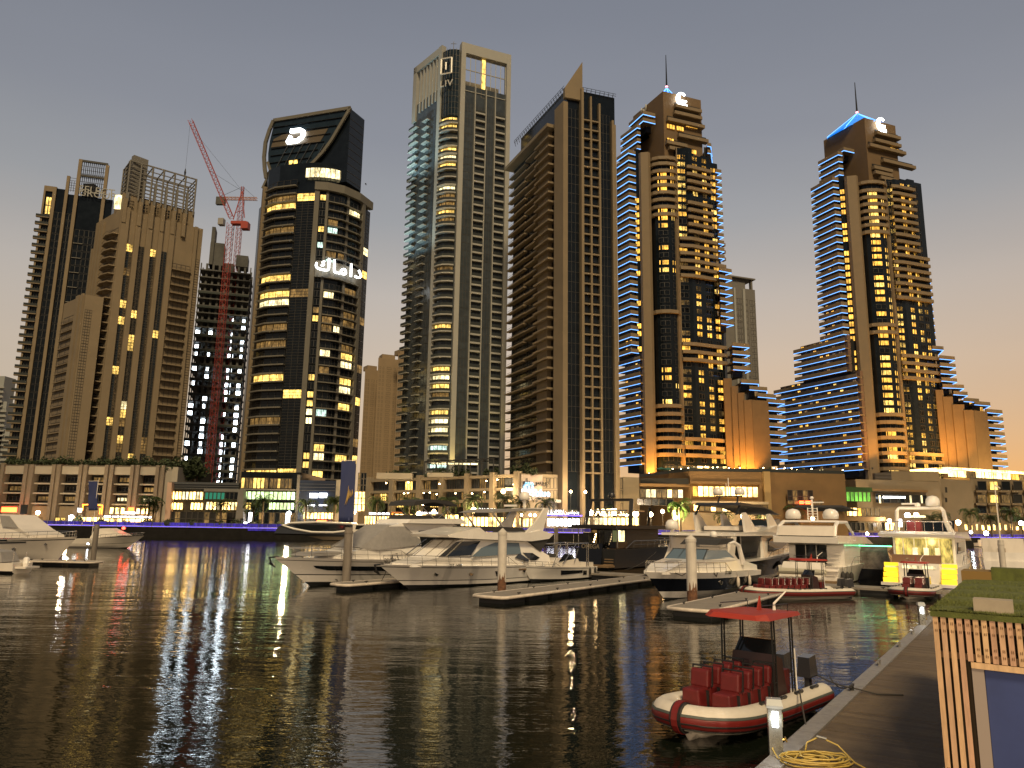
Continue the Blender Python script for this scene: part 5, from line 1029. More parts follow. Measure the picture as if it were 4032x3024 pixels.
# ================================================================ PALMS, LAMPS, PLANTS
PB = mat('palm_bark', (.10, .07, .045), .9, var=.3, nscale=3, bump=.5); PL = mat('palm_leaf', (.045, .075, .02), .6, var=.4, nscale=1.5); PL2 = mat('lit_palm_leaf', (.09, .2, .03), .6, var=.3, nscale=1.5)  # brighter leaf copy has the floodlight painted into its green
def palm_meshes(seed, leafm, hgt=6.2):
    r = random.Random(seed); tr = MB(); pts = [(math.sin(k * .3) * .12, 0, hgt * k / 7) for k in range(8)]; tr.tube(pts, [.32, .27, .25, .24, .24, .25, .3, .4], 9)
    cr = MB(); top = Vector(pts[-1])
    for i in range(38):
        az_ = i * 2.399 + r.random() * .3; el = math.radians(r.uniform(-35, 78)); Lf = r.uniform(3.2, 4.3); d = Vector((math.cos(az_), math.sin(az_), 0)); s = Vector((-d.y, d.x, 0)); prev = top.copy(); e = el; st = Lf / 9
        for j in range(9):
            nx = prev + (d * math.cos(e) + Vector((0, 0, math.sin(e)))) * st; e -= .20 + .04 * j * .6
            w0 = .03; cr.add([prev - s * w0, prev + s * w0, nx + s * w0, nx - s * w0], [(0, 1, 2, 3)])
            if j > 0:
                ll = .62 * math.sin(math.pi * (j + .6) / 10.2) + .12
                for sg in (-1, 1):
                    for q_ in (0, .5):
                        b0 = prev.lerp(nx, q_); tp = b0 + s * sg * ll + d * .28 + Vector((0, 0, -.16 - r.random() * .18)); cr.add([b0, b0 + d * .22, tp], [(0, 1, 2)])
            prev = nx
    return tr.mesh(PB, smooth=True, name='trunk'), cr.mesh(leafm, name='crown')
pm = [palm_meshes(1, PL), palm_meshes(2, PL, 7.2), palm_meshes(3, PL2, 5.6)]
def palm(px, Y, kind, label, sc=1.):
    p = PY(px, Y); t = thing('palm_tree', label, 'palm', (p.x, p.y, GZ), rnd.random() * 6, 'date palms on the far promenade')
    H = p.z - GZ; base_h = (6.2, 7.2, 5.6)[kind] + 1.2; s = H / base_h
    t.scale = (sc * (s * .5 + .5), sc * (s * .5 + .5), s)
    for nm, me in zip(('trunk', 'crown'), pm[kind]): o = bpy.data.objects.new(nm, me); COL.objects.link(o); o.parent = t
for i, (px, Y, k, lab) in enumerate(((y6(1630, 570), 221, 0, 'dark palm before the parking podium, left of the restaurant block'), (y7(30, 600), 222, 1, 'palm at the restaurant block corner by the slanted fin'), (y7(760, 600), 219, 0, 'low palm in front of the restaurant block amber windows'),
    (y7(1215, 560), 219, 1, 'tall palm in front of the greenish lit floors of the oval tower podium'), (y7(1100, 640), 220, 0, 'short palm beside the leaning grey pillar'), (y7(1680, 600), 219, 0, 'palm before the navy club front under its white sign'), (y7(1985, 570), 219, 0, 'palm at the right pier of the navy club front'),
    (y8(60, 440), 218, 0, 'palm partly hidden by the blue banner'), (y8(520, 440), 218, 1, 'palm under the second bay of the sign podium'), (y8(870, 445), 218, 0, 'palm before the third pier of the sign podium'), (y8(1290, 440), 218, 0, 'palm between the third and fourth piers of the sign podium'),
    (y8(1560, 420), 216, 1, 'big dark palm below the fifth pier of the sign podium'), (y8(1900, 405), 216, 1, 'dark palm directly behind the radome of the white yacht'), (x1(430, 430), 216, 1, 'palm below the IRISblue sign'), (x1(680, 450), 216, 0, 'palm to the right of the IRISblue sign panel'),
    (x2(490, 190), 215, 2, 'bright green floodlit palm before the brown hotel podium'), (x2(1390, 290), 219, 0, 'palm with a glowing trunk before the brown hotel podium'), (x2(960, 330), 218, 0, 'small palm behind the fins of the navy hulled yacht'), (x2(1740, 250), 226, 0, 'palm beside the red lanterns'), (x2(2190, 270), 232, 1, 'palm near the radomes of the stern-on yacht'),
    (x3(1200, 770), 244, 0, 'palm seen through the arch of the lit yacht'), (x3(1310, 740), 246, 1, 'taller palm seen through the arch of the lit yacht'), (x3(1620, 700), 262, 0, 'palm before the beige corner of the terrace building'), (x3(1840, 770), 270, 0, 'second palm before the terrace building'), (x3(2050, 700), 276, 1, 'third palm before the terrace building'), (x3(2180, 790), 284, 0, 'palm at the far right end of the promenade'))):
    palm(px, Y, k, lab)
# small roof garden palms and shrubs
LEAF = mat('shrub_leaf', (.035, .05, .018), .7, var=.4, nscale=2)
def bush_mesh(seed, n=220, fl=.22):
    r = random.Random(seed); mb = MB()
    for i in range(n):
        v = Vector((r.gauss(0, 1), r.gauss(0, 1), r.gauss(0, 1))).normalized() * (r.random() ** .4); c = Vector((v.x * 1.0, v.y * 1.0, v.z * .8 + .8)) * (1 + .25 * math.sin(5 * v.x + seed))
        a = Vector((r.gauss(0, 1), r.gauss(0, 1), r.gauss(0, 1))).normalized() * fl; b_ = a.cross(Vector((r.gauss(0, 1), r.gauss(0, 1), r.gauss(0, 1)))).normalized() * fl * .6
        mb.add([c - a, c + b_, c + a, c - b_], [(0, 1, 2, 3)])
    return mb.mesh(LEAF, name='foliage')
bm_ = [bush_mesh(i) for i in range(3)]
def bush(p, s, label, group='shrubs on the podium roofs'):
    t = thing('shrub', label, 'shrub', p, rnd.random() * 6, group); t.scale = (s * 1.3, s, s)
    o = bpy.data.objects.new('foliage', rnd.choice(bm_)); COL.objects.link(o); o.parent = t
    mb = MB(); mb.tube([(0, 0, -.3), (0, 0, .9)], .08, 5); o = bpy.data.objects.new('stem', mb.mesh(PB)); COL.objects.link(o); o.parent = t
zR_ = pA.up(y6(900, 230))[1]
for i in range(22): bush(pA.pos(uA(60 + i * 82, 230), -1.5 - rnd.random() * 2, zR_), rnd.uniform(.8, 1.9), 'dark shrub growing along the parking podium roof edge')
for i in range(9): bush(PY(y6(1830 + i * 40, 250 + (i % 3) * 30), 233 + i) + Vector((0, 0, -2.4)), rnd.uniform(2, 3.4), 'large dark shrub on the terrace left of the oval tower', 'shrubs left of the oval tower')
for i, xx in enumerate((560, 620, 730, 790, 990, 1090, 1160, 1320, 1420, 1640, 1720, 1960, 2050, 2120)):
    p = pC.pos(min(uC_(xx), pC.len + 4), -3, Zc - 1.6); bush(p, rnd.uniform(1.2, 2.2), 'dark shrub on the roof garden of the sign podium', 'shrubs on the sign podium roof')
for i in range(9): p = PY(y5(1180 + i * 110, 1225), 240); p.z = Zg; bush(p, rnd.uniform(.9, 1.5), 'shrub on the hotel podium terrace', 'shrubs on the hotel podium')
for i in range(26):
    u = quay.L[2] - 92 + i * 6.6; p = quay.pos(u, -7 - rnd.random() * 3, GZ); 
    if -160 < p.x < -40: bush(p, rnd.uniform(.8, 1.5), 'low shrub hung with fairy lights before the restaurant block' if -125 < p.x < -85 else 'low shrub along the far promenade', 'shrubs on the promenade')
for i, (x_, y_) in enumerate(((165, 885), (440, 890), (745, 892), (1075, 893), (1620, 888))):
    z_ = y7 if i < 4 else y6; p = PY(z_(x_, y_), 214.6 if i < 4 else 215.5); t = thing('planter', 'round dark planter standing at the quay edge before the restaurant block', 'planter', (p.x, p.y, GZ), group='round planters on the quay edge')
    mb = MB(); mb.lathe([(.7, 0), (1.1, .5), (1.15, 1.4), (1.0, 1.4)], (0, 0, 0), 14); mb.build('pot', mat('dark_pot', (.03, .035, .03), .6), t, off=(0, 0, 0)); o = bpy.data.objects.new('foliage', bm_[i % 3]); COL.objects.link(o); o.parent = t; o.location = (0, 0, 1.0); o.scale = (.9, .9, .5)
# street lamps
def lamp(px, Y, label, m=BULB, s=.42, power=0, col=(1, .7, .36)):
    p = PY(px, Y); t = thing('street_lamp', label, 'street lamp', (p.x, p.y, GZ), group='lit street lamps of the far promenade'); h_ = p.z - GZ
    mb = MB(); mb.tube([(0, 0, 0), (0, 0, h_ * .1), (0, 0, h_ - s)], [.14, .07, .05], 6); mb.build('pole', BLACK, t, off=(0, 0, 0)); mb = MB(); s *= 1.3; mb.lathe([(s * .5, -s), (s, -.1), (s * .85, s * .5), (.05, s)], (0, 0, h_), 10); mb.build('globe', m, t, smooth=True, off=(0, 0, 0))
    if power:
        ld = bpy.data.lights.new('lamp', 'POINT'); ld.energy = power * 7; ld.color = col; ld.shadow_soft_size = .5; lo = bpy.data.objects.new('lamp', ld); COL.objects.link(lo); lo.parent = t; lo.location = (0, -.8, h_)
for px, Y, lab, m, s, pw in ((y6(413, 742), 218, 'street lamp beside the black banner board', BULB, .45, 1400), (y6(450, 885), 215, 'low lamp on the quay edge by the parking podium', BULB, .3, 0), (y6(775, 790), 219, 'bright lamp before the neon sign', BULBW, .5, 900), (y7(1490, 748), 218, 'white umbrella shaped lamp before the oval tower podium', BULBW, .45, 1400), (y7(2195, 735), 216, 'lamp right of the blue banner, over the far pleasure boat', BULB, .45, 1400),
    (y8(255, 600), 217, 'lamp touching the big blue banner pole', BULB, .4, 0), (y8(970, 622), 214, 'brightest orange lamp above the white yacht roofs', BULB, .65, 1800), (y8(1130, 590), 217, 'lamp right of the orange one, under the third pier', BULB, .42, 0), (y8(1562, 575), 215, 'lamp left of the white PAULIN sign', BULB, .6, 1600), (x1(225, 372), 226, 'high lamp left of the IRISblue sign', BULB, .5, 900), (x1(960, 374), 222, 'flat high lamp over the BENJAMIN sign', BULB, .28, 900), (x1(1120, 378), 220, 'flat high lamp just left of the black arch', BULB, .3, 0),
    (x1(425, 628), 215, 'first small globe lamp left of the BENJAMIN sign', BULB, .25, 0), (x1(520, 628), 215, 'second small globe lamp left of the BENJAMIN sign', BULB, .3, 0), (x1(570, 632), 215, 'third small globe lamp left of the BENJAMIN sign', BULB, .3, 0), (x1(635, 632), 215, 'fourth small globe lamp beside the violet post', BULB, .28, 0), (x1(1180, 600), 215, 'lamp beside the gold ART sign', BULB, .6, 1500), (x1(1665, 615), 215, 'lamp at the right of the gold sign', BULB, .7, 1500),
    (x1(1832, 622), 218, 'lamp before the brown podium, left of the green palm', BULB, .5, 1500), (x1(1960, 590), 221, 'orange wall lamp left of the green palm', BULB, .42, 0), (x2(440, 380), 216, 'low lamp under the green palm', BULB, .5, 1800), (x2(1172, 365), 217, 'lamp between the fins of the navy hulled yacht and the palm', BULB, .45, 1400), (x2(1400, 430), 218, 'glowing lamp at a palm trunk', BULB, .4, 900), (x2(1935, 392), 222, 'lamp between the white radomes', BULB, .45, 0),
    (x3(165, 850), 232, 'lamp right of the stern-on yacht', BULB, .4, 900), (x3(745, 832), 240, 'lamp left of the lit yacht arch', BULB, .5, 1500), (x3(1495, 848), 256, 'large lamp right of the lit yacht arch', BULB, .65, 2000), (x3(1635, 955), 246, 'small blue white lamp on the far quay', BULBW, .35, 0), (x3(1800, 965), 250, 'white egg shaped lamp on the far quay', BULBW, .55, 0), (x3(2180, 855), 272, 'cluster lamp at the far right of the promenade', BULBW, .6, 900), (x3(505, 970), 226, 'low lamp on the quay right of the stern-on yacht', BULB, .35, 0), (x3(738, 975), 230, 'low lamp on the quay left of the lit yacht', BULB, .35, 0), (x2(1520, 560), 222, 'low quay lamp left of the stern-on yacht', BULB, .35, 0), (x2(1610, 565), 224, 'second low quay lamp left of the stern-on yacht', BULB, .3, 0)):
    lamp(px, Y, lab, m, s, pw)
# ================================================================ BOATS
GEL = mat('white_gelcoat', (.78, .74, .68), .25, var=.06, nscale=.5, coat=.4); GEL2 = mat('cream_gelcoat', (.68, .62, .54), .35, var=.06, nscale=.6); NAVY = mat('navy_gelcoat', (.006, .007, .011), .15, spec=.35)
ANTI = mat('dark_antifouling', (.012, .012, .013), .7); TINT = mat('tinted_boat_glass', (.01, .012, .014), .06, spec=.8); TINTB = mat('bluish_boat_glass', (.10, .14, .17), .15, spec=.7)
CHR = mat('polished_rail', (.55, .52, .48), .2, metal=.9); CANV = mat('dark_canvas', (.03, .028, .027), .85, var=.2, nscale=4); GCANV = mat('grey_canvas', (.26, .245, .23), .85, var=.1, nscale=3); TEAK = mat('teak_deck', (.22, .14, .07), .7, var=.2, nscale=5)
REDV = mat('red_vinyl', (.11, .006, .006), .55, var=.2, nscale=6); REDT = mat('red_tube_rubber', (.14, .010, .008), .5, var=.12, nscale=5); WTUBE = mat('white_tube_rubber', (.60, .55, .47), .55, var=.08, nscale=2); REDTOP = mat('red_canopy', (.30, .028, .014), .55, var=.08, nscale=3); ROPE = mat('mooring_rope', (.05, .045, .04), .9); WROPE = mat('pale_fender', (.55, .48, .40), .7, var=.2, nscale=3)
HX, HY = .60, .80
class Boat:
    def __init__(s, name, label, tip, head, L, B, zb, zs, rake=3., group='yachts moored at the marina', cat='motor yacht', low=.0, full=2.4):
        """tip: bow tip in plan; head: direction from stern to bow"""
        h = Vector(head).normalized(); s.L, s.B, s.zb, s.zs, s.rake, s.full, s.low = L, B, zb, zs, rake, full, low
        st = Vector((tip[0], tip[1])) - h * L; s.root = thing(name, label, cat, (st.x, st.y, 0), math.atan2(h.y, h.x), group)
    def hp(s, t, f, sg=1, off=0.):
        """a point of the hull side: t from stern 0 to bow 1, f from keel line 0 through chine .25 to deck edge 1"""
        bd = s.B / 2 * (1 - max(0, (t - .42) / .58) ** s.full) * (.93 + .07 * min(t / .3, 1)); bc = s.B / 2 * .86 * (1 - max(0, (t - .30) / .70) ** 1.7)
        zd = s.zs + (s.zb - s.zs) * t ** 1.6; zc = .12 + .55 * max(0, t - .5) ** 1.5 * s.zb / 2; zk = -.5 + .5 * max(0, (t - .8) / .2) ** 2 * .6
        if f <= .25: g = f / .25; y = bc * g; z = zk + (zc - zk) * g
        else: g = (f - .25) / .75; y = bc + (bd - bc) * g ** 1.25; z = zc + (zd - zc) * g
        x = (s.L - s.rake) * t + s.rake * t * min(max(z / max(zd, .1), -.1), 1) ** 1.0
        return Vector((x, sg * (max(y, 0) + off), z))
    def part(s, name, mb, m, smooth=False, parent=None, **k): return mb.build(name, m, parent or s.root, smooth=smooth, off=(0, 0, 0), **k)
    def hull(s, bands, mats):
        """bands: [(f0, f1, material index)]"""
        mb = MB(); n = 26
        for f0, f1, m in bands:
            k = max(1, int((f1 - f0) / .12))
            for sg in (1, -1):
                rows = [[s.hp(t / n, f0 + (f1 - f0) * j / k, sg) for t in range(n + 1)] for j in range(k + 1)]
                if sg < 0: rows = [r[::-1] for r in rows]
                mb.loft(rows[::-1], False, False, m)
        tr = [s.hp(0, f) for f in (0, .12, .25, .5, .75, 1)]; o = [Vector((p.x, -p.y, p.z)) for p in tr[::-1]]; mb.add(tr + o, [tuple(range(len(tr) * 2))], bands[-1][2])
        dk = [s.hp(t / n, 1, 1, -.06) for t in range(n + 1)]; vs = []
        for p in dk: vs += [(p.x, p.y, p.z - .03), (p.x, -p.y, p.z - .03)]
        mb.add(vs, [(2 * i, 2 * i + 2, 2 * i + 3, 2 * i + 1) for i in range(n)], bands[-1][2])
        return s.part('hull', mb, mats, True)
    def strip(s, name, t0, t1, f0, f1, m, off=.03, n=8, sides=(1, -1), parent=None):
        for sg in sides:
            mb = MB(); lo = []; hi = []
            for i in range(n + 1):
                t = t0 + (t1 - t0) * i / n; a = f0(i / n) if callable(f0) else f0; b = f1(i / n) if callable(f1) else f1
                lo.append(s.hp(t, a, sg, off)); hi.append(s.hp(t, b, sg, off))
            inn = [[p - Vector((0, sg * .05, 0)) for p in r] for r in (lo, hi)]
            mb.loft([inn[0], lo, hi, inn[1]], False, False); s.part(name, mb, m, parent=parent)
    def solid(s, name, prof, wf, m, smooth=False, parent=None):
        """a body drawn by its side profile, as wide at each point as wf says"""
        mb = MB(); a = [(x, wf(x, z), z) for x, z in prof]; b = [(x, -wf(x, z), z) for x, z in prof]; mb.loft([a, b], True, True); return s.part(name, mb, m, smooth, parent)
    def pane(s, name, prof, wf, m, off=.03, sides=(1, -1), parent=None):
        for sg in sides:
            mb = MB(); a = [(x, sg * (wf(x, z) + off), z) for x, z in prof]; b = [(x, sg * (wf(x, z) - .03), z) for x, z in prof]; mb.loft([b, a], True, True); s.part(name, mb, m, parent=parent)
    def rail(s, t0, t1, h=.65, n=9, m=None, f=1., name='handrail', low=True, inset=.08):
        mb = MB(); m = m or CHR
        for sg in (1, -1):
            pts = [s.hp(t0 + (t1 - t0) * i / n, f, sg, -inset) for i in range(n + 1)]; top = [p + Vector((.12, 0, h * (1 if i < n else .9))) for i, p in enumerate(pts)]; top[0] = pts[0] + Vector((0, 0, .05)); mb.tube(top, .028, 5)
            if low: mb.tube([p.lerp(q, .5) for p, q in zip(pts[1:], top[1:])], .015, 4)
            for p, q in zip(pts[1:], top[1:]): mb.tube([p, q], .02, 4)
        a = s.hp(t1, f, 1, -inset) + Vector((.12, 0, h * .9)); mb.tube([a, a + Vector((.35, -a.y, 0)), Vector((a.x, -a.y, a.z))], .028, 5); return s.part(name, mb, m)
    def dome(s, x, y, z, r, name='radome', stand=.0, m=None):
        mb = MB(); mb.lathe([(r * .8, 0), (r * .98, .1 * r), (r, .7 * r), (r * .9, 1.15 * r), (r * .6, 1.5 * r), (.02, 1.65 * r)], (x, y, z), 14); o = s.part(name, mb, m or GEL, True)
        if stand: mb = MB(); mb.tube([(x, y, z - stand), (x, y, z + .02)], r * .28, 6); s.part('mount', mb, GEL, parent=o)
        return o
    def fender(s, t, f=.8, sg=1, m=None, r=.14, l_=.75):
        p = s.hp(t, f, sg, r + .03); mb = MB(); mb.lathe([(.03, l_ / 2 + .1), (r * .6, l_ / 2), (r, l_ * .3), (r, -l_ * .3), (r * .5, -l_ / 2), (.02, -l_ / 2 - .05)], p, 10); mb.tube([p + Vector((0, 0, l_ / 2)), s.hp(t, 1, sg, .02) + Vector((0, 0, .1))], .015, 4); return s.part('fender', mb, m or WROPE, True)
    def anchor(s):
        p = s.hp(1, 1); mb = MB(); mb.bar((p.x - .5, 0, p.z + .02), (p.x + .35, 0, p.z - .05), .14, .1); mb.tube([(p.x + .35, 0, p.z), (p.x + .1, 0, p.z - .55), (p.x - .25, .0, p.z - .75)], [.06, .07, .05], 6); mb.prism([(p.x + .15, -.25, p.z - .55), (p.x + .15, .25, p.z - .55), (p.x - .3, 0, p.z - .85)], (.05, 0, .12)); s.part('anchor', mb, BLACK)
    def port(s, t, f, r=.16, sides=(1, -1), m=None):
        for sg in sides:
            p = s.hp(t, f, sg, .0); mb = MB(); ring = []
            for dy, rr in ((-.02, r * 1.2), (.05, r * 1.2), (.05, r), (.02, r)): ring.append([(p.x + rr * 1.25 * math.cos(k * .5236), p.y + sg * dy, p.z + rr * math.sin(k * .5236)) for k in range(12)])
            mb.loft(ring, True, False, 0); mb.add(ring[-1], [tuple(range(12))], 1); s.part('porthole', mb, [CHR, m or TINT])
    def reg(s, txt, t, f, size=.42, sg=1, m=None, parent=None):
        p = s.hp(t, f, sg, .05); q = s.hp(t - .06, f, sg, .05); x = (q - p) if sg > 0 else (p - q)
        x.z *= .6; nrm = Vector((x.y, -x.x, 0)) ; nrm = nrm if nrm.y * sg > 0 else -nrm
        o = text('lettering', txt, size, (0, 0, 0), (1, 0, 0), m or BLACK, None, .006, offset=.008); TEXTS.pop(); TEXTS.append(o)
        X = x.normalized(); Zn = nrm.normalized(); Yn = Zn.cross(X); Mx = Matrix((X, Yn, Zn)).transposed().to_4x4(); Mx.translation = p; o.parent = s.root; o.matrix_local = Mx; return o
WH = lambda w0, z0, tum, L, nose=0.: (lambda x, z: max((w0 - tum * max(z - z0, 0)) * (1 - nose * max(0, x / L - .5) ** 2 * 4), .02))
Hd = (-HX, -HY)
def tip_of(px, s_): p = PZ(px, 0); return (p.x + Hd[0] * s_, p.y + Hd[1] * s_)
# ---- the two big white yachts, bows to the left
L = 22.5; b3 = Boat('motor_yacht', 'large white motor yacht numbered DP 5786, behind the wooden pile with the big blue banner', tip_of((1227, 2307), 3.8), Hd, L, 5.4, 2.35, 1.7, 3.6)
b3.hull([(0, .25, 0), (.25, .46, 1), (.46, .49, 2), (.49, .90, 1), (.90, .92, 2), (.92, 1, 1)], [ANTI, GEL, BLACK])
b3.strip('hull_window', .90, .60, lambda u: .60 + .02 * (1 - u) + (.06 if u < .08 else 0), lambda u: .76, TINT); b3.strip('hull_window', .585, .40, lambda u: .60 + .1 * max(0, 1 - u * 8), .77, TINT)
wf = WH(2.35, 2.0, .32, L, .9); X = lambda a: L - a
b3.solid('deckhouse', [(X(5.0), 2.3), (X(7.4), 2.9), (X(10.6), 4.75), (X(12), 5.0), (X(19), 5.0), (X(20), 4.7), (X(20), 1.8), (X(5), 2.0)], wf, GEL)
b3.pane('windscreen_cover', [(X(7.0), 2.95), (X(10.4), 4.7), (X(12.5), 4.72), (X(14.6), 3.15), (X(9), 2.75)], wf, GCANV, .03); b3.solid('windscreen_cover', [(X(7.3), 2.98), (X(10.6), 4.87), (X(10.9), 4.80), (X(7.6), 2.9)], lambda x, z: wf(x, z) - .02, GCANV)
b3.pane('side_window', [(X(14.1), 2.15), (X(14.1), 4.35), (X(16.2), 4.45), (X(18.2), 4.0), (X(19.3), 3.2), (X(19.3), 2.15)], wf, TINT, .05)
b3.solid('foredeck_pad', [(X(2.2), 2.38), (X(3.2), 2.62), (X(5.6), 2.66), (X(6.2), 2.35)], lambda x, z: 1.1, GCANV)
b3.solid('flybridge', [(X(12.2), 5.0), (X(12.6), 5.35), (X(19.5), 5.5), (X(20.5), 5.0)], lambda x, z: 2.0, GEL); b3.solid('helm_cover', [(X(12.9), 5.3), (X(13.4), 5.75), (X(17.5), 5.8), (X(18.2), 5.4)], lambda x, z: 1.3, CANV)
b3.solid('bimini', [(X(13.3), 6.55), (X(13.6), 6.95), (X(15.5), 7.2), (X(18.0), 7.15), (X(19.3), 6.8), (X(19.3), 6.65), (X(16), 6.95)], lambda x, z: 1.6, CANV)
mb = MB(); [mb.tube([(X(a), y, 5.3), (X(a2), y, 6.8)], .035, 5) for y in (-1.5, 1.5) for a, a2 in ((16.5, 14), (16.5, 18.6), (19.5, 17.4))]; b3.part('bimini_frame', mb, CHR)
b3.rail(.45, .93, .75); b3.anchor(); b3.reg('DP 5786', .60, .94, .36); mb = MB(); a = b3.hp(.56, 1); mb.tube([a + Vector((0, 0, -1.3)), a + Vector((0, .1, .45)), a + Vector((-.5, .1, .5)), a + Vector((-.75, .1, -.2))], .05, 6); b3.part('boarding_ladder', mb, BLACK)
L = 20.4; X = lambda a: L - a; b4 = Boat('motor_yacht', 'white flybridge yacht numbered DT 1490, bow in front of the larger white yacht', tip_of((1611, 2318), 3.4), Hd, L, 5.0, 1.95, 1.45, 3.3)
b4.hull([(0, .25, 0), (.25, .40, 1), (.40, .43, 2), (.43, .90, 1), (.90, .93, 2), (.93, 1, 1)], [ANTI, GEL, BLACK])
b4.port(.80, .68, .17); b4.port(.62, .68, .17, m=TEAK); b4.port(.26, .74, .15); b4.strip('hull_window', .47, .415, lambda u: .5 + .1 * abs(u - .5), .76, TINT)
wf = WH(2.1, 1.6, .30, L, .7)
b4.solid('deckhouse', [(X(2.4), 1.95), (X(4.9), 2.35), (X(7.3), 3.65), (X(8.2), 3.85), (X(17.2), 3.95), (X(18.4), 2.8), (X(20.0), 2.2), (X(20.0), 1.4), (X(2.4), 1.7)], wf, GEL)
b4.pane('windscreen', [(X(5.0), 2.42), (X(7.2), 3.58), (X(10.2), 3.62), (X(8.6), 2.5)], wf, TINT, .03); b4.pane('side_window', [(X(8.7), 2.35), (X(10.2), 3.05), (X(12.2), 3.48), (X(15.6), 3.4), (X(15.6), 2.45)], wf, TINTB, .04)
b4.pane('side_window', [(X(14.6), 2.15), (X(15.4), 2.5), (X(16.6), 1.9), (X(16.3), 1.7)], wf, TINT, .05); b4.pane('side_window', [(X(15.9), 2.55), (X(17.3), 2.5), (X(18.3), 2.05), (X(17.6), 1.85), (X(16.9), 1.85)], wf, TINT, .06)
mb = MB(); [mb.bar((X(5.0 + i * .05), y, 2.45), (X(7.3), y * .96, 3.72), .06) for i, y in enumerate((-2.1, -1.2, 0, 1.2, 2.1))]; b4.part('windscreen_frame', mb, CHR)
b4.solid('flybridge', [(X(5.6), 3.95), (X(5.4), 4.15), (X(9.4), 4.75), (X(10.2), 4.35), (X(16.6), 4.3), (X(18.3), 4.55), (X(20.6), 4.2), (X(19.8), 3.75), (X(17), 3.55), (X(8), 3.82)], lambda x, z: 2.05, GEL)
b4.solid('flybridge_pad', [(X(9.8), 4.4), (X(10.4), 4.85), (X(15.8), 4.75), (X(16.4), 4.4)], lambda x, z: 1.75, CANV)
for y in (-1.85, 1.85):
    mb = MB(); mb.prism([(X(16.2), y - .1, 4.3), (X(18.9), y - .1, 4.4), (X(19.8), y - .1, 6.4), (X(19.2), y - .1, 6.6), (X(18.2), y - .1, 5.6)], (0, .2, 0)); b4.part('radar_arch', mb, GEL)
mb = MB(); mb.box(X(19.9), X(19.2), -1.9, 1.9, 6.35, 6.6); b4.part('arch_bridge', mb, GEL)
b4.solid('bimini', [(X(11.0), 6.0), (X(13), 6.35), (X(16), 6.45), (X(19.5), 6.55), (X(19.5), 6.4), (X(15.5), 6.25), (X(12), 6.0)], lambda x, z: 1.75, GCANV); mb = MB(); [mb.bar((X(13.6), y, 4.4), (X(11.6), y, 6.1), .22, .05) for y in (-1.6, 1.6)]; [mb.tube([(X(16), y, 4.4), (X(15), y, 6.3)], .03, 5) for y in (-1.6, 1.6)]; b4.part('bimini_frame', mb, GEL)
b4.dome(X(18.6), 0, 7.35, .5, stand=.9); mb = MB(); mb.bar((X(16.4), -.7, 6.75), (X(16.4), .7, 6.75), .18); mb.tube([(X(17.5), .9, 6.5), (X(16), .9, 8.6)], .02, 4); b4.part('radar_bar', mb, GEL)
b4.rail(.30, .95, .72, 11); b4.anchor(); b4.reg('DT 1490', .72, .95, .34); b4.fender(.44, .78); b4.strip('vent', .30, .235, .76, .84, TEAK)
mb = MB(); mb.prism([(X(17.0), -1.9, 3.5), (X(19.8), -1.9, 3.6), (X(18.6), -1.9, 2.6)], (0, 3.8, 0)); b4.part('cockpit_canopy', mb, CANV)
# ---- small open sports boat
t5 = tip_of((2077, 2292), .7); L = 10.6; X = lambda a: L - a; b5 = Boat('sports_boat', 'small white open sports boat with a steel frame, inside the middle pontoon finger', t5, Hd, L, 3.0, 1.45, 1.1, 1.2, cat='speedboat')
b5.hull([(0, .25, 0), (.25, .88, 1), (.88, .91, 2), (.91, 1, 1)], [ANTI, GEL, BLACK]); b5.strip('hull_window', .62, .28, lambda u: .5 + .1 * u, lambda u: .78, TINT); b5.strip('hull_window', .27, .2, .45, .74, TINT)
wf = WH(1.15, 1.2, .2, L, .8); b5.solid('console', [(X(3.4), 1.3), (X(5), 1.75), (X(5.4), 2.0), (X(7.6), 1.9), (X(7.8), 1.1), (X(3.4), 1.1)], wf, GEL2); b5.pane('windscreen', [(X(4.2), 1.7), (X(5.4), 2.4), (X(6.6), 2.3), (X(7), 1.9)], wf, TINT)
mb = MB(); 
for y in (-1.2, 1.2):
    mb.tube([(X(2.9), y, 1.3), (X(4.3), y, 3.25), (X(9.2), y, 3.35), (X(9.2), y, 1.2)], .045, 6); mb.tube([(X(4.6), y, 1.5), (X(7.0), y, 3.3)], .04, 6); mb.tube([(X(6.6), y, 1.5), (X(7.3), y, 2.8)], .04, 6); mb.tube([(X(8.9), y, 3.3), (X(8.9), y, 1.2)], .05, 6)
mb.bar((X(4.3), -1.2, 3.25), (X(4.3), 1.2, 3.25), .08); mb.bar((X(9.2), -1.2, 3.35), (X(9.2), 1.2, 3.35), .08); mb.tube([(X(5), 0, 3.3), (X(5), 0, 4.3)], .02, 4); mb.tube([(X(7.6), .5, 3.3), (X(7.6), .5, 4.1)], .02, 4); b5.part('tower_frame', mb, CHR)
b5.rail(.62, .95, .4, 5); mb = MB(); mb.box(.3, 1.6, -1.1, 1.1, 1.0, 1.5); b5.part('sun_pad', mb, GEL2); b5.fender(.16, .7, r=.12, l_=.5, m=CANV); b5.fender(.06, .7, r=.12, l_=.5, m=CANV)
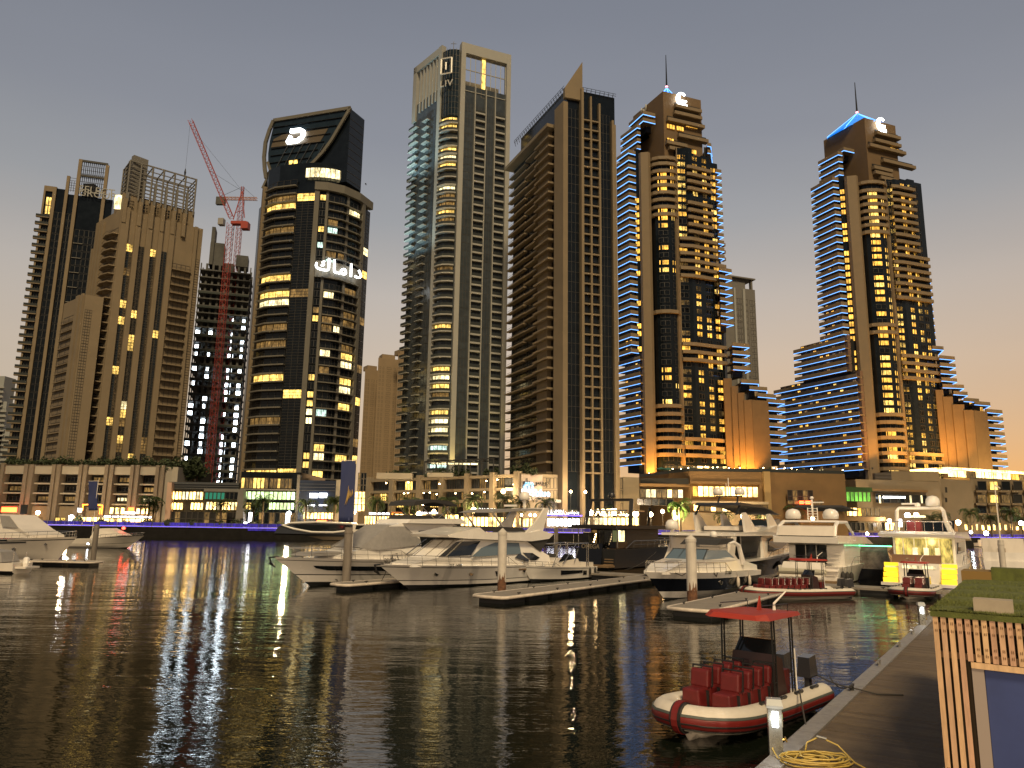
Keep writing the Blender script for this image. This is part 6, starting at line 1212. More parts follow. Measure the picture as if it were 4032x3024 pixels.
# ---- black yacht seen from astern
st = PZ((2343, 2239), 0); L = 27; b6 = Boat('dark_yacht', 'black motor yacht OMEGA seen from astern with a tall black arch and lit saloon doors', (st.x + HX * L, st.y + HY * L), (HX, HY), L, 6.0, 2.7, 2.35, 2.0)
b6.hull([(0, .25, 0), (.25, .97, 1), (.97, 1, 2)], [ANTI, NAVY, BLACK]); mb = MB(); mb.box(-1.6, .1, -2.6, 2.6, .25, .5); b6.part('swim_platform', mb, TEAK)
mb = MB(); mb.hexa([(-.35, -1.0, .5), (-.35, 2.6, .5), (-.1, 2.6, .5), (-.1, -1.0, .5), (.1, -1.0, 2.95), (.1, 2.1, 2.95), (.3, 2.1, 2.95), (.3, -1.0, 2.95)]); b6.part('garage_door', mb, NAVY)
for i in range(7): mb = MB(); mb.box(-.3 + i * .14, .05 + i * .14, -2.5, -1.3, .5 + i * .3, .6 + i * .3); b6.part('stair_tread', mb, TEAK)
mb = MB(); mb.box(3.2, 12, -2.5, 2.5, 2.4, 4.7); b6.part('saloon', mb, mat('saloon_dark', (.012, .010, .008), .5)); mb = MB(); mb.box(.5, 3.3, -2.6, -1.7, 2.4, 3.2); b6.part('bulwark', mb, NAVY)
for i, (a, b_, m_) in enumerate(((-2.3, -1.5, LITW), (-1.4, -.7, mat('green_curtain', (.2, .24, .12), .7, emit=.12, ecol=(.6, .7, .3))), (-.6, .5, TINT), (.6, 1.5, TINT), (1.6, 2.3, DIM))):
    mb = MB(); mb.hexa([(3.12, a, 2.5), (3.12, b_, 2.5), (3.18, b_, 2.5), (3.18, a, 2.5), (3.12, a, 4.5), (3.12, b_, 4.5), (3.18, b_, 4.5), (3.18, a, 4.5)]); b6.part('saloon_door', mb, m_)
mb = MB(); mb.box(-.3, 16, -3.1, 3.1, 4.72, 5.15); b6.part('upper_deck', mb, mat('dark_deck_edge', (.014, .011, .009), .5)); mb = MB(); [mb.tube([(.5, y, 2.5), (.5, y, 4.7)], .07, 6) for y in (-2.8, 2.6)]; b6.part('deck_post', mb, CHR)
mb = MB()
for y in (-2.2, 2.2): mb.bar((3.0, y * 1.45, 5.1), (4.0, y * 1.32, 8.3), .5, .25); 
mb.bar((4, -3.0, 8.25), (4, 3.0, 8.25), .3, .3); mb.bar((3.5, -3, 6.6), (3.5, 3, 6.6), .12, .12); b6.part('radar_arch', mb, BLACK); mb = MB(); mb.box(3.0, 8.0, -2.6, 2.6, 6.85, 7.0); b6.part('hardtop', mb, CHR)
b6.dome(4, -.1, 8.5, .45, m=mat('black_dome', (.02, .02, .022), .15)); b6.rail(.1, .9, .9, 12); mb = MB(); mb.tube([(.2, 1.6, 5.1), (.2, 1.6, 6)], .03); [mb.tube([(-.2, -3 + i * .6, 5.15), (-.2, -3 + i * .6, 6.0)], .025, 4) for i in range(11)]; mb.tube([(-.2, -3, 6), (-.2, 3, 6)], .035, 5); b6.part('aft_rail', mb, CHR)
mb = MB(); mb.box(1.2, 2.6, 1.6, 2.4, 2.45, 4.2); b6.part('deck_stairs', mb, BLACK); 
for i in range(5): mb = MB(); mb.lathe([(.05, -.05), (.09, 0), (.05, .05)], (1.1, .9 - .1 * i, 2.8 + i * .3), 6); b6.part('courtesy_light', mb, BULB)
o = text('lettering', 'OMEGA', .72, (0, 0, 0), (1, 0, 0), mat('dull_brass', (.3, .24, .15), .4, metal=.6), None, .02, offset=.01); o.parent = b6.root; Mx = Matrix(((0, -1, 0), (.1, 0, .995), (-.995, 0, .1))).transposed().to_4x4(); Mx.translation = (-.02, 1.9, 2.35); o.matrix_local = Mx
mb = MB(); mb.tube([(8, -3, 5.2), (7.5, -3.6, 7.4)], .16, 6); b6.part('davit', mb, BLACK)
# ---- navy hulled flybridge yacht, bow away to the right
L = 30; tp = (34.9 + .5, 94.5); b7 = Boat('flybridge_yacht', 'big yacht with dark navy hull, white upperworks and twin radomes on a black arch', tp, (.61, .79), L, 6.6, 3.3, 2.2, 3.2)
X = lambda a: L - a; b7.hull([(0, .25, 0), (.25, .35, 2), (.35, .93, 1), (.93, 1, 2)], [ANTI, NAVY, GEL]); wf = WH(2.9, 2.5, .18, L, .6)
b7.solid('deckhouse', [(10.2, 2.4), (10.6, 4.6), (12, 4.9), (24.0, 4.9), (26.5, 3.6), (28.2, 3.1), (28.2, 2.6), (10.2, 2.3)], wf, GEL); b7.pane('side_window', [(11.6, 3.0), (12.4, 4.1), (14, 4.5), (20.0, 4.6), (18.6, 3.9), (16, 3.3), (13, 2.95)], wf, TINT, .05); b7.pane('windscreen', [(20.6, 4.85), (23.6, 4.85), (25.2, 4.1), (22.5, 4.0)], wf, TINT, .05); b7.pane('side_window', [(17.4, 5.0), (20.4, 5.0), (20.4, 4.75), (19, 4.7)], wf, TINT, .06)
b7.solid('upper_deck', [(-.6, 4.75), (-.6, 5.0), (10, 5.25), (14, 5.9), (21, 5.8), (24.4, 5.0), (22, 4.75)], lambda x, z: 3.0 - .9 * max(0, x / L - .55), GEL)
mb = MB(); mb.box(5.2, 10.3, -2.5, 2.5, 2.1, 4.75); b7.part('saloon', mb, TINT); mb = MB(); [mb.tube([(x, y, 2.1), (x, y, 4.8)], .06, 6) for x in (.8, 4.2) for y in (-2.8, 2.8)]; b7.part('deck_post', mb, CHR)
b7.solid('cockpit_side', [(-.2, 2.2), (.6, 3.1), (1.6, 4.7), (2.6, 4.7), (2.0, 2.9), (3, 2.2)], lambda x, z: 3.05, GEL2); mb = MB(); mb.box(-.2, 1.2, -2.6, 2.6, 1.2, 2.9); b7.part('transom', mb, GEL); mb = MB(); mb.box(.5, 1.1, -2.2, 2.2, 2.9, 3.15); b7.part('sofa', mb, TEAK)
for x0 in (6.2, 13.2):
    for y in (-2.5, 2.5): mb = MB(); mb.prism([(x0, y - .12, 5.1), (x0 + 3.2, y - .12, 5.2), (x0 + .9, y - .12, 6.9), (x0 + .1, y - .12, 7.25), (x0 - .5, y - .12, 7.15)], (0, .24, 0)); b7.part('fin', mb, GEL)
mb = MB()
for y in (-2.1, 2.1): mb.tube([(5.2, y, 7.0), (6.2, y, 8.0), (7.4, y, 8.2)], .13, 6); mb.tube([(8.2, y * .5, 8.1), (8.8, y * .45, 9.1)], .1, 6)
mb.prism([(5.4, -2.3, 8.0), (12.6, -2.3, 7.9), (17.6, -2.3, 7.2), (12, -2.3, 8.15), (6, -2.3, 8.3)], (0, 4.6, 0)); mb.bar((8.8, -1.4, 9.1), (8.8, 1.4, 9.1), .14); b7.part('black_hardtop', mb, BLACK)
b7.dome(8.8, -1.15, 9.25, .52); b7.dome(8.8, 1.15, 9.25, .52); mb = MB(); mb.tube([(8.8, 0, 9.1), (8.8, 0, 11.2)], .05, 5); mb.tube([(8.8, .25, 9.1), (8.8, .25, 10.6)], .03, 5); b7.part('mast', mb, GEL); b7.dome(-.2, 2.1, 5.35, .62, stand=.4); mb = MB(); mb.box(6.5, 12.5, -1.8, 1.8, 5.3, 5.75); b7.part('fly_sofa', mb, GEL2)
b7.solid('fly_screen', [(16.2, 5.85), (16.8, 6.6), (18, 6.7), (19.2, 5.9)], lambda x, z: 2.0, TINTB); b7.rail(.35, .96, .8, 12); b7.strip('hull_window', .84, .7, .6, .8, TINT); b7.fender(.62, .7, -1, r=.2, l_=.9); b7.fender(.72, .6, -1, m=CANV, r=.2, l_=1.1); b7.fender(.5, .6, -1, m=CANV, r=.2, l_=1.1)
mb = MB(); [mb.tube([(-1.1, y, .2), (-1.1, y, 1.7)], .05, 5) for y in (-2.6, -3.3)]; [mb.bar((-1.1, -2.6, .4 + k * .35), (-1.1, -3.3, .4 + k * .35), .06) for k in range(4)]; b7.part('boarding_ladder', mb, mat('yellow_ladder', (.55, .42, .1), .5))
# ---- express cruiser with navy hull
L = 17.3; X = lambda a: L - a; b8 = Boat('express_cruiser', 'white topped sports cruiser with dark navy hull side, bow behind the rusty white pile', tip_of((2619, 2361), 3.0), Hd, L, 4.3, 2.0, 1.6, 2.9)
b8.hull([(0, .18, 0), (.18, .38, 1), (.38, .40, 2), (.40, .80, 2), (.80, 1, 1)], [ANTI, GEL, NAVY]); b8.port(.53, .66, .17); b8.port(.43, .66, .15); b8.port(.34, .66, .15); b8.port(.24, .66, .15); wf = WH(1.85, 1.9, .35, L, .8)
b8.solid('coachroof', [(X(1.4), 2.0), (X(3.2), 2.45), (X(6), 2.7), (X(11.4), 2.75), (X(13.6), 2.5), (X(16.8), 2.0), (X(16.8), 1.6), (X(1.4), 1.8)], wf, GEL); b8.solid('hatch', [(X(3.6), 2.5), (X(4), 2.58), (X(5), 2.68), (X(5.2), 2.6)], lambda x, z: .4, GCANV)
b8.pane('windscreen', [(X(6.4), 2.68), (X(7.6), 3.35), (X(11.2), 3.3), (X(12.4), 2.68)], wf, TINTB, .0); b8.solid('windscreen_front', [(X(6.3), 2.7), (X(7.5), 3.38), (X(7.6), 3.3), (X(6.45), 2.68)], lambda x, z: wf(x, z) + .02, TINTB)
mb = MB(); [mb.bar((X(6.35), y, 2.7), (X(7.55), y * .9, 3.4), .05) for y in (-1.5, -.5, .5, 1.5)]; mb.bar((X(7.55), -1.45, 3.4), (X(7.55), 1.45, 3.4), .06); b8.part('windscreen_frame', mb, BLACK)
for y in (-1.75, 1.75): mb = MB(); mb.tube([(X(13.8), y, 2.2), (X(13.0), y, 3.6), (X(12.2), y * .95, 3.9), (X(11.4), y * .9, 3.8)], [.22, .18, .13, .08], 8); b8.part('arch_leg', mb, GEL)
b8.solid('canopy', [(X(9.0), 3.7), (X(10), 4.1), (X(12.4), 4.2), (X(13.2), 3.8), (X(12), 3.8)], lambda x, z: 1.5, CANV); mb = MB(); mb.box(X(12.0), X(10.4), -1.2, 1.2, 2.75, 3.5); b8.part('seat', mb, GEL2); b8.dome(X(12.2), 0, 4.25, .3); b8.rail(.40, .95, .7, 9); b8.reg('DT 8367', .49, .93, .34)
for t_ in (.36, .2): b8.fender(t_, .62, r=.13)
mb = MB(); [mb.tube([b8.hp(.86, .99, 1, .03), b8.hp(.83, .9, 1, .08), b8.hp(.8, .99, 1, .03)], .03, 5), mb.tube([b8.hp(.6, .99, 1, .04), b8.hp(.585, .86, 1, .1), b8.hp(.57, .99, 1, .05)], .035, 5)]; b8.part('rope_coil', mb, ROPE)
# ---- white yacht stern-on
st = PZ((3185, 2300), 0); L = 21; b9 = Boat('flybridge_yacht', 'white yacht seen from astern with two big radomes and dark saloon doors', (st.x + HX * L, st.y + HY * L), (HX, HY), L, 5.9, 2.6, 1.9, 2.4)
b9.hull([(0, .25, 0), (.25, 1, 1)], [ANTI, GEL]); mb = MB(); mb.box(-1.7, .1, -2.7, 2.7, .3, .55); b9.part('swim_platform', mb, TEAK)
mb = MB(); mb.hexa([(-.6, -1.4, .55), (-.6, 2.6, .55), (.2, 2.6, .55), (.2, -1.4, .55), (-.1, -1.4, 2.35), (-.1, 2.2, 2.35), (.5, 2.2, 2.35), (.5, -1.4, 2.35)]); b9.part('transom', mb, GEL)
for i in range(7): mb = MB(); mb.box(-1.0 + i * .3, -.6 + i * .3, -2.7, -1.6, .55 + i * .45, .64 + i * .45); b9.part('stair_tread', mb, GEL2)
mb = MB(); mb.box(3.0, 12, -2.55, 2.55, 1.9, 4.35); b9.part('saloon', mb, GEL); 
for a, b_ in ((-1.0, -.1), (0, .9), (1.0, 1.9)): mb = MB(); mb.box(2.92, 2.98, a, b_, 2.1, 4.2); b9.part('saloon_door', mb, TINT)
b9.solid('upper_deck', [(-.5, 4.45), (-.6, 5.1), (.4, 5.3), (11, 5.2), (15.5, 4.2), (12, 4.3)], lambda x, z: 2.9 - .8 * max(0, x / L - .4), GEL); b9.solid('flybridge_coaming', [(-.4, 5.25), (0, 6.25), (.6, 6.35), (.9, 5.3)], lambda x, z: 2.5, GEL2)
for y in (-2.6, 2.6): mb = MB(); mb.tube([(-.2, y, 5.2), (.4, y * .98, 6.3), (1.4, y * .95, 6.75), (5, y * .93, 6.8), (8, y * .9, 5.4)], [.14, .18, .2, .18, .1], 8); b9.part('arch_leg', mb, GEL)
b9.solid('hardtop', [(1.2, 6.75), (1.4, 6.95), (5.2, 6.95), (5.6, 6.75)], lambda x, z: 2.5, GEL); b9.dome(2.2, 1.75, 7.1, .72); b9.dome(2.2, -1.75, 7.1, .72)
mb = MB(); mb.tube([(2.6, .0, 7), (2.6, 0, 9.4)], .09, 6); [mb.bar((2.6, -.45, 7.1 + k * .3), (2.6, .45, 7.1 + k * .3), .07) for k in range(5)]; [mb.tube([(2.6, y, 7), (2.6, y, 8.4)], .05, 5) for y in (-.45, .45)]; mb.bar((2.6, -1.1, 9.0), (2.6, 1.1, 9.0), .12); b9.part('mast', mb, GEL); b9.dome(2.6, 0, 9.4, .18)
b9.solid('dark_awning', [(4.4, 8.5), (5, 8.75), (12, 8.3), (11, 8.2)], lambda x, z: 2.2, CANV); b9.rail(.2, .96, .85, 12); mb = MB(); mb.tube([(-1.3, 2.2, 1.4), (-1.3, -1.9, 1.4)], [.35, .3], 10); b9.part('tender', mb, mat('cream_tender', (.45, .42, .33), .6)); b9.fender(.04, .6, -1, m=CANV, r=.2, l_=.9); b9.fender(.12, .55, -1, m=CANV, r=.2, l_=.9); b9.fender(.2, .5, -1, m=CANV, r=.2, l_=.9)
b9.root.scale = (1, 1, .84); b7.root.scale = (1, 1, .9)
# ---- lit white yacht
st = PZ((3628, 2320), 0); L = 19; b10 = Boat('flybridge_yacht', 'white yacht with glowing yellow stern steps, lit saloon and a tall open arch', (st.x + HX * L, st.y + HY * L), (HX, HY), L, 6.0, 2.7, 1.9, 2.6)
b10.hull([(0, .25, 0), (.25, 1, 1)], [ANTI, GEL]); mb = MB(); mb.box(-1.5, .1, -2.9, 2.9, .3, .55); b10.part('swim_platform', mb, GEL)
mb = MB(); mb.box(-.4, .3, -1.6, 1.6, .55, 2.2); b10.part('transom', mb, GEL)
YEL = nosample(mat('yellow_step_light', (1, .75, .05), .5, emit=.8, ecol=(1, .60, .02))); 
for y0_, y1_ in ((-2.85, -1.7), (1.7, 2.85)):
    for i in range(4): mb = MB(); mb.box(-.75 + i * .28, -.5 + i * .28, y0_, y1_, .56 + i * .42, .93 + i * .42); b10.part('stair_tread', mb, YEL)
for y0_, y1_ in ((-1.3, -.3), (-.1, 1.3)): mb = MB(); mb.box(-.45, -.42, y0_, y1_, 1.75, 2.0); b10.part('transom_light', mb, LITW)
mb = MB(); mb.box(.3, 1.0, -1.6, 2.2, 2.2, 2.9); b10.part('sofa', mb, mat('brown_upholstery', (.2, .11, .07), .7))
mb = MB(); mb.box(3.0, 11, -2.5, 2.5, 1.9, 4.4); b10.part('saloon', mb, GEL); DOORL = litmat('yellow_saloon', (1, .72, .16), .1, 1.2, room=.5, fine=2.2)
for a, b_ in ((-2.3, -1.3), (-1.2, -.3), (-.2, .7), (.8, 1.6), (1.7, 2.3)): mb = MB(); mb.box(2.92, 2.98, a, b_, 2.2, 4.3); b10.part('saloon_door', mb, DOORL)
mb = MB(); mb.box(1.6, 2.2, .1, 1.5, 2.2, 2.35); b10.part('cockpit_table', mb, SIGNW); 
for y in (-1.4, -.5, .4): mb = MB(); mb.box(2.2, 2.7, y, y + .4, 2.3, 3.5); b10.part('chair', mb, GEL)
b10.solid('upper_deck', [(-.6, 4.45), (-.7, 4.7), (.2, 4.95), (10, 4.95), (14.5, 4.1), (12, 4.3)], lambda x, z: 3.0 - .9 * max(0, x / L - .4), GEL)
mb = MB()
for y in (-1.9, 1.9): mb.tube([(3.4, y * 1.2, 4.9), (2.8, y * 1.05, 5.8), (2.6, y, 6.8), (2.7, y * .92, 7.05)], [.26, .2, .16, .12], 8)
mb.tube([(2.7, -1.75, 7.05), (2.7, 1.75, 7.05)], .14, 8); b10.part('arch', mb, GEL); b10.dome(3, -1.05, 7.2, .6); b10.dome(3, .2, 7.15, .25); mb = MB(); mb.bar((2.9, .3, 7.45), (2.9, 1.5, 7.45), .14); b10.part('radar_bar', mb, GEL)
mb = MB(); mb.tube([(-.4, -2.8, 5.8), (-.4, 2.8, 5.8)], .04, 5); [mb.tube([(-.4, -2.8 + i * .7, 4.9), (-.4, -2.8 + i * .7, 5.8)], .03, 5) for i in range(9)]; b10.part('aft_rail', mb, CHR)
mb = MB(); mb.box(1.9, 2.8, -.4, 1.2, 6.2, 6.36); b10.part('helm_light', mb, LITW); mb = MB(); mb.box(.6, 1.4, -.3, .9, 4.95, 5.9); b10.part('red_seat', mb, REDV); b10.dome(-.1, .6, 6.2, .22, name='deck_lamp', m=BULBW); b10.dome(-.1, -.1, 6.25, .2, name='deck_lamp', m=BULB); b10.solid('fly_screen', [(7, 4.95), (7.8, 6), (8.6, 5.9), (10, 4.95)], lambda x, z: 2.1, TINT)
b10.rail(.2, .97, .85, 12); b10.pane('side_window', [(4, 3.0), (5, 4.0), (10, 4.1), (9, 3.1)], lambda x, z: 2.52, TINT, .05)
b10.solid('deckhouse_front', [(10.8, 2.2), (10.8, 4.4), (13.5, 3.4), (15.5, 2.6)], WH(2.4, 2, .2, L, .7), GEL)
def glow_light(name, label, loc, e, col, parent=None, r=.3):
    ld = bpy.data.lights.new('lamp', 'POINT'); ld.energy = e; ld.color = col; ld.shadow_soft_size = r; lo = bpy.data.objects.new('lamp', ld); COL.objects.link(lo); lo.location = loc
    if parent: lo.parent = parent
glow_light('', '', (-1.2, 2.2, 1.9), 6, (1, .8, .1), b10.root); glow_light('', '', (-1.2, -2.2, 1.9), 6, (1, .8, .1), b10.root); glow_light('', '', (1.4, -.5, 4.0), 120, (1, .75, .3), b10.root); glow_light('', '', (-3.6, -5.4, .5), 60, (.45, .3, 1), b10.root)
# ---- shrink-wrapped boat with green light between the two
st = PZ((3440, 2290), 0); L = 9; bc_ = Boat('covered_boat', 'dark boat under clear plastic covers with a thin green light, between the two stern-on yachts', (st.x + HX * L, st.y + HY * L), (HX, HY), L, 3.6, 1.6, 1.2, 1.2, cat='speedboat')
bc_.hull([(0, .25, 0), (.25, 1, 1)], [ANTI, NAVY]); bc_.solid('clear_cover', [(.2, 1.2), (.6, 2.9), (1.4, 3.5), (5, 3.4), (7.5, 1.6)], WH(1.75, 1.3, .25, L, .6), mat('cloudy_plastic', (.12, .10, .09), .18, spec=.8, var=.5, nscale=1.5)); mb = MB(); mb.tube([(.3, -1.8, 3.45), (.3, 2.6, 3.45)], .05, 5); bc_.part('light_strip', mb, nosample(mat('green_led', (.1, 1, .4), .5, emit=5, ecol=(.15, 1, .4))))
mb = MB(); [mb.tube([(.1 + k, 1.9, 1.2), (.6 + k, 1.3, 3.3)], .05, 5) for k in (0, 1.5)]; bc_.part('frame', mb, BLACK)
# ---- left side boats
b1 = Boat('motor_yacht', 'white motor yacht, bow pointing at the thin pile with the small banner', (-48.0, 85.0), (.83, -.56), 26, 5.6, 3.0, 2.2, 4.2); L = 26; X = lambda a: L - a
b1.hull([(0, .2, 0), (.2, .90, 1), (.90, .93, 2), (.93, 1, 1)], [ANTI, GEL2, BLACK]); b1.port(.86, .8, .17); b1.port(.66, .66, .27); b1.strip('hull_window', .74, .5, lambda u: .84 - .02 * u, .88, TINT); wf = WH(2.3, 2.4, .3, L, .7)
b1.solid('deckhouse', [(X(6.5), 3.05), (X(9.5), 3.7), (X(13.5), 5.3), (X(22), 5.4), (X(23), 2.4), (X(6.5), 2.7)], wf, GEL2); b1.pane('windscreen', [(X(10), 3.8), (X(13.4), 5.15), (X(16), 5.2), (X(14), 3.9)], wf, GCANV); b1.rail(.4, .96, .7, 10); b1.strip('hull_window', .6, .42, lambda u: .93, lambda u: .97, TINT)
b1b = Boat('motor_yacht', 'smaller grey white yacht with a red light on deck, bow toward the open water', (-63.5, 133), (1, -.12), 13, 4.0, 2.2, 1.5, 3.0); b1b.hull([(0, .2, 0), (.2, .5, 1), (.5, .53, 2), (.53, 1, 1)], [ANTI, GEL2, BLACK]); b1b.solid('deckhouse', [(4, 1.8), (4.4, 3.3), (7, 3.4), (10, 2.2), (4, 1.6)], WH(1.6, 1.6, .3, 13, .6), GEL2); b1b.rail(.4, .96, .6, 8); mb = MB(); mb.lathe([(.15, -.2), (.32, 0), (.15, .25)], (9.0, 0, 3.4), 8); b1b.part('red_lamp', mb, nosample(mat('red_lamp', (1, .1, .05), .5, emit=14, ecol=(1, .04, .02)))); b1b.port(.35, .55, .14, m=BULBW)
b0 = Boat('speedboat', 'small white boat with an outboard engine in front of the edge yacht', (-53.5, 71.5), (-1, .1), 9, 2.7, 1.1, .95, 1.0, cat='speedboat'); b0.hull([(0, .35, 0), (.35, .75, 1), (.75, 1, 1)], [ANTI, GEL2]); b0.solid('cockpit_cover', [(1.2, 1.0), (1.6, 1.9), (3, 2.1), (6.5, 1.7), (7.5, 1.0)], WH(1.1, 1, .2, 9, .6), GCANV); b0.pane('side_window', [(2.5, 1.0), (3.6, 1.4), (5.2, 1.35), (5, 1)], WH(1.15, 1, .2, 9, .6), TINT)
mb = MB(); mb.box(-1.0, .1, -.9, .9, .45, .62); b0.part('swim_platform', mb, GEL2); mb = MB(); mb.lathe([(.22, 0), (.3, .3), (.26, .75), (.1, .85)], (-.3, 0, .6), 10); b0.part('outboard', mb, GEL); mb = MB(); [mb.tube([(.4, y, 1), (.4, y, 1.9)], .03) for y in (-.8, .8)]; b0.part('frame', mb, CHR)
fr_ = PZ((1235, 2126), 0); b2 = Boat('pleasure_boat', 'dark low pleasure boat with a curved white roof band, moored across the water', (fr_.x - 11, fr_.y), (-1, .02), 26, 5, 1.7, 1.6, 3, cat='pleasure boat'); b2.hull([(0, .25, 0), (.25, .7, 1), (.7, 1, 0)], [ANTI, mat('brown_hull', (.12, .09, .06), .6)])
b2.solid('cabin', [(1, 1.6), (1.5, 3.8), (4, 4.6), (14, 4.9), (22, 4.5), (24.5, 3.6), (25.5, 1.7)], lambda x, z: 2.2, mat('dark_cabin', (.04, .045, .06), .3)); b2.pane('side_window', [(3.5, 3.4), (5, 4.2), (17.5, 4.2), (20.5, 4.0), (18, 2.8), (12, 2.4), (6, 2.6)], lambda x, z: 2.2, TINT, .08)
mb = MB(); [mb.tube([(x, y, z) for x, z in ((1.2, 3.6), (4, 4.65), (14, 4.95), (21, 4.6), (23.5, 4.0), (20, 3.0), (15, 2.2), (9, 2.2), (4, 2.8))], .3, 6) for y in (-2.3, 2.3)]; b2.part('roof_band', mb, GEL); mb = MB(); [mb.box(24.5, 33, y_, y_ + .06, 2.3, 3.1) for y_ in (-2, 2)]; b2.part('violet_lit_landing', mb, VG)
wb = PZ((1420, 2135), 0); b2b = Boat('motor_yacht', 'white boat across the water just right of the big blue banner', (wb.x + 5.5, wb.y + 6), (1, .1), 10, 3.6, 2.4, 1.8, 2, cat='motor yacht'); b2b.hull([(0, .25, 0), (.25, 1, 1)], [ANTI, GEL2]); b2b.solid('deckhouse', [(1, 1.8), (1.5, 4.6), (4.5, 4.7), (7, 2.3)], lambda x, z: 1.6, GEL2); b2b.pane('side_window', [(2, 3.2), (2.2, 4.3), (4.6, 4.3), (5.8, 3.2)], lambda x, z: 1.6, TINT)
for i, (px, sc) in enumerate(((x3(1790, 1120), 1), (x3(1850, 1122), 1.1), (x3(1925, 1120), .9), (x3(1710, 1112), .8))):
    p = PZ(px, 0); b = Boat('small_boat', ('first', 'second', 'third', 'fourth')[(1, 2, 3, 0)[i]] + ' from the pile side of the little white boats moored under the far quay', (p.x + 1, p.y - 3), (-.1, -1), 7 * sc, 2.8, 1.5, 1.2, 1, 'little boats under the far quay', 'small boat'); b.hull([(0, .25, 0), (.25, 1, 1)], [ANTI, GEL2]); mb = MB(); mb.box(2, 3.6, -.8, .8, 1.2, 2.3); b.part('console', mb, GEL2); mb = MB(); mb.tube([(2.5, 0, 2.3), (2.5, 0, 4.2)], .04); b.part('mast', mb, CHR)
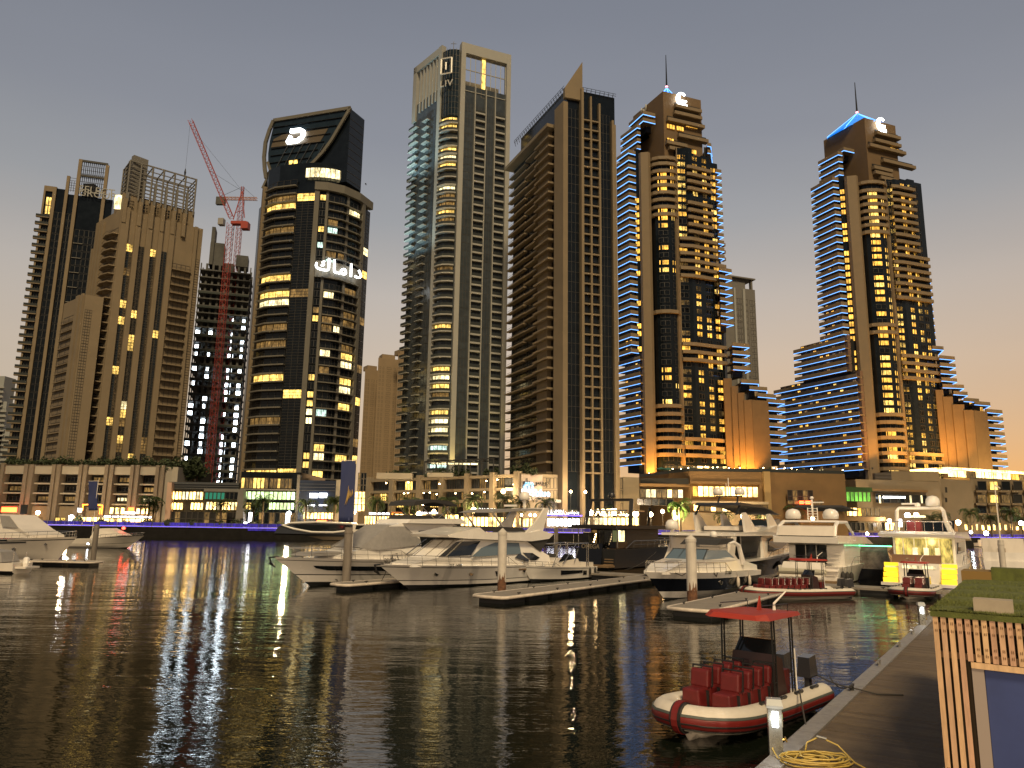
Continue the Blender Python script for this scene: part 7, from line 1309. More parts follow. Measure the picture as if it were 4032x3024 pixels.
# ================================================================ INFLATABLES
def bev(o, w_=.05):
    m = o.modifiers.new('rounded', 'BEVEL'); m.width = w_; m.segments = 2; return o
def rib(label, c, head, L, B, top_z, full=True, reg=None, nseat=4, sgn=1):
    h = Vector(head).normalized(); st = Vector(c) - h * L / 2; t = thing('inflatable_boat', label, 'inflatable boat', (st.x, st.y, 0), math.atan2(h.y, h.x), 'red and white tour inflatables')
    P = lambda name, mb, m, sm=False, parent=None: mb.build(name, m, parent or t, smooth=sm, off=(0, 0, 0))
    r = .30; path = []; BW = 1 - 1.5 / L
    n = 30
    for i in range(n + 1):
        u = i / n; x = L * u; y = (B / 2 - r) * math.sqrt(max(0, 1 - max(0, (u - BW) / (1 - BW)) ** 2.4)); x = L * min(u, 1); path.append((x * (1 - .0), max(y, 0), .42 + .42 * max(0, u - .45) ** 1.6))
    path[-1] = (L, .0, path[-1][2])
    loop = [Vector(p) for p in path[:-1]] + [Vector(path[-1])] + [Vector((p[0], -p[1], p[2])) for p in path[:-1][::-1]]
    def torus(a0, a1, rr, m, name, off=0.):
        mb = MB(); rings = []
        for i, p in enumerate(loop):
            d = (loop[min(i + 1, len(loop) - 1)] - loop[max(i - 1, 0)]).normalized(); out = Vector((-d.y, d.x, 0)).normalized() * (1); 
            if (out.x * (p.x - L * .45) + out.y * p.y) < 0: out = -out
            ux = out; uz = Vector((0, 0, 1)); tr_ = 1 if 0 < i < len(loop) - 1 else .55; rg = []
            k = 8 if a1 - a0 < 350 else 16
            for j in range(k + (0 if k == 16 else 1)):
                a = math.radians(a0 + (a1 - a0) * j / k); rg.append(p + (ux * math.cos(a) + uz * math.sin(a)) * rr * tr_)
            if k == 8:
                for a in (a1, a0): a = math.radians(a); rg.append(p + (ux * math.cos(a) + uz * math.sin(a)) * (rr - .05) * tr_)
            rings.append(rg)
        mb.loft(rings, True, True); return P(name, mb, m, True)
    tube = torus(0, 360, r, WTUBE, 'tube')
    torus(-36, 13, r + .022, REDT, 'rubbing_strake'); torus(13, 24, r + .03, mat('green_grey_trim', (.07, .08, .07), .6), 'trim_line'); torus(-17, -11, r + .034, BLACK, 'trim_line'); torus(-41, -36, r + .03, BLACK, 'trim_line')
    for ii in (n,):
        p = loop[ii]; d = (loop[ii + 1] - loop[ii - 1]).normalized(); mb = MB(); w_ = .2
        for rr, ww, mm in ((r + .05, .26, 1), (r + .075, .15, 0)):
            out = Vector((d.y, -d.x, 0)); rings = [[p + d * s_ * ww / 2 + (out * math.cos(a * .3927) + Vector((0, 0, 1)) * math.sin(a * .3927)) * rr for a in range(16)] for s_ in (-1, 1)]; mb.loft(rings, True, True, mm)
        P('bow_strap', mb, [REDT, BLACK])
    mb = MB(); rings = []
    for i in range(12):
        u = i / 11; x = L * u * .93 + .1; w_ = (B / 2 - r) * math.sqrt(max(.02, 1 - max(0, (u - .6) / .4) ** 2.2)); rings.append([(x, 0, -.25 + .5 * max(0, u - .6)), (x, w_, .2 + .3 * max(0, u - .5)), (x, w_ * .9, .42 + .3 * max(0, u - .5)), (x, -w_ * .9, .42 + .3 * max(0, u - .5)), (x, -w_, .2 + .3 * max(0, u - .5))])
    mb.loft(rings, True, True); P('hull', mb, GEL2, True)
    for sg in (1, -1):
        for i in range(4, 20, 5):
            a, b = loop[i] if sg > 0 else loop[-1 - i], loop[i + 2] if sg > 0 else loop[-3 - i]; mb = MB(); up_ = Vector((0, 0, r + .02)); o_ = Vector((0, sg * .1, 0))
            mb.tube([a + up_ + o_, a.lerp(b, .5) + up_ + o_ * 1.3 + Vector((0, 0, .03)), b + up_ + o_], [.05, .025, .05], 6); P('grab_line', mb, BLACK)
    if not full: return t
    x0 = L * .40 + .55
    for k in range(nseat):
        for y in (-.42, .42):
            x = x0 + k * .56; mb = MB(); mb.hexa([(x - .30, y - .27, .45), (x + .30, y - .27, .45), (x + .30, y + .27, .45), (x - .30, y + .27, .45), (x - .22, y - .24, 1.0), (x + .32, y - .24, 1.0), (x + .32, y + .24, 1.0), (x - .22, y + .24, 1.0)])
            s_ = P('seat', mb, REDV); bev(s_); mb = MB(); mb.prism([(x - .28, y - .26, .95), (x - .12, y - .26, .98), (x - .16, y - .26, 1.40), (x - .25, y - .26, 1.44), (x - .36, y - .26, 1.34)], (0, .52, 0)); bev(P('backrest', mb, REDV, parent=s_))
            mb = MB(); mb.tube([(x - .30, y - .28, 1.0), (x - .34, y - .28, 1.48), (x - .34, y + .28, 1.48), (x - .30, y + .28, 1.0)], .028, 6); P('grab_bar', mb, BLACK if nseat == 4 else CHR, parent=s_); mb = MB(); mb.bar((x - .05, y - .275, .55), (x - .05, y - .275, .95), .09, .02); mb.bar((x - .05, y + .275, .55), (x - .05, y + .275, .95), .09, .02); P('seat_strap', mb, BLACK, parent=s_)
    xc = L * .36; mb = MB(); mb.hexa([(xc - .4, -.7, .45), (xc + .35, -.7, .45), (xc + .35, .7, .45), (xc - .4, .7, .45), (xc - .3, -.62, 1.5), (xc + .1, -.62, 1.65), (xc + .1, .62, 1.65), (xc - .3, .62, 1.5)]); P('console', mb, mat('dark_console', (.03, .012, .012), .4))
    mb = MB(); mb.hexa([(xc + .0, -.6, 1.62), (xc + .06, -.6, 1.62), (xc + .06, .6, 1.62), (xc, .6, 1.62), (xc - .18, -.5, 2.0), (xc - .12, -.5, 2.0), (xc - .12, .5, 2.0), (xc - .18, .5, 2.0)]); P('windscreen', mb, TINT)
    mb = MB(); mb.box(L * .36 - 1.0, L * .36 - .6, -.5, .5, .45, 1.15); P('helm_seat', mb, REDV)
    for y in (-.38, .38):
        mb = MB(); mb.hexa([(-.55, y - .2, .75), (.0, y - .2, .75), (.0, y + .2, .75), (-.55, y + .2, .75), (-.5, y - .17, 1.35), (-.05, y - .17, 1.3), (-.05, y + .17, 1.3), (-.5, y + .17, 1.35)]); mb.box(-.4, -.2, y - .07, y + .07, -.1, .75); P('outboard', mb, mat('engine_black', (.03, .03, .035), .25, coat=.5))
    mb = MB(); fz = top_z
    for x_, y in ((xc + .35, -.75), (xc + .35, .75), (xc - .75, -.75), (xc - .75, .75)):
        for dx in (0, .16): mb.tube([(x_ + dx, y, .45), (x_ + dx * .9, y * .97, fz)], .026, 6)
        for q_ in (1.0, 1.5, 2.0): mb.bar((x_, y, q_), (x_ + .16, y, q_), .025)
    P('canopy_frame', mb, BLACK)
    mb = MB(); a, b_ = xc - 1.15, xc + 1.25
    mb.loft([[(a, -.85, fz), (b_ - .25, -.95, fz), (b_, -.7, fz), (b_, .7, fz), (b_ - .25, .95, fz), (a, .85, fz)], [(a + .1, -.8, fz + .1), (b_ - .3, -.8, fz + .16), (b_ - .1, -.6, fz + .12), (b_ - .1, .6, fz + .12), (b_ - .3, .8, fz + .16), (a + .1, .8, fz + .1)]]); P('canopy', mb, REDTOP)
    mb = MB(); mb.prism([(a + .7, -.02, fz + .1), (a + .95, -.02, fz + .1), (a + .75, -.02, fz + .5)], (0, .04, 0)); P('canopy_fin', mb, REDTOP)
    mb = MB(); [mb.tube([(a + .3, y, fz + .1), (a + .3, y, fz + .3), (b_ - .5, y, fz + .34)], .014, 4) for y in (-.6, .6)]; P('top_rail', mb, BLACK)
    mb = MB(); mb.tube([(a + .5, .3, fz + .12), (a + .5, .3, fz + .3), (a + .15, .5, fz + .62)], [.05, .035, .02], 6); P('antenna', mb, GEL); mb = MB(); mb.tube([(xc - .8, sgn * .78, .5), (xc - .75, sgn * .78, 1.75)], .02, 5); P('grab_pole', mb, GEL)
    if reg:
        i = 19; p = (loop[i] if sgn > 0 else loop[-1 - i]) + Vector((0, sgn * (r * .62 + .02), r * .80)); o = text('lettering', reg, .17, (0, 0, 0), (1, 0, 0), BLACK, None, .004); o.parent = t
        X_ = Vector((-sgn, 0, 0)); Z_ = Vector((0, sgn * .62, .78)); Mx = Matrix((X_, Z_.cross(X_), Z_)).transposed().to_4x4(); Mx.translation = p; o.matrix_local = Mx
    return t
rib('nearest red and white inflatable with red seats under a red canopy, tied to the jetty', (6.25, 21.1), (-.69, -.72), 6.1, 2.6, 2.62, reg='DT 1947', sgn=1)
c_ = PZ((3140, 2362), 0); rib('long red and white inflatable with two rows of dark red seats, below the white yacht', (21.2, 57.2), (-.93, -.36), 9.0, 2.8, 2.7, reg='DT 2084', nseat=7, sgn=1)
c_ = PZ((3597, 2352), 0); rib('red and white inflatable facing its bow this way, below the yellow lit yacht', (31.4, 59.8), (-.6, -.8), 7.0, 3.0, 2.5, nseat=3)
# ================================================================ PONTOONS, PILES, JETTY, CABIN
PD = mat('pontoon_deck', (.23, .20, .165), .8, var=.15, nscale=1.2, bump=.3); FLT = mat('black_float', (.012, .012, .013), .6)
DA = Vector((.56, .83)); DA.normalize(); DB = Vector((DA.y, -DA.x))
def pontoon(label, a, ln, w_=2.2, d=DA, name='pontoon', fend=True, start=0):
    a = Vector(a); n_ = Vector((-d.y, d.x)); t = thing(name, label, 'pontoon', (a.x, a.y, 0), group='floating pontoon fingers', world=True); p2 = lambda u, v, z: (a.x + d.x * u + n_.x * v, a.y + d.y * u + n_.y * v, z)
    def bx(mb, u0, u1, v0, v1, z0, z1, m=0): mb.hexa([p2(u0, v0, z0), p2(u1, v0, z0), p2(u1, v1, z0), p2(u0, v1, z0), p2(u0, v0, z1), p2(u1, v0, z1), p2(u1, v1, z1), p2(u0, v1, z1)], m)
    k = 0; u = 0
    while u < ln - .5:
        mb = MB(); e = min(u + 3, ln); bx(mb, u + .015, e - .015, -w_ / 2, w_ / 2, .34, .5); mb.build('deck_panel', PD, t); mb = MB(); bx(mb, u + .3, e - .3, -w_ / 2 + .2, w_ / 2 - .2, -.5, .339); mb.build('float', FLT, t); u += 3
    if fend:
        mb = MB(); r = .11; q = [p2(ln, w_ / 2 + .1, .42), p2(.2, w_ / 2 + .1, .42), p2(-.15, w_ / 2 - .1, .42), p2(-.25, 0, .42), p2(-.15, -w_ / 2 + .1, .42), p2(.2, -w_ / 2 - .1, .42), p2(ln, -w_ / 2 - .1, .42)]; mb.tube(q, r, 8); mb.build('edge_fender', WROPE, t, smooth=True)
    for u in range(2, int(ln), 5):
        for v in (-w_ / 2 + .2, w_ / 2 - .2):
            mb = MB(); mb.bar(p2(u, v, .5), p2(u, v, .6), .08); mb.bar(p2(u - .17, v, .61), p2(u + .17, v, .61), .06); mb.build('cleat', BLACK, t)
    return t, p2
pontoon('pontoon finger starting at the wooden banner pile, beside the largest white yacht', (PZ((1335, 2300), .5).x, PZ((1335, 2300), .5).y + .4), 17, 1.8)
f2, q2 = pontoon('pontoon finger with pale edge fender running back from the first white pile', (PZ((1925, 2345), .5).x, PZ((1925, 2345), .5).y), 27, 2.4)
f3, q3 = pontoon('pontoon finger between the navy cruiser and the long red inflatable', (PZ((2715, 2395), .5).x, PZ((2715, 2395), .5).y), 18, 2.6)
pontoon('main cross pontoon joining all the fingers behind the boats', (3.5, 79.5), 52, 3.0, DB, fend=False)
pontoon('pontoon finger by the edge yacht left of the thin pile', (-44, 82.2), 22, 2.0, Vector((-1, .12)).normalized())
PW = mat('white_pile_sleeve', (.50, .46, .40), .6, var=.12, nscale=1.5); PRS = mat('rusty_steel', (.13, .06, .03), .9, var=.5, nscale=5, bump=.5); PWOOD = mat('weathered_pile', (.17, .145, .12), .85, var=.25, nscale=3, bump=.4, stretch=(1, 1, .2))
def pile(label, px, ztop, r, m, cone=True, rust=True, lean=0.):
    p = PZ(px, 0); t = thing('mooring_pile', label, 'mooring pile', (p.x, p.y, 0), group='mooring piles')
    mb = MB(); mb.lathe([(r, .95 if rust else -2), (r, ztop - .5), (r * 1.08, ztop - .48), (r * 1.08, ztop - .3)] + ([(r * 1.0, ztop - .28), (.04, ztop)] if cone else [(r * .95, ztop - .28), (r * .95, ztop)]), (0, 0, 0), 18); mb.build('sleeve', m, t, off=(0, 0, 0))
    mb = MB(); mb.lathe([(r * .97, -2), (r * .97, 1.0)], (0, 0, 0), 18); mb.build('steel_core', PRS if rust else m, t, off=(0, 0, 0))
    if rust:
        rr = random.Random(int(px[0])); mb = MB()
        for k in range(11):
            a = rr.uniform(-2.9, -.2); h = rr.uniform(.1, .75) * (1 if k % 3 else 1.3); w_ = rr.uniform(.12, .3); mb.add([(math.cos(a + s_ * w_) * (r + .006), math.sin(a + s_ * w_) * (r + .006), z) for s_, z in ((-1, .93), (1, .93), (.5, .95 + h * .7), (0, .95 + h), (-.6, .95 + h * .5))], [(0, 1, 2, 3, 4)])
        mb.build('rust_stain', PRS, t, off=(0, 0, 0))
    return t, p
pile('white pile with rusted foot at the tip of the middle finger', (1975, 2345), 4.75, .32, PW)
pile('white pile with cone top and rusted foot in front of the navy cruiser', (2727, 2385), 4.55, .34, PW)
tw, pw1 = pile('weathered wooden pile with pale cap carrying the big blue banner', (1362, 2308), 4.6, .34, PWOOD, False, False)
tw2, pw2 = pile('thin dark wooden pile carrying the small blue banner at the edge yacht bow', (366, 2208), 4.3, .30, PWOOD, False, False)
p = PZ(x1(800, 1010), 0); pile('grey pile standing in open water behind the small sports boat', x1(800, 1080), 4.6, .34, PWOOD, False, False)
BL = mat('blue_banner', (.018, .028, .10), .7, var=.1, nscale=.8); GOLD = mat('banner_gold', (.45, .30, .10), .6)
def banner(label, P, xl, xr, yt, yb, pole_b, small=False):
    a = PY((xl, yt), P.y); b = PY((xr, yt), P.y); c = PY((xl - (0 if small else 12), yb), P.y); d = PY((xr - (0 if small else 10), yb), P.y); t = thing('banner', label, 'banner', (b.x, P.y, pole_b), group='blue banners on piles', world=True)
    mb = MB(); n = 10; rows = []
    for i in range(n + 1):
        u = i / n; l_ = a.lerp(c, u); r_ = b.lerp(d, u); rows.append([l_.lerp(r_, k / 5) + Vector((0, .06 * math.sin(u * 7 + k * 1.2) - .05, 0)) for k in range(6)])
    mb.loft(rows + [[q + Vector((0, .012, 0)) for q in r] for r in rows[::-1]], False, False); mb.build('cloth', BL, t, smooth=True)
    mb = MB(); mb.tube([(b.x + .05, P.y, pole_b), (b.x + .06, P.y, b.z + .15)], .035, 8); mb.bar((a.x, P.y, a.z + .03), (b.x + .06, P.y, b.z + .05), .04); mb.build('pole', GEL2, t)
    if not small:
        mb = MB()
        for k, (x0, y0, x1_, y1_) in enumerate(((200, 310, 178, 515), (210, 350, 190, 470), (225, 360, 210, 450), (240, 350, 232, 430), (195, 360, 160, 520))):
            p0 = PY(x8_(x0, y0), P.y - .12); p1 = PY(x8_(x1_, y1_), P.y - .12); mb.tube([p0, p0.lerp(p1, .5) + Vector((.05, 0, 0)), p1], [.01, .05, .008], 4)
        mb.build('emblem', GOLD, t)
x8_ = y8
banner('big dark blue banner hanging from a pole on the weathered pile', pw1, 1345, 1402, 1815, 2056, 2.6); banner('small dark blue banner at the thin pile near the edge yacht', pw2, 349, 385, 1895, 2010, 2.6, True)
# ---- the near jetty
JA = Vector((PZ((2980, 3024), .5).x, PZ((2980, 3024), .5).y)); JD = (Vector((PZ((3640, 2440), .5).x, PZ((3640, 2440), .5).y)) - JA).normalized(); JN = Vector((JD.y, -JD.x))
def jp(u, v, z): q = JA + JD * u + JN * v; return Vector((q.x, q.y, z))
jt = thing('jetty', 'wide grey plank jetty with a pale metal edge running from the corner toward the boats', 'jetty', (JA.x, JA.y, 0), world=True)
DK = [mat('deck_plank_%d' % i, c, .75, var=.22, nscale=2.5, bump=.25, stretch=(1, 1, 1)) for i, c in enumerate(((.115, .082, .050), (.125, .09, .055), (.105, .075, .046), (.135, .098, .060)))]
u = -9.; W_ = 5.6; rr = random.Random(3)
pl_me = {}
while u < 46:
    w_ = .29; mb = MB(); mb.hexa([jp(u, .42, .40), jp(u + w_ - .02, .42, .40), jp(u + w_ - .02, W_, .40), jp(u, W_, .40), jp(u, .42, .5 + rr.uniform(-.004, .004)), jp(u + w_ - .02, .42, .5 + rr.uniform(-.004, .004)), jp(u + w_ - .02, W_, .5), jp(u, W_, .5)]); mb.build('plank', rr.choice(DK), jt); u += w_
ALU = mat('worn_metal_edge', (.27, .255, .25), .55, metal=.25, var=.25, nscale=6, bump=.3)
for k in range(18):
    a, b = -9 + k * 3.05, -9 + (k + 1) * 3.05 - .03
    mb = MB(); mb.hexa([jp(a, 0, .36), jp(b, 0, .36), jp(b, .40, .36), jp(a, .40, .36), jp(a, 0, .53), jp(b, 0, .53), jp(b, .40, .53), jp(a, .40, .53)]); mb.build('edge_beam', ALU, jt); mb = MB(); mb.hexa([jp(a, -.09, .2), jp(b, -.09, .2), jp(b, -.002, .2), jp(a, -.002, .2), jp(a, -.09, .45), jp(b, -.09, .45), jp(b, -.002, .45), jp(a, -.002, .45)]); mb.build('rubber_fender', FLT, jt)
mb = MB(); mb.hexa([jp(-9, .05, -.6), jp(46, .05, -.6), jp(46, W_, -.6), jp(-9, W_, -.6), jp(-9, .05, .355), jp(46, .05, .355), jp(46, W_, .355), jp(-9, W_, .355)]); mb.build('float', FLT, jt)
for u_ in (8.6, 13.5, 18.5, 23, 27.5): 
    mb = MB(); mb.bar(jp(u_, .2, .53), jp(u_, .2, .64), .09); mb.bar(jp(u_ - .2, .2, .66), jp(u_ + .2, .2, .66), .07); mb.build('cleat', BLACK if u_ < 10 else STEEL, jt)
# power pedestals
def pedestal(label, base, s=1., power=0):
    t = thing('power_pedestal', label, 'service pedestal', base, math.atan2(JD.y, JD.x) + .35, 'service pedestals on the jetty'); B_ = lambda n_, mb, m: mb.build(n_, m, t, off=(0, 0, 0))
    st_ = mat('brushed_pedestal', (.30, .30, .28), .28, metal=.7, var=.1, nscale=8); mb = MB(); mb.loft([[(-.16, -.13, 0), (.16, -.13, 0), (.16, .13, 0), (-.16, .13, 0)], [(-.16, -.13, .92), (.16, -.13, .92), (.16, .13, .92), (-.16, .13, .92)]]); B_('body', mb, st_)
    mb = MB(); mb.loft([[(-.19, -.16, .92), (.19, -.16, .92), (.19, .16, .92), (-.19, .16, .92)], [(-.19, -.16, .97), (.19, -.16, .97), (.19, .16, .97), (-.19, .16, .97)], [(-.10, -.14, 1.08), (.10, -.14, 1.08), (.10, .14, 1.08), (-.10, .14, 1.08)]]); B_('cap', mb, mat('pedestal_cap', (.45, .47, .48), .3, metal=.5))
    for y_, nm in ((-.138, 'front'), ):
        mb = MB(); mb.box(-.09, .09, -.15, -.131, .55, .82); B_('meter_panel', mb, mat('meter_grey', (.35, .36, .33), .4)); mb = MB(); mb.box(-.06, .06, -.155, -.151, .58, .68); B_('meter_label', mb, mat('label_paper', (.12, .10, .09), .6)); mb = MB(); mb.box(-.05, .05, -.156, -.151, .71, .79); B_('meter_display', mb, nosample(mat('green_display', (.2, .6, .2), .5, emit=.5, ecol=(.2, .8, .3))))
        mb = MB(); mb.tube([(0, -.13, .30), (0, -.2, .30), (0, -.22, .26)], .022, 6); mb.bar((-.05, -.19, .33), (.05, -.19, .33), .03); B_('tap', mb, mat('brass_tap', (.6, .42, .12), .3, metal=.8))
    L_ = nosample(mat('pedestal_lamp', (1, 1, 1), .5, emit=9, ecol=(.85, .92, 1)))
    for x_ in (-.165, .165): mb = MB(); mb.box(x_ - .012, x_ + .012, -.06, .06, .56, .86); B_('lamp_panel', mb, L_)
    for x_ in (-.3, .3):
        ld = bpy.data.lights.new('lamp', 'POINT'); ld.energy = power; ld.color = (.9, .93, .85); ld.shadow_soft_size = .06; lo = bpy.data.objects.new('lamp', ld); COL.objects.link(lo); lo.parent = t; lo.location = (x_, 0, .7)
    return t
pb0 = PZ((3056, 2972), .5); pedestal('lit steel service pedestal beside the nearest inflatable', (pb0.x, pb0.y, .5), 1, 7)
pb1 = PZ((3632, 2462), .5); pedestal('distant lit service pedestal where the jetty meets the slatted cabin', (pb1.x, pb1.y, .5), 1, 5)
HOSE = mat('yellow_hose', (.46, .33, .08), .45, var=.1, nscale=10); t = thing('garden_hose', 'tangled yellow hose coiled on the jetty at the pedestal foot', 'hose', (pb0.x + .3, pb0.y - .5, .5)); r_ = random.Random(5)
mb = MB(); pts = []
for k in range(150):
    a = k * .38; rad = .42 + .13 * math.sin(k * .21) + r_.uniform(-.02, .02); pts.append((math.cos(a) * rad * 1.25 + .12 * math.sin(k * .05) + .25, math.sin(a) * rad * .8 - .1, .03 + .03 * (k % 7 == 0) + k * .0009))
mb.tube(pts, .017, 6); mb.build('coil', HOSE, t, off=(0, 0, 0), smooth=True)
mb = MB(); mb.tube([(-.3, .5, .26), (-.42, .35, .15), (-.4, .1, .04), (-.1, -.1, .04)], .017, 6); mb.tube([(.2, .3, .05), (.28, .35, .28), (.5, .25, .42), (.8, .1, .3), (1.0, -.15, .06), (1.1, -.5, .03), (1.5, -.7, .03)], .017, 6); mb.build('loop', HOSE, t, off=(0, 0, 0), smooth=True); mb = MB(); mb.tube([(.45, .27, .42), (.62, .2, .39)], .03, 8); mb.build('nozzle', STEEL, t, off=(0, 0, 0))
def rope(label, a, b, sag, r=.02, loc=None, extra=None):
    a = Vector(a); b = Vector(b); pts = [a.lerp(b, i / 10) + Vector((0, 0, -sag * 4 * (i / 10) * (1 - i / 10))) for i in range(11)] + [Vector(e) for e in (extra or [])]; mb = MB(); mb.tube(pts, r, 5); o = mb.build('mooring_rope', ROPE, None); tag(o, label, 'rope', 'mooring ropes'); return o
cl = jp(8.6, .2, .6)
rope('dark rope from the near inflatable stern to the black cleat, tail on the planks', (8.9, 23.6, .95), cl, .1, .022, extra=[cl + Vector((.15, -.1, -.02)), cl + Vector((.5, -.45, -.07)), cl + Vector((1.2, -.5, -.07))])
rope('second dark rope from the near inflatable down to the jetty edge', (9.4, 23.1, .8), cl + Vector((-.1, .05, 0)), .15, .018)
rope('short doubled rope over the near inflatable tube beside the pedestal', (7.7, 20.9, .85), jp(3.6, .1, .5), .05, .02)
rope('slack rope hanging from the largest yacht bow down to the banner pile', PY((1185, 2190), 60.5), PY((1330, 2285), 62.5), .12, .03)
rope('bow line of the DT 1490 yacht dropping to the pontoon', PY((1530, 2225), 60), PY((1500, 2290), 61.5), .1, .03)
rope('mooring line from the black yacht stern to the cross pontoon', PY(x1(1890, 1030), 92), PY(x1(1560, 1225), 78), .3, .03)
# ---- slatted cabin with a grass roof
A0 = PZ((3669, 2402), 3.7); CA = Vector((A0.x, A0.y)); e = PZ(x5(1580, 372), 3.7); ed = (Vector((e.x, e.y)) - CA); dl = ed.length; ed.normalize(); fd = Vector((ed.y, -ed.x))
e2 = PZ(x5(2212, 772), 3.7); fd2 = (Vector((e2.x, e2.y)) - CA).normalized(); fd = fd2
cab = thing('slatted_cabin', 'timber slatted cabin with green turf roof and blue panel, on the jetty beside the camera', 'cabin', (CA.x, CA.y, .5), world=True)
def cpnt(u, v, z): q = CA + fd * u + ed * v; return Vector((q.x, q.y, z))
def cbox(mb, u0, u1, v0, v1, z0, z1, m=0): mb.hexa([cpnt(u0, v0, z0), cpnt(u1, v0, z0), cpnt(u1, v1, z0), cpnt(u0, v1, z0), cpnt(u0, v0, z1), cpnt(u1, v0, z1), cpnt(u1, v1, z1), cpnt(u0, v1, z1)], m)
SL = [mat('timber_slat_%d' % i, c, .65, var=.22, nscale=3.5, stretch=(3, 3, .5), bump=.15) for i, c in enumerate(((.56, .36, .20), (.52, .33, .20), (.60, .40, .22), (.50, .30, .19)))]; RB = mat('dark_batten', (.16, .10, .055), .8, var=.2, nscale=3)
mb = MB(); cbox(mb, .06, 9, .12, dl, .5, 3.62); mb.build('wall', mat('cabin_backing', (.055, .04, .022), .85, var=.2, nscale=2), cab)
face = Path([CA, CA + fd * 9]); fu = lambda px: face.up(px)
door_u = fu(x5(1640, 1330))[0]; door_z = fu(x5(1700, 1335))[1]; sp = (fu(x5(1365, 900))[0] - fu(x5(1195, 900))[0]) / 2
k = 0; u = 0.
while u < 8.5:
    z0 = .5 if u + sp * .66 <= door_u + .02 else door_z + .10
    mb = MB(); cbox(mb, u, u + sp * .66, .0 + rr.uniform(-.004, .004), .035, z0, 3.66 + rr.uniform(-.012, .012)); mb.build('slat', rr.choice(SL), cab); u += sp; k += 1
for z in (3.45, door_z + .16, 1.15): mb = MB(); cbox(mb, .0, 9 if z > door_z else door_u, .04, .1, z - .05, z + .05); mb.build('batten', RB, cab)
mb = MB(); cbox(mb, door_u - .0, 9, -.012, .06, door_z, door_z + .09); mb.build('door_lintel', SL[2], cab); mb = MB(); cbox(mb, door_u + .0, door_u + .17, .02, .11, .5, door_z - .004); mb.build('door_jamb', mat('grey_jamb', (.30, .25, .22), .7), cab)
mb = MB(); cbox(mb, door_u + .175, 9, .085, .115, .5, door_z - .004); mb.build('blue_panel', mat('blue_door_panel', (.03, .05, .17), .6, var=.14, nscale=1.2), cab)
mb = MB(); u = 0.; rn = random.Random(4)
while u < 8.5:
    for z_ in ([3.5, 3.38] + ([door_z + .3, door_z + .2] if u > door_u else [1.25, 1.12])):
        for du in (.25, .45): mb.add([cpnt(u + sp * du, -.008, z_ - .02), cpnt(u + sp * du + .009, -.008, z_ - .02), cpnt(u + sp * du + .009, -.008, z_ + rn.uniform(.01, .04)), cpnt(u + sp * du, -.008, z_ + .02)], [(0, 1, 2, 3)])
    u += sp
mb.build('nail_mark', mat('nail_stain', (.16, .08, .03), .9), cab, kind='stuff')
TURF = mat('artificial_turf', (.085, .10, .02), .9, var=.3, nscale=5, bump=.6, bscale=60)
mb = MB(); nu, nv = 40, 30; rt = random.Random(8); vs = [cpnt(-.04 + 9.2 * i / nu, -.03 + (dl + .1) * j / nv, 3.70 + rt.uniform(0, .02) + (.03 * math.sin(j * .9) * (i > 0))) for j in range(nv + 1) for i in range(nu + 1)]
mb.add(vs, [(j * (nu + 1) + i, j * (nu + 1) + i + 1, (j + 1) * (nu + 1) + i + 1, (j + 1) * (nu + 1) + i) for j in range(nv) for i in range(nu)]); cbox(mb, -.03, 9, -.02, dl, 3.6, 3.695); mb.build('turf_roof', TURF, cab)
mb = MB(); rt = random.Random(9)
for i in range(26000):
    v = rt.random() ** 1.5 * dl; u = rt.random() * 4.6 - .04 if v < dl * .4 else rt.random() * 8; c = cpnt(u, v - .03, 3.70); a = rt.random() * 6.28; h = rt.uniform(.03, .065); dx, dy = math.cos(a) * .006, math.sin(a) * .006
    mb.add([c + Vector((dx, dy, 0)), c - Vector((dx, dy, 0)), c + Vector((rt.uniform(-.03, .03), rt.uniform(-.03, .03), h))], [(0, 1, 2)])
o = mb.build('turf_blades', [mat('turf_blade', (.10, .115, .022), .8, var=.35, nscale=4)], cab, kind='stuff')
mb = MB(); u_ = fu(x5(1895, 700))[0]; cbox(mb, u_ - .3, u_ + .25, .12, .5, 3.71, 3.92); mb.build('roof_block', mat('roof_block_grey', (.33, .28, .21), .8, var=.1, nscale=5), cab)
mb = MB(); cbox(mb, .6, 9, dl + .05, dl + .9, .5, 4.05); mb.build('rear_parapet', TURF, cab); mb = MB(); cbox(mb, -.1, .6, dl + .0, dl + 1.4, .5, 3.95); mb.build('corner_post', mat('amber_side', (.2, .12, .03), .8), cab)
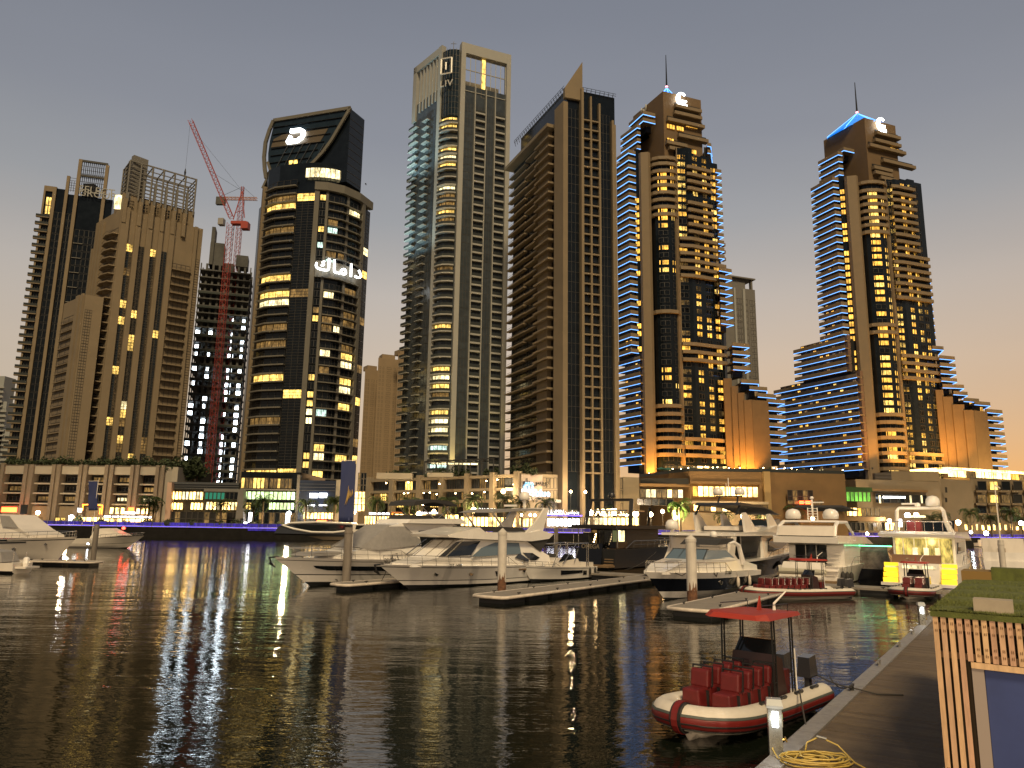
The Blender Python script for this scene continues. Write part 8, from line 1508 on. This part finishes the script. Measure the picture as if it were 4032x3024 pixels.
# things beyond the cabin
p = PZ(x3(1995, 1560), 0); t, _ = pile('slim white pile rising behind the turf roof', (3957, 2300), 4.2, .28, PW, False, False)
mb = MB(); a = PY(x3(1998, 1080), _.y); mb.tube([(0, 0, 4.1), (.0, 0, 9.6)], [.07, .05], 6); mb.bar((0, 0, 9.6), (.5, 0, 9.3), .1); mb.build('light_pole', GEL2, t, off=(0, 0, 0))
tb = PZ((4010, 2290), 0); b11 = Boat('moored_boat', 'white boat stern with a brown wooden chair, at the photo edge beyond the turf roof', (tb.x + 6, tb.y + 12), (.5, .86), 13, 4.4, 2.4, 2.0, 1.5); b11.hull([(0, .25, 0), (.25, 1, 1)], [ANTI, GEL]); mb = MB(); mb.box(.2, .4, -2, 2, 2, 2.9); b11.part('transom', mb, GEL); mb = MB(); mb.box(3, 8, -1.9, 1.9, 2, 4.3); b11.part('cabin', mb, GEL2)
mb = MB(); mb.box(1.0, 1.6, -.1, .6, 2.4, 2.5); mb.box(1.55, 1.62, -.1, .6, 2.5, 3.3); [mb.box(x_, x_ + .06, y_, y_ + .06, 2.0, 2.4) for x_ in (1.0, 1.5) for y_ in (-.1, .54)]; b11.part('wooden_chair', mb, TEAK)
# near bank under the camera, with unseen lamp masts added to light the boats
mb = MB(); mb.box(-160, 160, -120, 1.2, -2, 3.3); mb.build('near_promenade', PAVE, None, kind='structure', label='near promenade under the camera')
for i, (mx, my) in enumerate(((-70, -62), (-20, -66), (35, -64), (85, -60))):
    t = thing('added_lamp_mast', ('unseen tall lamp mast added on the near bank, far end', 'unseen tall lamp mast added on the near bank, second one', 'unseen tall lamp mast added on the near bank, third one', 'unseen tall lamp mast added on the near bank, last one')[i], 'lamp mast', (mx, my, 3.3), group='added lamp masts on the near bank')
    mb = MB(); mb.tube([(0, 0, -3), (0, 0, 14.5)], [.2, .1], 8); mb.bar((-1.2, 0, 14.6), (1.2, 0, 14.6), .15); mb.build('pole', STEEL, t, off=(0, 0, 0)); mb = MB(); [mb.box(x_ - .4, x_ + .4, .1, .5, 14.4, 14.75) for x_ in (-.9, .9)]; mb.build('lamp_head', BULB, t, off=(0, 0, 0))
    ld = bpy.data.lights.new('lamp', 'POINT'); ld.energy = 75000; ld.color = (1, .74, .48); ld.shadow_soft_size = .6; lo = bpy.data.objects.new('lamp', ld); COL.objects.link(lo); lo.parent = t; lo.location = (0, 1.2, 14.6)
# ---------------------------------------------------------------- lettering becomes plain meshes
bpy.context.view_layer.update(); _dg = bpy.context.evaluated_depsgraph_get()
for o in TEXTS:
    me = bpy.data.meshes.new_from_object(o.evaluated_get(_dg)); n = bpy.data.objects.new('lettering', me); COL.objects.link(n)
    n.parent = o.parent; n.matrix_local = o.matrix_local.copy()
    nm = o.name.split('.')[0]; bpy.data.objects.remove(o); n.name = nm
